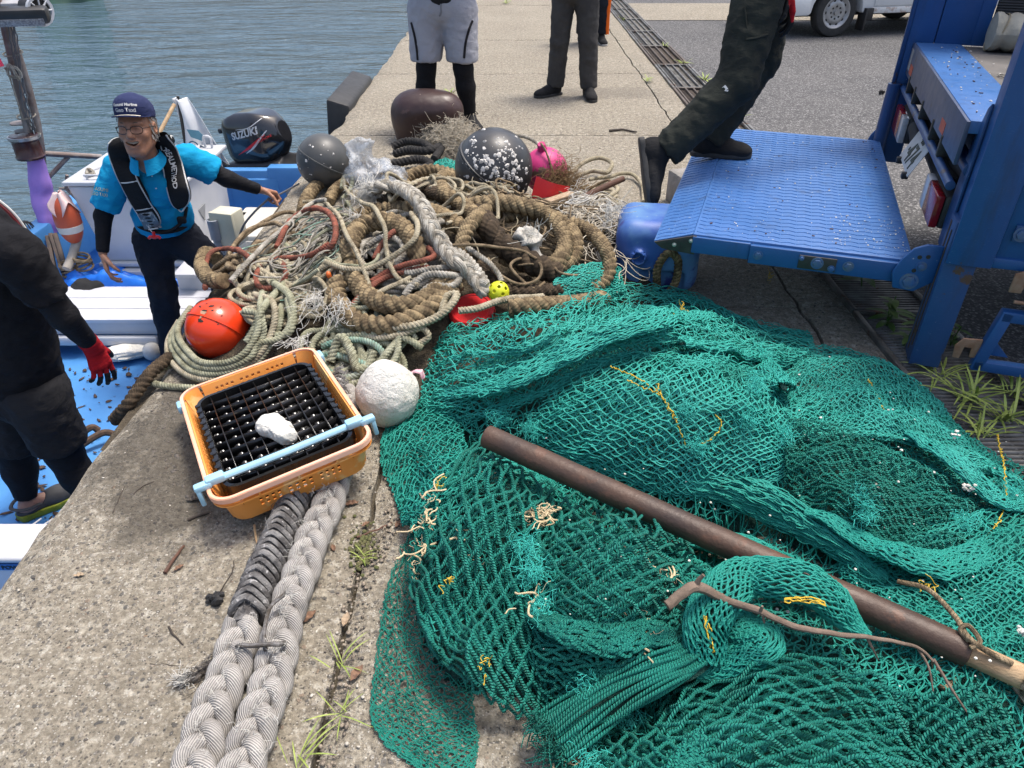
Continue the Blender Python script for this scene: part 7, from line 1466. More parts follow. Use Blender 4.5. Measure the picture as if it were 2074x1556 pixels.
for pl_ in ([(-.275, .015), (-.235, -.02), (-.235, -.002), (-.272, .03)], [(-.268, .038), (-.232, .004), (-.222, .012), (-.262, .048)], [(-.275, -.005), (-.245, -.03), (-.245, -.042), (-.275, -.018)]):
    f = cowlsurf(0, 0); V = f(np.array([(p[0], p[1], 0) for p in pl_])); mb.add(V, [[0, 1, 2, 3]])
mb.build('emblem', SIL, om)
fl = thing('boat_flag', 'furled white flag with blue lettering on a black rod behind the man', 'flag', WY(385, 340, 6.0))
mb = MB(); tube(mb, [WY(360, 195, 6.0), WY(392, 400, 6.0)], .012, 8); mb.build('rod', DK, fl)
def wfl(u, v): 
    a0, a1 = WY(360, 200, 5.99), WY(385, 305, 5.99); a = a0+(a1-a0)*v[..., None]; return a+np.stack([(-.045+(.10+.26*v)*u*1.0), .05*np.sin(u*8+v*3), -.10*u*v+.0*u], -1)
mb = MB(); sheet(mb, wfl, 30, 26, .003); mb.build('cloth', mt('white flag cloth', (.66, .68, .70), (.56, .58, .61), .8, 9, .15), fl, ang=0)
mb = MB(); prism(mb, [(0, 0), (.09, -.01), (.12, -.05), (.10, -.09), (.02, -.06)], 0, .003, WY(378, 262, 5.90), (1, 0, 0), (0, 0, 1), (0, -1, 0)); mb.build('blue_patch', mt('blue grey patch', (.10, .25, .33), None, .8), fl)
mb = MB(); lettering(mb, 'GE', WY(377, 297, 5.90), nrm((.75, 0, -.5)), nrm((.5, 0, .75)), .11, .0015); mb.build('lettering', mt('dark blue print', (.05, .09, .15), None, .7), fl)
mb = MB(); tube(mb, [WY(353, 212, 5.7), WY(312, 290, 5.4), WY(296, 330, 5.3)], .014, 8); mb.build('boat_hook', PINE, None, label='pale wooden pole slanting up behind the man by the white flag', cat='pole')
HB = W(110, 10, -1.25); fb = thing('moored_boat', 'boat moored across the harbour at the top left, darkened for its reflection', 'boat', HB)
mb = MB()
def fh(u, v):
    a = u*2-1; w = 1-np.abs(a)**2.6; return HB+np.stack([-.3+1.15*a, 1.3-1.2*(1-v*.3)*w, .40*v-.1+.2*np.abs(a)**2*v], -1)
grid(mb, fh, 40, 8); mb.build('hull', mt('boat green for reflection', (.02, .07, .05), (.03, .09, .06), .6), fb)  # hull coloured dark only so the water reflects dark green
mb = MB(); box(mb, HB+A(-.3, 1.2, .75), (2.0, 1.4, .95), None, .05); box(mb, HB+A(-.3, 1.4, 1.8), (1.5, 1.0, 1.2), None, .05); mb.build('wheelhouse', mt('boat green for reflection', (.02, .07, .05), (.03, .09, .06), .6), fb)  # out of view, dark green to shape the reflection on the water
def skinmat(name, c, c2):
    m, t = new(name); o = t.co('Object'); col = t.mix(t.ramp(t.noise(14, o, 4), [(.3, 0.0), (.7, 1.0)]), c, c2); col = t.mix(t.math('MULTIPLY', t.ramp(t.noise(90, o, 3), [(.45, 0.0), (.7, 1.0)]), .25), col, tuple(x*.6 for x in c2))
    b = t.out(Base_Color=col, Roughness=.48, Normal=t.bump(t.noise(160, o, 4), .25, .002), Specular_IOR_Level=.45); b.inputs['Subsurface Weight'].default_value = .08; b.inputs['Subsurface Radius'].default_value = (.01, .004, .002); return m
SKIN = skinmat('tanned skin', (.40, .205, .125), (.32, .15, .09)); SKIN2 = skinmat('pale skin', (.42, .25, .18), (.36, .19, .14))
def cloth(name, c, c2=None, weave=420, rough=.9):
    if name in MATS: return MATS[name]
    m, t = new(name); o = t.co('Object'); c2 = c2 or tuple(x*.75 for x in c)
    f = t.ramp(t.noise(7, o, 4, .6), [(.35, 0.0), (.68, 1.0)]); h = t.math('ADD', t.math('MULTIPLY', t.noise(22, t.co('Object', (1, 1, 2.2)), 4, .6, .6), 1.0), t.math('MULTIPLY', t.noise(weave, o, 2), .10))
    t.out(Base_Color=t.mix(f, c, c2), Roughness=rough, Normal=t.bump(h, .55, .010), Specular_IOR_Level=.2); return m
def wrinkle(amp, fz=1.0, seed=0.0, fr=11):
    def f(V):
        P = V*A(fr, fr, fr*fz)+seed; r = 1-np.abs(fbm(P+.6*np.stack([fbm(V*6+k, 2) for k in range(3)], 1), 2)); return amp*(r**2-.45)+amp*.4*fbm(V*40, 2)
    return f
def smins(ds, k):
    r = ds[0]
    for d in ds[1:]: r = smin(r, d, k)
    return r
def bounds(pts, pad): p = np.array(pts); return p.min(0)-pad, p.max(0)+pad
def limb(P, pts, rs, k=.02):
    return smins([d_cap(P, pts[i], pts[i+1], rs[i], rs[i+1]) for i in range(len(pts)-1)], k)
def hand(wrist, dir_, palm, thumb, curl=(.35, .4, .45, .5), size=1.0, thumb_in=.35, spread=.12):
    d = nrm(dir_); n = nrm(np.asarray(palm)-d*np.dot(palm, d)); t = nrm(np.cross(d, n)); t = t if np.dot(t, thumb) > 0 else -t
    w = np.asarray(wrist, float); S_ = size; caps = []
    for i, o in enumerate((.030, .010, -.011, -.030)):    # palm rays, index first on the thumb side
        caps.append((w+t*o*.55*S_+d*.012*S_, w+d*(.088-.006*abs(i-1.2))*S_+t*o*S_, .0145*S_, .0115*S_))
    L = ((.042, .026, .020), (.047, .030, .021), (.044, .028, .020), (.034, .021, .018)); fings = []
    for i, o in enumerate((.030, .010, -.011, -.030)):
        p = w+d*(.088-.006*abs(i-1.2))*S_+t*o*S_; a = curl[i]*.6; dd = nrm(d+t*spread*(1.2-i)*.8); r = (.0088, .0090, .0086, .0076)[i]*S_
        for k in range(3):
            v = dd*math.cos(a)+n*math.sin(a); q = p+v*L[i][k]*S_; caps.append((p, q, r, r*.90)); fings.append((p, q, r)); p = q; r *= .92; a += curl[i]*(1.15 if k == 0 else .75)
    tb_ = w+d*.025*S_+t*.026*S_+n*.008*S_; v = nrm(d*.72+t*.62+n*thumb_in); q = tb_+v*.042*S_; caps.append((w+d*.012*S_+t*.012*S_, tb_, .015*S_, .0145*S_)); caps.append((tb_, q, .0135*S_, .0105*S_))
    v2 = nrm(v*.8+n*thumb_in+d*.35); q2 = q+v2*.030*S_; caps.append((q, q2, .0102*S_, .0095*S_)); v3 = nrm(v2+n*thumb_in*.6); caps.append((q2, q2+v3*.022*S_, .0095*S_, .0078*S_))
    return caps
def handsdf(caps):
    pal, fin = caps[:4], caps[4:]
    def f(P):
        d = smins([d_cap(P, *c) for c in pal], .012)
        for c in fin: d = smin(d, d_cap(P, *c), .004)
        return d
    pts = [c[0] for c in caps]+[c[1] for c in caps]; lo, hi = bounds(pts, .025); return f, lo, hi
def meshof(f, lo, hi, h, rel=2, disp=None):
    V, F = snet(f, lo, hi, h); V = relax(V, F, rel)
    if disp is not None: V = V+vnorm(V, F)*disp(V)[:, None]
    return V, F
def headsdf(c, fwd, up=(0, 0, 1), smile=1.0, open_=True, s=1.0):
    f = nrm(fwd); x = nrm(np.cross(f, up)); z = np.cross(x, f); M = np.stack([x, f, z], 1)
    def loc(P): return (P-c)@M/s
    def F(P):
        q = loc(P); ax = np.abs(q[..., 0]); m = np.stack([ax, q[..., 1], q[..., 2]], -1)
        d = d_ell(q, (0, -.012, .032), (.075, .096, .090)); d = smin(d, d_ell(q, (0, .022, -.035), (.063, .070, .085)), .04)
        d = smin(d, d_ell(q, (0, .058, -.098), (.030, .026, .022)), .035)                        # chin
        d = smin(d, d_cap(m, (.055, -.005, -.055), (.022, .060, -.098), .018, .016), .03)      # jaw
        d = smin(d, d_ell(m, (.040, .062, -.022), (.025, .020, .021)), .022)                    # cheeks lifted by the smile
        d = smin(d, d_cap(m, (.012, .083, .030), (.045, .068, .032), .010, .009), .016)        # brow
        d = smin(d, d_cap(q, (0, .086, .016), (0, .107, -.022), .009, .0135), .014); d = smin(d, d_ell(m, (.013, .094, -.026), (.0105, .011, .009)), .008)   # nose
        e = d_ell(m, (.031, .090, .010), (.018, .013, .009)); d = -smin(-d, e, .010)       # eye sockets
        d = smin(d, d_ell(m, (.031, .0715, .0095), (.0145, .0125, .0105)), .004)                # closed smiling lids
        d = -smin(-d, d_cap(m, (.020, .0915, .0075), (.042, .0815, .0070), .0016, .0012), .002)   # lid line
        d = -smin(-d, d_cap(m, (.019, .097, -.022), (.036, .082, -.052), .0022, .0022), .006)  # smile folds
        for k in (0, 1): d = -smin(-d, d_cap(m, (.052, .068, .014-.012*k), (.064, .05, .018-.022*k), .0010, .0006), .003)   # crow's feet
        if smile:
            d = smin(d, d_cap(q, (-.02, .084, -.056), (.02, .084, -.056), .013, .013), .02)
            bz = -.064+.34*ax; mo = np.maximum(np.abs(q[..., 2]-(bz+.002))-(.0095)*np.clip(1-(ax/.034)**2, 0, 1), ax-.034); mo = np.maximum(mo, -(q[..., 1]-.058)); d = np.maximum(d, -np.maximum(mo, -.02)*1.0)
            d = smin(d, np.abs(0*d)+d_ell(q, (0, .084, -.078), (.026, .010, .0055)), .006)
        else:
            d = -smin(-d, d_cap(m, (0, .092, -.062), (.022, .084, -.060), .0018, .001), .003)
        d = smin(d, d_cap(q, (0, -.02, -.07), (0, -.045, -.17), .050, .054), .03)              # neck
        er = d_ell(m, (.079, -.006, -.002), (.010, .018, .033)); er = np.maximum(er, -d_ell(m, (.087, -.002, .002), (.006, .010, .020))); d = smin(d, er, .006)
        return d*s
    lo = c-np.array([.15, .15, .22])*s; hi = c+np.array([.15, .15, .15])*s
    return F, lo, hi, M
def joined(name, pieces, mat, parent=None, **kw):
    mb = MB()
    for V, F in pieces: mb.add(V, F, V[:, [0, 2]])
    return mb.build(name, mat, parent, ang=0, **kw)
def bodysdf(J, g=1.0):
    """thin body under the clothes, one surface"""
    def f(P):
        d = smins([d_cap(P, J['pel'], J['che'], .100*g, .125*g), d_cap(P, J['che'], J['nek'], .12*g, .058*g)], .05)
        d = smin(d, d_cap(P, J['shR'], J['shL'], .060*g, .060*g), .05)
        for s in 'RL':
            d = smin(d, limb(P, [J['sh'+s], J['el'+s], J['wr'+s]], [.050*g, .040*g, .027*g]), .03); d = smin(d, limb(P, [J['hi'+s], J['kn'+s], J['an'+s]], [.075*g, .052*g, .036*g]), .05)
        return d
    lo, hi = bounds(list(J.values()), .16); return f, lo, hi
def mir(J):
    return {k: np.asarray(v, float) for k, v in J.items()}
def shoe(name, an, toe, up, mats, parent, w=.049, sole_h=.022, top=.11, laces=True, sc=1.0):
    """an = ankle point above the heel, toe direction; sole plane normal = up"""
    f = nrm(np.asarray(toe)-np.asarray(up)*np.dot(toe, up)); u = nrm(up); s = np.cross(f, u); M = np.stack([f, s, u], 1); o = np.asarray(an, float); M0 = M
    def loc(P): return (P-o)@M0/sc
    def F(P):
        q = loc(P); d = smins([d_ell(q, (.0, 0, .045), (.055, .040, .048)), d_ell(q, (.10, 0, .032), (.075, w, .036)), d_ell(q, (.165, .003, .028), (.050, w*.92, .030))], .035)
        d = smin(d, d_cap(q, (-.005, 0, .05), (-.012, 0, top), .042, .040), .03); d = smin(d, d_cap(q, (.02, 0, .075), (.09, 0, .055), .035, .032), .03)
        return sc*np.maximum(np.maximum(d, -(q[..., 2]-.006)), q[..., 2]-top)
    M = M*sc; lo = o-.30; hi = o+.30; V, Fc = meshof(F, lo, hi, .009, 2); up_ = link(name, V, Fc, mats[0], parent, V[:, :2], ang=0)
    mb = MB(); pts = [(-.062+.016*0, -.022), (-.045, -.038), (.02, -.040), (.09, -w), (.15, -w*.98), (.19, -w*.72), (.214, -.01), (.212, .018), (.19, w*.72), (.14, w*.96), (.07, w*.86), (.0, .038), (-.045, .037), (-.062, .02)]
    pts = sc*cr([(a, b, 0) for a, b in pts], 44, True)[:-1, :2]; prism(mb, pts, -.0, sole_h*sc, o, f, s, u, .005); mb.build('sole', mats[1], up_, ang=40)
    if laces:
        mb = MB()
        for k in range(4): x = .045+.022*k; z = .102-.014*k; tube(mb, cr([o+M@A(x-.008, -.030, z-.012), o+M@A(x, 0, z+.006), o+M@A(x+.008, .030, z-.012)], 10), .0032, 5)
        q = o+M@A(.035, 0, .112); tube(mb, cr([q, q+s*.03+u*.02, q+s*.05-u*.01, q+s*.02], 14), .003, 5); tube(mb, cr([q, q-s*.03+u*.015, q-s*.055-u*.01, q-s*.02], 14), .003, 5); mb.build('laces', mats[2] if len(mats) > 2 else mats[0], up_)
    return up_
BLKC = cloth('black cotton', (.014, .014, .016), (.021, .021, .023)); NAV = cloth('near black navy cloth', (.010, .012, .018), (.016, .018, .026)); LEG = cloth('black leggings', (.007, .007, .009), (.011, .011, .013), rough=.75)
SHO = cloth('black shoe fabric', (.014, .014, .015), (.024, .024, .025)); SOL = mt('dark shoe sole', (.022, .022, .022), (.045, .044, .042), .75, 12, .3)
J = mir(dict(pel=WY(338, 478, 4.34), che=WY(318, 365, 4.24), nek=WY(302, 312, 4.18), shR=WY(240, 340, 4.20), shL=WY(383, 322, 4.28), elR=WY(209, 438, 4.15), wrR=WY(208, 515, 4.06), elL=WY(462, 363, 4.34), wrL=WY(527, 385, 4.44),
  hiR=WY(308, 490, 4.32), hiL=WY(372, 485, 4.32), knR=WY(330, 590, 4.22), anR=WY(345, 705, 4.24), knL=WY(452, 556, 4.20), anL=A(-1.85, 4.2, DZ+.06)))
J['anR'][2] = DZ+.06
pm = thing('person', 'smiling man in turquoise shirt, navy cap, glasses and black life vest standing in the boat', 'person', A(J['pel'][0], J['pel'][1], DZ))
f, lo, hi = bodysdf(J); pieces = [meshof(f, lo, hi, .013, 2)]
HC = WY(278, 260, 4.06); fwd = nrm((.06, -.97, .12)); s_h = 1.12
hf_, lo, hi, HM = headsdf(HC, fwd, (0, 0, 1), s=s_h); pieces.append(meshof(hf_, lo, hi, .0034, 1))
hR = hand(J['wrR'], WY(220, 562, 4.02)-J['wrR'], (.75, .5, .0), (.3, -.9, .1), (.45, .5, .55, .6), 1.10)
hL = hand(J['wrL'], WY(575, 398, 4.55)-J['wrL'], (.1, -.35, -.9), (.2, .2, .9), (1.25, 1.3, 1.35, 1.35), 1.10, .7, .0)
for hh in (hR, hL): f, lo, hi = handsdf(hh); pieces.append(meshof(f, lo, hi, .0042, 1))
body = joined('body', pieces, SKIN, pm)
def hp(x, y, z): return HC+HM@(A(x, y, z)*s_h)
mb = MB(); 
for k in range(-4, 5): box(mb, hp(k*.0066, .0815-3.4*(k*.0066)**2, -.0555+abs(k)*.0016), (.0064*s_h, .006, .0115*s_h), HM@Rm('Z', -k*.09), .0015)
mb.build('teeth', mt('teeth enamel', (.62, .57, .48), (.55, .5, .41), .3, 40, .05), body)
mb = MB(); sphere(mb, hp(0, .060, -.060), .027*s_h, 14, 10, (1, .6, .5), HM); mb.build('mouth_hollow', mt('dark mouth', (.08, .02, .018), None, .6), body)
mb = MB()
for sx in (-1, 1): tube(mb, cr([hp(sx*.014, .0905, .031), hp(sx*.031, .086, .0365), hp(sx*.050, .071, .030)], 14), [.0018, .0025, .0028, .003, .003, .003, .003, .003, .003, .0028, .0025, .002, .0018, .001], 6)
mb.build('eyebrows', mt('grey brows', (.12, .09, .07), None, .9), body)
HAIR = mt('short grey hair', (.38, .36, .33), (.20, .18, .16), .8, 60, .8, 200, .004)
mb = MB(); r = np.random.default_rng(5); n = 520; th = r.uniform(.45, 2*PI-.45, n); P0h = []
for a in th:
    z = r.uniform(-.045, .055); x, y = math.sin(a)*.0775, math.cos(a)*.103-.012; P0h.append((x, y, z))
P0h = np.array([p for p in P0h if p[1] < .03]); d = P0h*A(1, 1, .1); d /= np.linalg.norm(d, axis=1)[:, None]; t_ = np.linspace(0, 1, 4)[None, :, None]
Q = P0h[:, None, :]+t_*(d*.006+A(0, -.004, -.020))[:, None, :]; Q = HC+(Q*s_h)@HM.T; tubes(mb, Q, .0021, 4); mb.build('hair', HAIR, body)
CAPM = cloth('navy cap cotton', (.022, .030, .085), (.030, .038, .10), 500)
def capf(P):
    q = (P-HC)@HM/s_h; d = d_ell(q, (0, -.014, .066), (.086, .106, .088)); d = smin(d, d_ell(q, (0, .030, .108), (.066, .066, .050)), .03); d = np.maximum(d, -(q[..., 2]-.052-.16*(q[..., 1]-.02))); d = np.maximum(d, -d_ell(q, (0, -.012, .040), (.079, .099, .085))); return d*s_h
V, F = meshof(capf, HC-.17, HC+.22, .0052, 2, wrinkle(.0016, 1, 2, 16)); cap = link('cap', V, F, CAPM, body, V[:, :2], ang=0)
def brim(u, v):
    a = (u-.5)*PI*.92; r = v; x = np.sin(a)*(.074+.012*r); y = np.cos(a)*.088*1+.002+r*(.060*np.cos(a*.95)); z = .066+.006*r-.9*x*x*2.2
    return HC+(np.stack([x, y, z], -1)*s_h)@HM.T
mb = MB(); sheet(mb, brim, 28, 8, .006); mb.build('brim', CAPM, cap, ang=40)
mb = MB(); tube(mb, cr([hp(x, .0935*math.cos(x/.09)+.006, .0715-2.0*x*x) for x in np.linspace(-.060, .060, 9)], 30), .0042, 6, squash=.6); mb.build('gold_braid', mt('silver gold braid', (.55, .47, .30), (.62, .60, .55), .5, 120, .4), cap)
cbv = BVHTree.FromPolygons([Vector(v.co)+Vector(ORG[pm.name]) for v in cap.data.vertices], [list(p.vertices) for p in cap.data.polygons])
def capsurf(x0, z0, arc=0.0):
    def f(v):
        out = []
        for q in v:
            x, z = x0-q[0], z0+q[1]+arc*(x0-q[0])**2; p = onto(cbv, hp(x, .30, z), -HM[:, 1], .0012+max(0, q[2])); out.append(p if p is not None else hp(x, .1, z))
        return np.array(out)
    return f
WPR = mt('white print', (.58, .58, .57), None, .6)
mb = MB()
for tx, sz, z0, ar in (('Kasumi Marine', .0175, .112, -1.5), ('Geo Taxi', .0245, .086, -1.5)): lettering(mb, tx, None, (1, 0, 0), (0, 0, 1), sz, .0003, bold=.0007, align='CENTER', surf=capsurf(0, z0, ar))
mb.build('cap_lettering', WPR, cap, smooth=False)
GLM = mt('dark glasses frame', (.02, .014, .012), None, .25, 10, .02)
mb = MB()
for sx in (-1, 1):
    th = np.linspace(0, 2*PI, 40); ex = 1/2.6
    X = np.sign(np.cos(th))*np.abs(np.cos(th))**(2*ex)*.0255; Z = np.sign(np.sin(th))*np.abs(np.sin(th))**(2*ex)*.0175; pts = np.array([hp(sx*.0335+x, .1025-abs(sx*.0335+x)**2*4.2, .004+z) for x, z in zip(X, Z)]); tube(mb, pts, .0021, 6, False)
    tube(mb, cr([hp(sx*.058, .0885, .010), hp(sx*.072, .070, .012), hp(sx*.083, .01, .010), hp(sx*.083, -.012, .002)], 16), .0019, 6)
tube(mb, cr([hp(-.009, .102, .008), hp(0, .1045, .010), hp(.009, .102, .008)], 10), .002, 6); mb.build('glasses', GLM, body)
def trousersf(P):
    d = smins([d_ell(P, J['pel']+A(0, 0, .01), (.175, .125, .15)), limb(P, [J['hiR'], J['knR'], J['anR']], [.112, .084, .072]), limb(P, [J['hiL'], J['knL'], J['anL']], [.112, .086, .074])], .05)
    return np.maximum(d, d_plane(P, J['pel']+A(0, 0, .10), (0, 0, 1)))
lo, hi = bounds([J[k] for k in ('pel', 'hiR', 'hiL', 'knR', 'knL', 'anR', 'anL')], .2); V, F = meshof(trousersf, lo, hi, .012, 2, wrinkle(.010, .6, 3)); trs = link('trousers', V, F, NAV, body, V[:, :2], ang=0)
SHIRT = cloth('turquoise polo cloth', (.005, .255, .48), (.008, .30, .54), 600)
hemR = J['elR']*.82+J['shR']*.18; hemL = J['elL']*.68+J['shL']*.32
def shirtf(P):
    d = smins([d_cap(P, J['pel']+A(0, 0, .06), J['che'], .142, .150), d_cap(P, J['che'], J['nek']+A(0, .02, -.015), .135, .075), d_ell(P, (J['pel']*.6+J['che']*.4), (.18, .14, .14))], .05)
    d = smin(d, d_cap(P, J['shR']+A(.03, 0, -.01), J['shL']-A(.03, 0, .01), .078, .078), .05)
    for s, hm in (('R', hemR), ('L', hemL)):
        a = limb(P, [J['sh'+s], J['sh'+s]*.4+hm*.6, hm+(hm-J['sh'+s])*.2], [.082, .079, .086]); a = np.maximum(a, d_plane(P, hm, J['el'+s]-J['sh'+s])); d = smin(d, a, .035)
    d = np.maximum(d, -d_plane(P, J['pel']+A(0, 0, .045), (0, 0, 1))); return np.maximum(d, d_plane(P, J['nek']+A(0, 0, .012), nrm((.0, -.2, 1))))
lo, hi = bounds([J['pel'], J['nek'], J['shR'], J['shL'], hemR, hemL], .2); V, F = meshof(shirtf, lo, hi, .011, 2, wrinkle(.0085, .55, 8)); sh = link('shirt', V, F, SHIRT, body, V[:, :2], ang=0)
sbv = BVHTree.FromPolygons([Vector(v) for v in V], F.tolist())
camo = A(0, 0, CAMZ)
def onshirt(px, py, lift=.004, bvh=None):
    d = ray(px, py); d = d/np.linalg.norm(d); h = (bvh or sbv).ray_cast(Vector(camo), Vector(d)); 
    return (np.array(h[0])-d*lift) if h[0] is not None else WY(px, py, 4.1)
mb = MB()   # collar, placket and buttons
def leaf(p0, p1, p2, p3, t=.006, lift=.012, bvh=None):
    C = np.array([[onshirt(*p0, lift, bvh), onshirt(*p1, lift, bvh)], [onshirt(*p3, lift, bvh), onshirt(*p2, lift, bvh)]])
    return lambda u, v: (C[0, 0]*((1-u)*(1-v))[..., None]+C[0, 1]*(u*(1-v))[..., None]+C[1, 1]*(u*v)[..., None]+C[1, 0]*((1-u)*v)[..., None])
nk = HC+HM@(A(0, -.035, -.125)*s_h)
def colF(u, v):
    a = (u-.5)*2*PI*.93+PI; r = .068+.022*v+.012*np.cos(a)*0; x = np.sin(a)*r*1.06; y = np.cos(a)*r; k = smooth01(np.abs(u-.5)*2*1.15-.15)
    return nk+np.stack([x, -(y+.0)-.012*k, .018-.034*v-.045*k*v-.030*k], -1)
sheet(mb, colF, 60, 8, .006); sheet(mb, leaf((293, 325), (304, 325), (327, 400), (313, 402), lift=.004), 5, 20, .004); mb.build('collar', SHIRT, sh, ang=40)
mb = MB()
for x, y in ((277, 313), (316, 313), (301, 333), (308, 357), (316, 382)): sphere(mb, onshirt(x, y, .008), .0055, 8, 6, (1, 1, .6))
mb.build('buttons', mt('pearl button', (.55, .62, .66), None, .3), sh)
mb = MB(); lettering(mb, 'KASUMI', None, (1, 0, 0), (0, 0, 1), 1, .0, surf=lambda v: np.array([onshirt(186+q[0]*9.5, 384-q[1]*10+q[0]*1.6, .002+.0005*max(0, q[2])) for q in v])); lettering(mb, 'GEO TAXI', None, (1, 0, 0), (0, 0, 1), 1, .0, surf=lambda v: np.array([onshirt(184+q[0]*7.4, 394-q[1]*10+q[0]*1.2, .002) for q in v])); mb.build('sleeve_lettering', mt('cream print', (.55, .52, .30), None, .7), sh, smooth=False)
SLV = LEG
def slv(Jd, s, hm, r0, r1, r2, end):
    def f(P):
        a = limb(P, [Jd['sh'+s], Jd['el'+s], Jd['wr'+s]], [r0, r1, r2]); return np.maximum(a, d_plane(P, Jd['el'+s]*(1-end)+Jd['wr'+s]*end, Jd['wr'+s]-Jd['el'+s]))
    lo, hi = bounds([Jd['sh'+s], Jd['el'+s], Jd['wr'+s]], .1); return meshof(f, lo, hi, .009, 2, wrinkle(.002, 1, 5, 20))
for s in 'RL': V, F = slv(J, s, None, .058, .049, .033, .96); link('arm_sleeve', V, F, SLV, body, V[:, :2], ang=0)
VEST = cloth('black vest fabric', (.010, .010, .011), (.017, .017, .018), 700); PIP = mt('pale piping', (.58, .58, .56), None, .7)
vs_ = [None]
def strap(pixL, widths, thick, name):
    C = []; Xs = []
    for (x, y, x2, y2) in pixL:
        a, b = onshirt(x, y, .020), onshirt(x2, y2, .020); C.append((a+b)/2); Xs.append(b-a)
    return np.array(C), np.array(Xs)
def vest_panel(pixL, back):
    C, X = strap(pixL, None, None, None); 
    C = np.vstack([back, C]); Xb = np.array([nrm(X[0])*.10]*len(back)); X = np.vstack([Xb, X])
    Cc = cr(C, 40); Xc = np.stack([np.interp(np.linspace(0, 1, 40), np.linspace(0, 1, len(X)), X[:, k]) for k in range(3)], 1); T = np.gradient(Cc, axis=0); N = np.cross(T, Xc); N /= np.linalg.norm(N, axis=1)[:, None]
    for i in range(40):
        if np.dot(N[i], camo-Cc[i]) < 0 and i > 8: N[i] *= -1
    return Cc, Xc, N
def vest_build(Cc, Xc, N, taper_end=True):
    mb = MB(); n = len(Cc); th = np.linspace(0, 2*PI, 25); w = np.linalg.norm(Xc, axis=1)/2; xh = Xc/(2*w[:, None]); k = np.ones(n)
    if taper_end: k[-4:] = (.97, .9, .75, .45)
    V = Cc[:, None]+xh[:, None]*((w*k)[:, None]*np.sign(np.cos(th))*np.abs(np.cos(th))**.6)[..., None]+N[:, None]*(.024*np.sign(np.sin(th))*np.abs(np.sin(th))**.7)[None, :, None]
    i, j = np.meshgrid(np.arange(n-1), np.arange(24), indexing='ij'); a = i*25+j; mb.add(V.reshape(-1, 3), np.stack([a, a+1, a+26, a+25], -1).reshape(-1, 4))
    mb.add(V[-1], [list(range(24))]); mb.add(V[0], [list(range(24))])
    e = [Cc+xh*(s*w*k*1.0)[:, None]+N*.010 for s in (-1, 1)]; return mb, e
backR = [J['nek']+A(.03, .10, .03), J['nek']+A(-.05, .07, .055)]; backL = [J['nek']+A(.02, .10, .03), J['nek']+A(.09, .06, .050)]
pR = vest_panel([(228, 288, 262, 300), (224, 318, 268, 330), (236, 352, 277, 352), (254, 385, 290, 382), (270, 415, 306, 410), (284, 438, 320, 432), (292, 462, 334, 456)], backR)
pL = vest_panel([(314, 283, 336, 274), (322, 305, 352, 295), (328, 335, 364, 325), (337, 365, 374, 352), (343, 390, 382, 378), (348, 412, 388, 400), (352, 424, 388, 414)], backL)
vest = None
for nm, q in (('vest', pR), ('vest_panel', pL)):
    mb, e = vest_build(*q); o = mb.build(nm, VEST, body if vest is None else vest, ang=50) if vest is None else mb.build(nm, VEST, vest, ang=50)
    if vest is None: vest = o
    mb = MB()
    for ed in e: tube(mb, ed[6:], .0042, 6)
    if nm == 'vest_panel': tube(mb, cr([e[0][-1], (e[0][-1]+e[1][-1])/2+A(0, -.01, -.02), e[1][-1]], 12), .0042, 6)
    if nm == 'vest':
        k = 24; tube(mb, np.array([e[0][k]*(1-t)+e[1][k]*t+q[2][k]*.018*math.sin(t*PI) for t in np.linspace(0, 1, 12)]), .004, 6)
        k = 33; tube(mb, np.array([e[0][k]*(1-t)+e[1][k]*t+q[2][k]*.018*math.sin(t*PI) for t in np.linspace(0, 1, 12)]), .004, 6)
        tube(mb, np.array([e[0][-1]*(1-t)+e[1][-1]*t+q[2][-1]*.014 for t in np.linspace(0, 1, 12)]), .0045, 6)
    mb.build('piping', PIP, vest)
mb = MB(); k = slice(34, 40); wn = pR[0][k]+pR[2][k]*.0245; xw = pR[1][k]*.42
V = np.concatenate([wn-xw, wn+xw]); n = len(wn); mb.add(V, [[i, i+1, n+i+1, n+i] for i in range(n-1)]); mb.build('clear_window', mt('shiny clear pocket', (.10, .11, .12), (.45, .42, .36), .12, 30, .4, lo=.52, hi=.66), vest)
def vsurf(sc, t0, off):
    Cc, Xc, N = pL
    def f(v):
        out = []
        for q in v:
            s = np.clip(t0+q[0]*sc, 0, 38.9); i = int(s); fr = s-i; c = Cc[i]*(1-fr)+Cc[i+1]*fr; x = Xc[i]*(1-fr)+Xc[i+1]*fr; n_ = N[i]*(1-fr)+N[i+1]*fr; out.append(c+nrm(x)*(off+q[1]*.043)+n_*(.0262+.0005*max(0, q[2])-.010*0))
        return np.array(out)
    return f
mb = MB(); lettering(mb, 'REALMETHOD', None, (1, 0, 0), (0, 0, 1), 1, 0, bold=.02, spacing=.98, surf=vsurf(2.25, 18.0, -.012))
for poly in ([(0, .9), (.25, 1.0), (.6, .8), (.55, .35), (.35, .1), (.45, .45), (.42, .72), (.2, .82)], [(-.35, .55), (.3, .30), (.45, .05), (-.3, .40)]):
    f = vsurf(2.9, 16.6, -.026); mb.add(f(np.array([(p[0], p[1], 0) for p in poly])), [list(range(len(poly)))])
mb.build('vest_lettering', WPR, vest, smooth=False)
mb = MB(); tube(mb, cr([onshirt(330, 470, .02), onshirt(350, 465, .03), onshirt(372, 445, .03), onshirt(378, 420, .03)], 20), .018, 10, squash=.5); box(mb, onshirt(368, 446, .035), (.05, .03, .04), None, .008)
tube(mb, cr([J['pel']+A(-.15, .0, .08), onshirt(290, 462, .02), onshirt(325, 470, .02), onshirt(360, 465, .02), J['pel']+A(.17, .02, .09)], 30), .020, 10, squash=.4); mb.build('belt', VEST, vest)
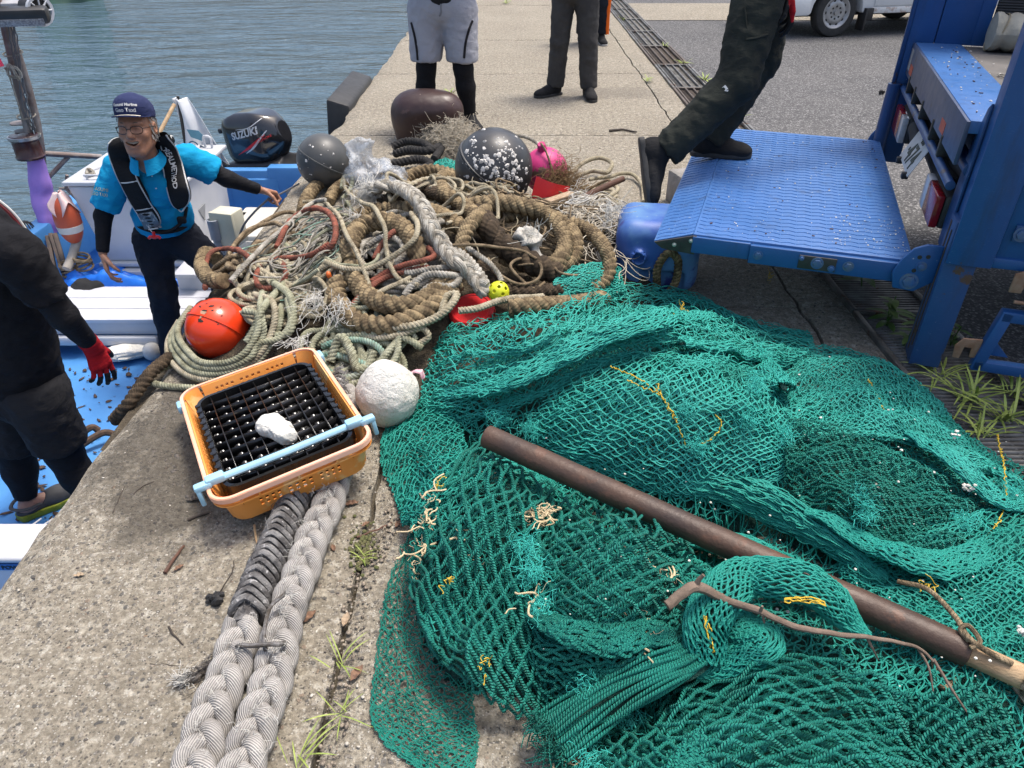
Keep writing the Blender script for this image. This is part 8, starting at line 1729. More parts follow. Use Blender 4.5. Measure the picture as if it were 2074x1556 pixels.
mb = MB(); q = onshirt(313, 481, .05); q = WY(313, 482, 4.08); tube(mb, cr([q+A(-.034, 0, -.004), q+A(-.02, 0, .008), q, q+A(.02, 0, .008), q+A(.034, 0, -.004)], 16), .0085, 8); tube(mb, [q, q+A(0, .005, .035)], .009, 8); mb.build('pull_handle', REDP, vest)
mb = MB(); tube(mb, cr([WY(313, 474, 4.09), WY(306, 468, 4.10), WY(300, 458, 4.1)], 12), .0028, 5); mb.build('pull_cord', PIP, vest)
g0 = (hL[5][0]+hL[8][1])/2; mb = MB(); tube(mb, cr([WY(606, 372, 4.62), WY(577, 388, 4.56), WY(550, 402, 4.50)], 12), .006, 8); mb.build('grey_rod', mt('grey cable', (.13, .13, .135)), None, label='thin grey rod gripped in the fist of the man with the life vest', cat='rod')
for s in 'RL': shoe('boot', J['an'+s]-A(0, 0, .055), (.3, -1, 0), (0, 0, 1), (SHO, SOL), body, laces=False)
J2 = mir(dict(pel=WY(52, 790, 2.80), che=WY(0, 590, 2.74), nek=WY(-62, 425, 2.66), shR=WY(28, 512, 2.56), shL=WY(-30, 480, 2.92), elR=WY(128, 640, 2.60), wrR=WY(188, 702, 2.74), elL=WY(60, 690, 3.05), wrL=WY(40, 770, 3.12),
  hiR=WY(75, 805, 2.72), hiL=WY(28, 800, 2.86), knR=WY(128, 915, 2.74), anR=A(-2.06, 2.72, DZ+.09), knL=WY(32, 915, 2.86), anL=W(55, 1015, DZ+.09)))
p2 = thing('person', 'person in black clothes and red and black work gloves bending over at the left edge', 'person', A(J2['pel'][0], J2['pel'][1], DZ))
f, lo, hi = bodysdf(J2); pieces = [meshof(f, lo, hi, .014, 2)]
hc2 = J2['nek']+A(-.03, .04, .15); hf_, lo, hi, HM2 = headsdf(hc2, nrm((.5, .8, -.35)), (0, 0, 1), smile=0); pieces.append(meshof(hf_, lo, hi, .007, 1))
hl2 = hand(J2['wrL'], (.1, .1, -1), (.5, .3, 0), (.4, .5, 0)); f, lo, hi = handsdf(hl2); pieces.append(meshof(f, lo, hi, .0055, 1))
fd = nrm(A(.25, -.9, 0)); ft = J2['anL']-A(0, 0, .05)
body2 = joined('body', pieces, SKIN2, p2)
mb = MB(); sphere(mb, hc2+A(0, -.01, .03), .10, 24, 16, (.95, 1.05, .95), noi=.06, nf=9); mb.build('hair', mt('black hair', (.012, .011, .010), (.02, .018, .016), .6, 60, .8), body2)
TSH = cloth('black t shirt jersey', (.008, .008, .010), (.013, .013, .015))
hm2 = J2['shR']*.30+J2['elR']*.70; hm2L = J2['shL']*.3+J2['elL']*.7
def tsf(P):
    d = smins([d_cap(P, J2['pel']+A(0, 0, .05), J2['che'], .165, .172), d_cap(P, J2['che'], J2['nek']+A(0, 0, -.03), .155, .095)], .06); d = smin(d, d_cap(P, J2['shR'], J2['shL'], .085, .085), .08)
    for s, hm in (('R', hm2), ('L', hm2L)):
        a = limb(P, [J2['sh'+s], hm+(hm-J2['sh'+s])*.2], [.094, .080]); a = np.maximum(a, d_plane(P, hm, J2['el'+s]-J2['sh'+s])); d = smin(d, a, .05)
    return np.maximum(d, -d_plane(P, J2['pel']+A(0, 0, .02), (-.15, 0, 1)))
lo, hi = bounds([J2['pel'], J2['nek'], J2['shR'], J2['shL'], hm2, hm2L], .24); V, F = meshof(tsf, lo, hi, .013, 2, wrinkle(.012, .6, 21, 8)); ts = link('t_shirt', V, F, TSH, body2, V[:, :2], ang=0)
tbv = BVHTree.FromPolygons([Vector(v) for v in V], F.tolist())
mb = MB(); ed = [WY(x, y, 2.78) for x, y in ((-40, 388), (0, 416), (26, 440), (50, 472), (74, 508), (98, 548))]; tube(mb, cr(ed, 40), .014, 8); vv = mb.build('vest_edge', mt('dark red vest edge', (.16, .012, .02), (.11, .01, .015), .7, 12), body2)
mb = MB(); ed = [q+A(.012, .0, .010) for q in ed]; tube(mb, cr(ed, 40), .005, 6); mb.build('piping', PIP, body2)
def vestback(P): return np.maximum(np.maximum(d_cap(P, J2['che']+A(0, .06, .05), J2['nek']+A(0, .06, -.02), .17, .11), P[..., 1]*0-1), -d_plane(P, J2['che'], nrm((-.1, .9, .3))))
V, F = slv(J2, 'R', None, .066, .055, .036, .95); link('arm_sleeve', V, F, LEG, body2, V[:, :2], ang=0)
V, F = slv(J2, 'L', None, .066, .055, .036, .95); link('arm_sleeve', V, F, LEG, body2, V[:, :2], ang=0)
def shortsf(P):
    d = d_ell(P, J2['pel'], (.19, .165, .15))
    for s in 'RL':
        k = J2['kn'+s]; a = d_cap(P, J2['hi'+s], k, .125, .122); a = np.maximum(a, d_plane(P, J2['hi'+s]*.14+k*.86, (k-J2['hi'+s])+A(0, 0, -.1))); d = smin(d, a, .04)
    return np.maximum(d, d_plane(P, J2['pel']+A(0, 0, .09), (0, 0, 1)))
lo, hi = bounds([J2[k] for k in ('pel', 'hiR', 'hiL', 'knR', 'knL')], .22); V, F = meshof(shortsf, lo, hi, .012, 2, wrinkle(.009, .6, 33, 9)); link('shorts', V, F, BLKC, body2, V[:, :2], ang=0)
def legf(Jd, s, r=(.09, .073, .062, .045)):
    def f(P):
        kn, an = Jd['kn'+s], Jd['an'+s]; cf = kn*.62+an*.38; a = limb(P, [Jd['hi'+s], kn, cf, an+(an-kn)*.0], list(r), .03); return np.maximum(a, d_plane(P, an*.94+kn*.06, an-kn))
    lo, hi = bounds([Jd['hi'+s], Jd['kn'+s], Jd['an'+s]], .13); return meshof(f, lo, hi, .011, 2, wrinkle(.0025, 1, 4, 14))
for s in 'RL': V, F = legf(J2, s, (.095, .082, .076, .047)); link('leggings', V, F, LEG, body2, V[:, :2], ang=0)
GLR = cloth('red knit glove', (.42, .012, .020), (.34, .010, .016), 500); GLK = cloth('black rubber glove', (.014, .014, .015), (.022, .022, .022), 300, .6)
def glove(wrist, dr, palm, th, curl, parent, elb, s=1.12, tin=.35):
    caps = hand(wrist, dr, palm, th, curl, s, tin); f, lo, hi = handsdf([(a, b, r1+.002, r2+.002) for a, b, r1, r2 in caps]); w = np.asarray(wrist); e = nrm(np.asarray(elb)-w)
    g = lambda P: smin(f(P), np.maximum(d_cap(P, w, w+e*.075, .032*s, .036*s), d_plane(P, w+e*.06, e)), .02)
    V, F = meshof(g, lo-.06, hi+.06, .0046, 1, wrinkle(.0008, 1, 1, 40)); d = nrm(dr); n = nrm(np.asarray(palm)-d*np.dot(palm, d)); ce = (V[F].mean(1)-w); ma = ((ce@n > .012*s) & (ce@d > .0)) | (ce@d > .118*s)
    return link('glove', V, F, [GLR, GLK], parent, V[:, :2], ma.astype(int), ang=0)
glove(J2['wrR'], WY(224, 785, 2.74)-J2['wrR'], (-.75, .45, .1), (.5, .85, .2), (.2, .27, .33, .38), body2, J2['elR'], 1.2)
CLG = mt('grey clog foam', (.060, .062, .068), (.045, .046, .05), .7, 12, .2); CLS = mt('olive green clog sole', (.22, .26, .012), (.18, .21, .01), .6, 10, .2)
def clog(an, toe):
    o = np.array([an[0], an[1], DZ+.002]); f = nrm(A(*toe)*A(1, 1, 0)); s = np.cross(f, A(0, 0, 1)); M = np.stack([f, s, A(0, 0, 1)], 1)
    def F(P):
        q = (P-o)@M; d = smins([d_ell(q, (.13, 0, .045), (.10, .054, .06)), d_ell(q, (.0, 0, .03), (.07, .046, .045))], .03); d = np.maximum(d, -d_ell(q, (.01, 0, .085), (.075, .036, .062))); return np.maximum(d, -(q[..., 2]-.028))
    V, Fc = meshof(F, o-.28, o+.28, .008, 2); u = link('clog', V, Fc, CLG, body2, V[:, :2], ang=0)
    mb = MB(); tube(mb, cr([o+M@A(.05, -.050, .075), o+M@A(-.03, -.058, .085), o+M@A(-.075, 0, .085), o+M@A(-.03, .058, .085), o+M@A(.05, .050, .075)], 24), .010, 8, squash=.6); mb.build('heel_strap', CLG, u)
    pts = cr([(-.072, 0, 0), (-.05, -.044, 0), (.03, -.050, 0), (.12, -.062, 0), (.20, -.045, 0), (.235, 0, 0), (.20, .045, 0), (.12, .06, 0), (.03, .05, 0), (-.05, .044, 0)], 46, True)[:-1, :2]
    w = 1+.035*np.sign(np.sin(np.arange(45)*1.4)); mb = MB(); prism(mb, pts*w[:, None], 0, .034, o, f, s, (0, 0, 1), .006); mb.build('clog_sole', CLS, u, ang=40)
def footmesh(an, toe):
    o = np.array([an[0], an[1], DZ+.03]); f = nrm(A(*toe)*A(1, 1, 0))
    def F(P): return smins([d_cap(P, o+A(0, 0, .09), o+A(0, 0, .03), .036, .034), d_ell(P, o+A(0, 0, .028)-f*.012, (.04, .04, .034)), d_cap(P, o+A(0, 0, .045)+f*.03, o+f*.15+A(0, 0, .02), .034, .026)], .03)
    return meshof(F, o-.25, o+.25, .009, 2)
for s in 'RL':
    V, F = footmesh(J2['an'+s], (.72, .68, 0)); link('foot', V, F, SKIN2, body2, V[:, :2], ang=0); clog(J2['an'+s], (.72, .68, 0))
def figure(name_label, J, base, coat, head_fwd=(0, -1, 0), skin=SKIN2, gender=0, glove_=False, hands=True):
    t = thing('person', name_label, 'person', base); f, lo, hi = bodysdf(J); pc = [meshof(f, lo, hi, .016, 2)]
    hc = J['nek']+A(0, 0, .16)+.02*nrm(head_fwd); hf_, lo, hi, M = headsdf(hc, head_fwd, (0, 0, 1), smile=0); pc.append(meshof(hf_, lo, hi, .0085, 1))
    if hands:
        for s in 'RL': hh = hand(J['wr'+s], J['wr'+s]-J['el'+s], (0, .2, 0)+(J['pel']-J['wr'+s])*A(1, 0, 0), (head_fwd[0], head_fwd[1], 0)); f, lo, hi = handsdf(hh); pc.append(meshof(f, lo, hi, .006, 1))
    b = joined('body', pc, skin, t)
    mb = MB(); sphere(mb, hc+A(0, 0, .035)-.02*nrm(head_fwd), .104, 20, 14, (.9, 1, .9), noi=.05, nf=8); mb.build('hair', mt('black hair', (.012, .011, .010), (.02, .018, .016), .6, 60, .8), b)
    def cf(P):
        d = smins([d_cap(P, J['pel']+A(0, 0, .02), J['che'], .165, .165), d_cap(P, J['che'], J['nek']+A(0, 0, -.03), .15, .08)], .06); d = smin(d, d_cap(P, J['shR'], J['shL'], .075, .075), .05)
        for s in 'RL': d = smin(d, np.maximum(limb(P, [J['sh'+s], J['el'+s], J['wr'+s]], [.078, .064, .050]), d_plane(P, J['wr'+s]*.93+J['el'+s]*.07, J['wr'+s]-J['el'+s])), .04)
        return np.maximum(d, -d_plane(P, J['pel']+A(0, 0, -.03), (0, 0, 1)))
    lo, hi = bounds([J[k] for k in ('pel', 'nek', 'shR', 'shL', 'elR', 'elL', 'wrR', 'wrL')], .22); V, F = meshof(cf, lo, hi, .016, 2, wrinkle(.009, .7, 2, 8)); link('jacket', V, F, coat, b, V[:, :2], ang=0)
    return t, b
def standing(ax, ay, bx, by, hip=.90, H=1.70, face=(0, -1, 0)):
    """feet at a (person's right, image left) and b"""
    c = A((ax+bx)/2, (ay+by)/2, 0); w = A((bx-ax), (by-ay), 0); w = nrm(w)*.5; f = nrm(face); k = H/1.70
    J = dict(pel=c+A(0, .02, hip+.02), che=c+A(0, .03, 1.22*k), nek=c+A(0, .03, 1.43*k), shR=c-w*.36+A(0, .03, 1.36*k), shL=c+w*.36+A(0, .03, 1.36*k), elR=c-w*.50+A(0, .03, 1.08*k), elL=c+w*.50+A(0, .03, 1.08*k), wrR=c-w*.16+f*.24+A(0, 0, 1.17*k), wrL=c+w*.16+f*.24+A(0, 0, 1.17*k),
      hiR=c-w*.20+A(0, .02, hip-.04), hiL=c+w*.20+A(0, .02, hip-.04), anR=A(ax, ay, .09), anL=A(bx, by, .09))
    for s in 'RL': J['kn'+s] = J['hi'+s]*.47+J['an'+s]*.53+f*.025
    return mir(J)
J3 = standing(-.70, 6.12, -.335, 6.08, .89)
t3, b3 = figure('person in light grey shorts over black leggings standing behind the iron bollard', J3, A(-.52, 6.1, 0), BLKC)
GSH = cloth('light grey shorts cloth', (.36, .365, .40), (.31, .315, .35), 500)
def sh3(P):
    d = d_ell(P, J3['pel']-A(0, 0, .02), (.215, .16, .17))
    for s, sx in (('R', -1), ('L', 1)):
        h, k = J3['hi'+s], J3['kn'+s]; a = d_cap(P, h+A(sx*.02, 0, 0), k+A(sx*.005, 0, -.02), .142, .118); a = np.maximum(a, -(P[..., 2]-.50)); d = smin(d, a, .03)
    return np.maximum(d, P[..., 2]-.955)
lo, hi = bounds([J3['pel'], J3['hiR'], J3['hiL'], J3['knR'], J3['knL']], .24); V, F = meshof(sh3, lo, hi, .012, 2, wrinkle(.008, .5, 44, 9)); so3 = link('shorts', V, F, GSH, b3, V[:, :2], ang=0)
gbv = BVHTree.FromPolygons([Vector(v) for v in V], F.tolist())
mb = MB()
for pts in ([(833, 46), (840, 75), (844, 100), (846, 122)], [(957, 42), (950, 60), (943, 88), (940, 118)]): tube(mb, np.array([onshirt(x, y, .003, gbv) for x, y, _ in cr([(*p, 0) for p in pts], 26)]), .009, 8)
mb.build('dark_piping', BLKC, so3)
mb = MB(); tube(mb, cr([onshirt(x, y, .001, gbv) for x, y in ((893, 8), (893, 25), (890, 33))], 16), .006, 6); mb.build('fly_seam', mt('grey seam', (.22, .225, .25), None, .9), so3)
for s in 'RL': V, F = legf(J3, s, (.09, .074, .073, .050)); link('leggings', V, F, LEG, b3, V[:, :2], ang=0)
shoe('shoe', J3['anR']-A(0, 0, .088), (-.3, -1, 0), (0, 0, 1), (SHO, SOL), b3, sc=1.08); shoe('shoe', J3['anL']-A(0, 0, .088), (.38, -.92, 0), (0, 0, 1), (SHO, SOL), b3, sc=1.08)
J4 = standing(.40, 7.22, .70, 7.14, .90)
t4, b4 = figure('person in charcoal grey trousers and black trainers standing on the quay', J4, A(.55, 7.2, 0), BLKC)
CHA = cloth('charcoal trouser cloth', (.068, .066, .064), (.050, .048, .047), 600)
def longf(Jd, r0, r1, r2, hem, wr=.0):
    def f(P):
        d = d_ell(P, Jd['pel']-A(0, 0, .01), (.185, .14, .16))
        for s in 'RL':
            a = limb(P, [Jd['hi'+s], Jd['kn'+s], Jd['an'+s]], [r0, r1, r2]); a = np.maximum(a, d_plane(P, Jd['an'+s]*(1-hem)+Jd['kn'+s]*hem, Jd['an'+s]-Jd['kn'+s])); d = smin(d, a, .035)
        return np.maximum(d, P[..., 2]-Jd['pel'][2]-.09)
    lo, hi = bounds([Jd[k] for k in ('pel', 'hiR', 'hiL', 'knR', 'knL', 'anR', 'anL')], .2); return f, lo, hi
f, lo, hi = longf(J4, .108, .085, .080, -.03); V, F = meshof(f, lo, hi, .012, 2, wrinkle(.008, .8, 55, 10)); tr4 = link('trousers', V, F, CHA, b4, V[:, :2], ang=0)
shoe('shoe', J4['anR']-A(0, 0, .088), (-.85, -.6, 0), (0, 0, 1), (SHO, SOL), b4, sc=1.1); shoe('shoe', J4['anL']-A(0, 0, .088), (.12, -1, 0), (0, 0, 1), (SHO, SOL), b4, sc=1.1)
J5 = standing(.86, 10.0, 1.10, 9.98, .88)
t5, b5 = figure('person in black trousers with an orange side stripe, far down the quay', J5, A(1, 10, 0), BLKC)
f, lo, hi = longf(J5, .10, .08, .07, .05); V, F = meshof(f, lo, hi, .014, 2, wrinkle(.006, .8, 66, 10)); tr5 = link('trousers', V, F, NAV, b5, V[:, :2], ang=0)
mb = MB(); P = cr([J5['hiL']+A(.095, -.045, .1), J5['knL']+A(.078, -.04, .1), J5['knL']+A(.070, -.04, -.1), J5['anL']+A(.066, -.035, .02)], 30); tube(mb, P, .024, 10, squash=.7); mb.build('orange_stripe', cloth('bright orange cloth', (.85, .16, .02), (.75, .13, .02)), tr5)
SOLW = mt('pale shoe sole', (.45, .44, .42), None, .7)
for s in 'RL': shoe('shoe', J5['an'+s]-A(0, 0, .088), (.15, -1, 0), (0, 0, 1), (SHO, SOLW), b5)
J6 = mir(dict(pel=A(1.20, 4.0, 1.36), che=A(1.30, 3.98, 1.66), nek=A(1.36, 3.96, 1.88), shR=A(1.42, 3.76, 1.80), shL=A(1.26, 4.16, 1.80), elR=A(1.42, 3.78, 1.50), wrR=A(1.62, 3.92, 1.36), elL=A(1.24, 4.30, 1.52), wrL=WY(1597, -16, 3.90),
  hiR=A(1.16, 3.86, 1.30), hiL=A(1.24, 4.10, 1.32), knR=WY(1492, 165, 3.72), anR=WY(1345, 312, 3.66), knL=WY(1543, 118, 4.08), anL=WY(1432, 292, 3.94)))
t6, b6 = figure('person in dark olive work trousers and black boots stepping up onto the blue platform', J6, A(1.1, 3.9, ZP), BLKC, (.9, -.2, 0), hands=False)
OLV = cloth('dark olive work cloth', (.024, .026, .022), (.033, .036, .029), 600)
f, lo, hi = longf(J6, .125, .098, .082, .02); V, F = meshof(f, lo, hi, .012, 2, wrinkle(.010, .9, 77, 9)); tr6 = link('trousers', V, F, OLV, b6, V[:, :2], ang=0)
obv = BVHTree.FromPolygons([Vector(v) for v in V], F.tolist()); mb = MB()
g = lambda x, y: onshirt(x, y, .002, obv)
for poly in ([(1462, 178), (1469, 172), (1475, 180), (1468, 185), (1469, 180), (1466, 177)], [(1466, 184), (1476, 182), (1474, 186)]): mb.add(np.array([g(*p) for p in poly]), [list(range(len(poly)))])
mb.build('white_emblem', WPR, tr6)
mb = MB(); ph = cr([g(x, y) for x, y in ((1512, 80), (1535, 76), (1556, 70))], 14); tube(mb, ph, .006, 6); tube(mb, cr([g(x, y) for x, y in ((1508, 15), (1512, 50), (1512, 80))], 14), .004, 6); mb.build('pocket_flap', OLV, tr6)
bt1 = J6['anR']; sd_ = nrm(WY(1338, 415, 3.62)-WY(1325, 300, 3.72)); upn = nrm(np.cross(sd_, (0, 1, 0))); upn = upn if upn[0] > 0 else -upn
shoe('boot', J6['anR']-upn*.115-sd_*.02, sd_, upn, (SHO, SOL), b6, top=.16, sc=1.22, w=.060); shoe('boot', A(J6['anL'][0]-.01, J6['anL'][1], ZP+.003), (.93, -.12, 0), (0, 0, 1), (SHO, SOL), b6, top=.13, sc=1.15, w=.058)
glove(J6['wrL']+A(0, 0, .01), WY(1606, 66, 3.89)-WY(1596, -10, 3.90), (-.5, .1, .0), (.4, -.8, 0), (.4, .45, .5, .55), b6, J6['elL'], 1.15)
glove(J6['wrR'], (.9, .3, -.2), (0, .3, -.9), (0, -.8, .3), (.4, .45, .5, .55), b6, J6['elR'], 1.15)
LEAF = mt('dry brown leaf', (.22, .125, .075), (.13, .075, .05), .8, 30, .4, 90, .004)
def leaf_(x, y, L, a, label, m=LEAF, curl=.25):
    c = W(x, y, .006); ca, sa = math.cos(a), math.sin(a)
    def F(u, v):
        s = (u-.5)*L; w = L*.22*np.sin(np.clip(u, .02, .98)*PI)**.8*(v-.5)*2; z = curl*L*(v-.5)**2*2*np.sin(u*PI)+curl*L*.35*(u-.5)**2+.002*np.sin(u*20)
        return c+np.stack([s*ca-w*sa, s*sa+w*ca, z], -1)
    mb = MB(); sheet(mb, F, 16, 9, .0012); mb.build('dry_leaf', m, None, ang=0, label=label, cat='leaf', group='dry leaves on the concrete')
leaf_(625, 1250, .050, 1.0, 'brown leaf touching the right mooring rope'); leaf_(722, 1364, .050, 1.1, 'brown leaf lying on the weed in the joint'); leaf_(700, 1255, .045, 1.5, 'pale tan leaf in the joint of the concrete', mt('pale leaf', (.36, .28, .19), (.28, .2, .13), .8, 30))
leaf_(712, 1020, .045, .3, 'brown leaf below the crate corner, right of the mooring ropes'); leaf_(805, 1062, .03, 1.3, 'small reddish leaf close to the left edge of the net'); leaf_(740, 1062, .028, .8, 'small brown leaf right of the plaited rope'); leaf_(362, 1150, .03, .9, 'little brown leaf beside the short twig left of the ropes'); leaf_(160, 1165, .03, .2, 'pale chip of leaf near the quay edge at the left', mt('pale leaf', (.36, .28, .19)))
leaf_(398, 1010, .06, .4, 'dark leaf in the wet patch below the crate handle', mt('dark wet leaf', (.035, .027, .02), None, .5)); leaf_(675, 1110, .03, 2.0, 'small brown leaf on the bare concrete between rope and joint')
def twig(pts, r, label, m=STICK):
    P = cr([W(x, y, max(r, z)) for x, y, z in pts], 26); P = P+.0025*np.stack([vnoise(P*50+k*3) for k in range(3)], 1); mb = MB(); tube(mb, P, np.linspace(r, r*.6, 26), 7); mb.build('twig', m, None, label=label, cat='twig', group='twigs on the concrete')
DTW = mt('dark wet twig', (.05, .038, .028), (.03, .022, .017), .7, 20, .5)
twig([(335, 1160, 0), (350, 1135, .01), (372, 1105, .006)], .006, 'short bent brown twig left of the mooring ropes'); twig([(443, 1205, 0), (452, 1190, .015), (470, 1160, .03), (474, 1135, .02)], .0022, 'thin dark twig curling up from the black lump', DTW); twig([(302, 1344, 0), (330, 1346, 0), (365, 1350, 0)], .0022, 'straight dark twig pointing at the white wispy tuft', DTW)
twig([(340, 1270, 0), (352, 1285, .006), (372, 1306, 0)], .003, 'reddish brown twig on bare concrete at the left', DTW); twig([(722, 1090, 0), (765, 1072, .004), (795, 1058, 0)], .0035, 'thin twig lying beside the net edge, below the crate'); twig([(515, 1063, .02), (518, 1085, .01), (521, 1105, .004)], .004, 'pale straw stalk under the front of the crate', PINE)
twig([(1234, 265, 0), (1262, 263, .008), (1290, 268, 0)], .010, 'dark twig alone on the concrete behind the heap', DTW); twig([(380, 1053, 0), (400, 1045, .004), (425, 1038, 0)], .006, 'dark stub of wood in the wet patch under the crate', DTW); twig([(228, 1040, 0), (240, 1012, 0), (252, 985, 0)], .002, 'hair thin twig near the quay edge', DTW); twig([(270, 1000, 0), (290, 985, 0), (312, 975, 0)], .003, 'small dark twig near the quay edge, above the pale chip', DTW)
mb = MB(); c = W(437, 1216, .012)
for k in range(22): sphere(mb, c+rng.normal(0, .009, 3)*A(1, .8, .5), .006+.005*rng.random(), 7, 5, noi=.4)
mb.build('tar_lump', mt('black knobbly lump', (.014, .014, .015), (.03, .03, .03), .6, 40, .5), None, label='black knobbly lump on the concrete left of the wrapped rope', cat='lump')
def grit(n, poly, r0, r1, m, label, name='grit', seed=1, flat_=.5):
    r = np.random.default_rng(seed); mb = MB(); k = 0; pts = np.array(poly); lo, hi = pts.min(0), pts.max(0)
    while k < n:
        p = r.uniform(lo, hi)
        if not inside(p[None], pts)[0]: continue
        q = r0+(r1-r0)*r.random()**3; bm = bmesh.new(); bmesh.ops.create_icosphere(bm, subdivisions=1, radius=q)
        v = np.array([x.co[:] for x in bm.verts])*(1+.35*r.normal(0, 1, (len(bm.verts), 1))*.6)*A(r.uniform(.6, 1.4), r.uniform(.6, 1.4), flat_); f = [[x.index for x in y.verts] for y in bm.faces]; bm.free(); mb.add(v+A(p[0], p[1], q*flat_*.5), f); k += 1
    return mb.build(name, m, None, smooth=False, kind='stuff', label=label, cat='grit')
front = [W(20, 1200)[:2], W(300, 810)[:2], W(420, 700)[:2], W(700, 720)[:2], W(860, 900)[:2], W(800, 1100)[:2], W(760, 1300)[:2], W(740, 1556)[:2], W(0, 1556)[:2]]
grit(1500, front, .0012, .0055, mt('dark grit', (.07, .062, .055), (.16, .14, .12), .9, 60), 'dark grit strewn over the near concrete', seed=1)
grit(650, front, .001, .0045, mt('pale grit', (.55, .52, .45), (.40, .36, .30), .9, 60), 'pale shell grit strewn over the near concrete', seed=2)
wet = [W(300, 800)[:2], W(420, 700)[:2], W(560, 760)[:2], W(440, 1060)[:2], W(340, 1000)[:2]]
grit(500, wet, .0015, .008, mt('dark grit', (.07, .062, .055)), 'wet dark grit in the patch left of the crate', seed=3)
jl = [W(640, 1556)[:2], W(690, 1250)[:2], W(735, 1090)[:2], W(860, 930)[:2], W(890, 960)[:2], W(790, 1100)[:2], W(735, 1260)[:2], W(690, 1556)[:2]]
grit(700, jl, .0015, .008, mt('mixed joint grit', (.30, .25, .19), (.12, .10, .08), .9, 90, lo=.45, hi=.55), 'soil and shell crumbs along the joint of the concrete', seed=4)
back = [(-.9, 4.2), (1.5, 3.4), (1.5, 9), (-1.3, 9)]
grit(260, back, .002, .007, mt('dark grit', (.07, .062, .055)), 'scattered grit on the far concrete', seed=5)
def blade(mb, p, d, L, w, droop):
    t = np.linspace(0, 1, 8); d = nrm(d); h = nrm(A(d[0], d[1], 0)+1e-6); C = p+np.outer(t*L, d)-np.outer(droop*L*t*t, A(0, 0, 1))+np.outer(droop*L*.5*t*t, h); C[:, 2] = np.maximum(C[:, 2], .003+p[2]*0)
    s = np.cross(d, (0, 0, 1)); s = s/max(1e-6, np.linalg.norm(s)); W_ = w*np.sin(np.clip(t*.93+.07, 0, 1)*PI)**.6
    V = np.concatenate([C-s*W_[:, None]+A(0, 0, .0008), C, C+s*W_[:, None]+A(0, 0, .0008)]); n = 8
    mb.add(V, [[i, i+1, n+i+1, n+i] for i in range(n-1)]+[[n+i, n+i+1, 2*n+i+1, 2*n+i] for i in range(n-1)])
GRS = mt('yellow green grass', (.30, .36, .08), (.20, .27, .05), .6, 20, .1); WEED = mt('dull green weed leaf', (.055, .115, .022), (.085, .16, .035), .55, 14, .2)
def tuftgrass(name, label, c, n, L, w, seed, m=GRS, lean=(0, 0, 0), group='grass tufts', up=1.0):
    r = np.random.default_rng(seed); mb = MB()
    for k in range(n):
        a = r.random()*2*PI; blade(mb, np.asarray(c)+A(r.normal(0, L*.10), r.normal(0, L*.10), 0), A(math.cos(a)*.7, math.sin(a)*.7, up*r.uniform(.4, 1.1))+A(*lean), L*r.uniform(.5, 1.1), w*r.uniform(.7, 1.2), r.uniform(.15, .65))
    mb.build(name, m, None, ang=0, label=label, cat='grass', group=group)
for i, (x, y, n, L, lb) in enumerate(((690, 1345, 9, .10, 'sparse grass rooted in the joint beside the mooring ropes'), (600, 1540, 10, .13, 'pale grass blades at the bottom edge beside the mooring rope'), (690, 1450, 8, .08, 'few grass blades in the lower stretch of the joint'), (735, 1130, 9, .05, 'little grass by the mossy patch of the joint'))):
    tuftgrass('grass_tuft', lb, W(x, y), n, L, .0016, 10+i, up=.9)
for i, (x, y, n, L, w, lb) in enumerate(((1960, 810, 30, .19, .0045, 'bright grass clump on the drain beside the lower blue guard'), (2030, 850, 30, .20, .0045, 'bright grass clump at the right edge, near the net'), (1900, 760, 22, .16, .004, 'grass clump at the foot of the blue lifting leg'), (2050, 800, 20, .16, .004, 'grass under the lower blue guard'), (1985, 880, 20, .15, .004, 'grass against the net edge at the far right'))):
    tuftgrass('grass_tuft', lb, W(x, y), n, L, w, 30+i)
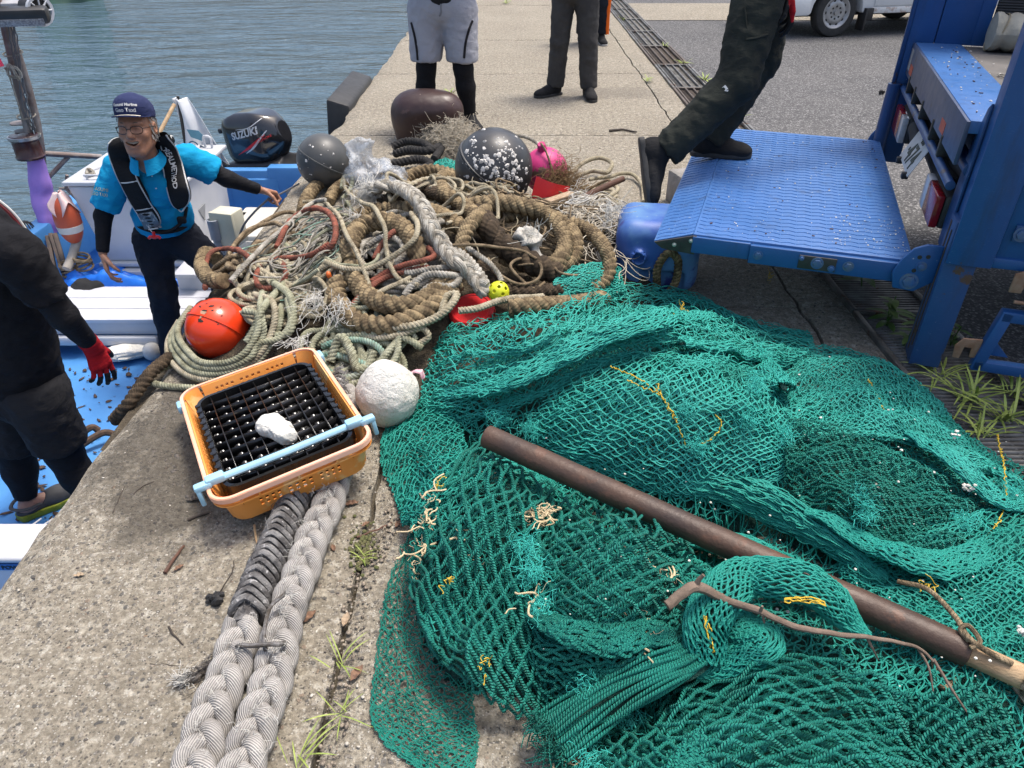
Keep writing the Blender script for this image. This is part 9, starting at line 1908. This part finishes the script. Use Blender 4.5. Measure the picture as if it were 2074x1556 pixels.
for i, (x, y, n, L, lb) in enumerate(((1430, 165, 16, .14, 'bright tuft at the road side of the drain behind the olive trousers'), (1385, 130, 14, .12, 'yellowish tuft at the road side of the drain'), (1500, 240, 14, .12, 'tuft between drain and platform behind the boots'), (1310, 165, 12, .11, 'tuft on the quay side of the drain'), (1345, 95, 10, .1, 'small tuft farther along the drain'), (1025, 8, 12, .2, 'tuft far down the quay at the top edge'), (915, 190, 8, .12, 'thin blades behind the iron bollard'), (1262, 40, 9, .14, 'tuft by the far drain covers'))):
    tuftgrass('grass_tuft', lb, W(x, y), n, L, .006, 50+i)
def leafy(name, label, c, n, L, seed):
    r = np.random.default_rng(seed); t = thing(name, label, 'weed', c, 'leafy weeds in the drain'); st_ = MB(); lv = MB()
    for k in range(max(2, n//5)):
        a = r.random()*2*PI; top = np.asarray(c)+A(.25*L*math.cos(a), .25*L*math.sin(a), L*r.uniform(.6, 1)); P = cr([c, (np.asarray(c)+top)/2+A(0, 0, .02), top], 10); tube(st_, P, .003, 5)
        for j in range(5): q = P[2+int(j*1.7)]; b = a+j*2.4; blade(lv, q, A(math.cos(b), math.sin(b), .35), L*r.uniform(.4, .6), L*.095, r.uniform(.3, .6))
    st_.build('stem', WEED, t); lv.build('leaves', WEED, t, ang=0)
for i, (x, y, n, L, lb) in enumerate(((1795, 660, 16, .16, 'leafy weed in the shaded drain left of the lifting leg'), (1745, 580, 14, .16, 'leafy weed in the drain right under the platform'), (1830, 700, 12, .13, 'leafy weed pressed against the lifting leg'), (1700, 545, 10, .13, 'leafy weed farthest back under the platform'), (1925, 700, 10, .11, 'leafy weed right of the lifting leg'))): leafy('leafy_weed', lb, W(x, y), n, L, 80+i)
mb = MB(); r = np.random.default_rng(9)
for k in range(160):
    c = W(735+r.normal(0, 14), 1110+r.normal(0, 22), .003); sphere(mb, c, .003+.004*r.random(), 6, 4, (1, 1, .6))
mb.build('moss', mt('olive moss', (.07, .085, .025), (.11, .10, .045), .95, 60), None, kind='stuff', label='olive moss and soil in the joint near the crate', cat='moss')
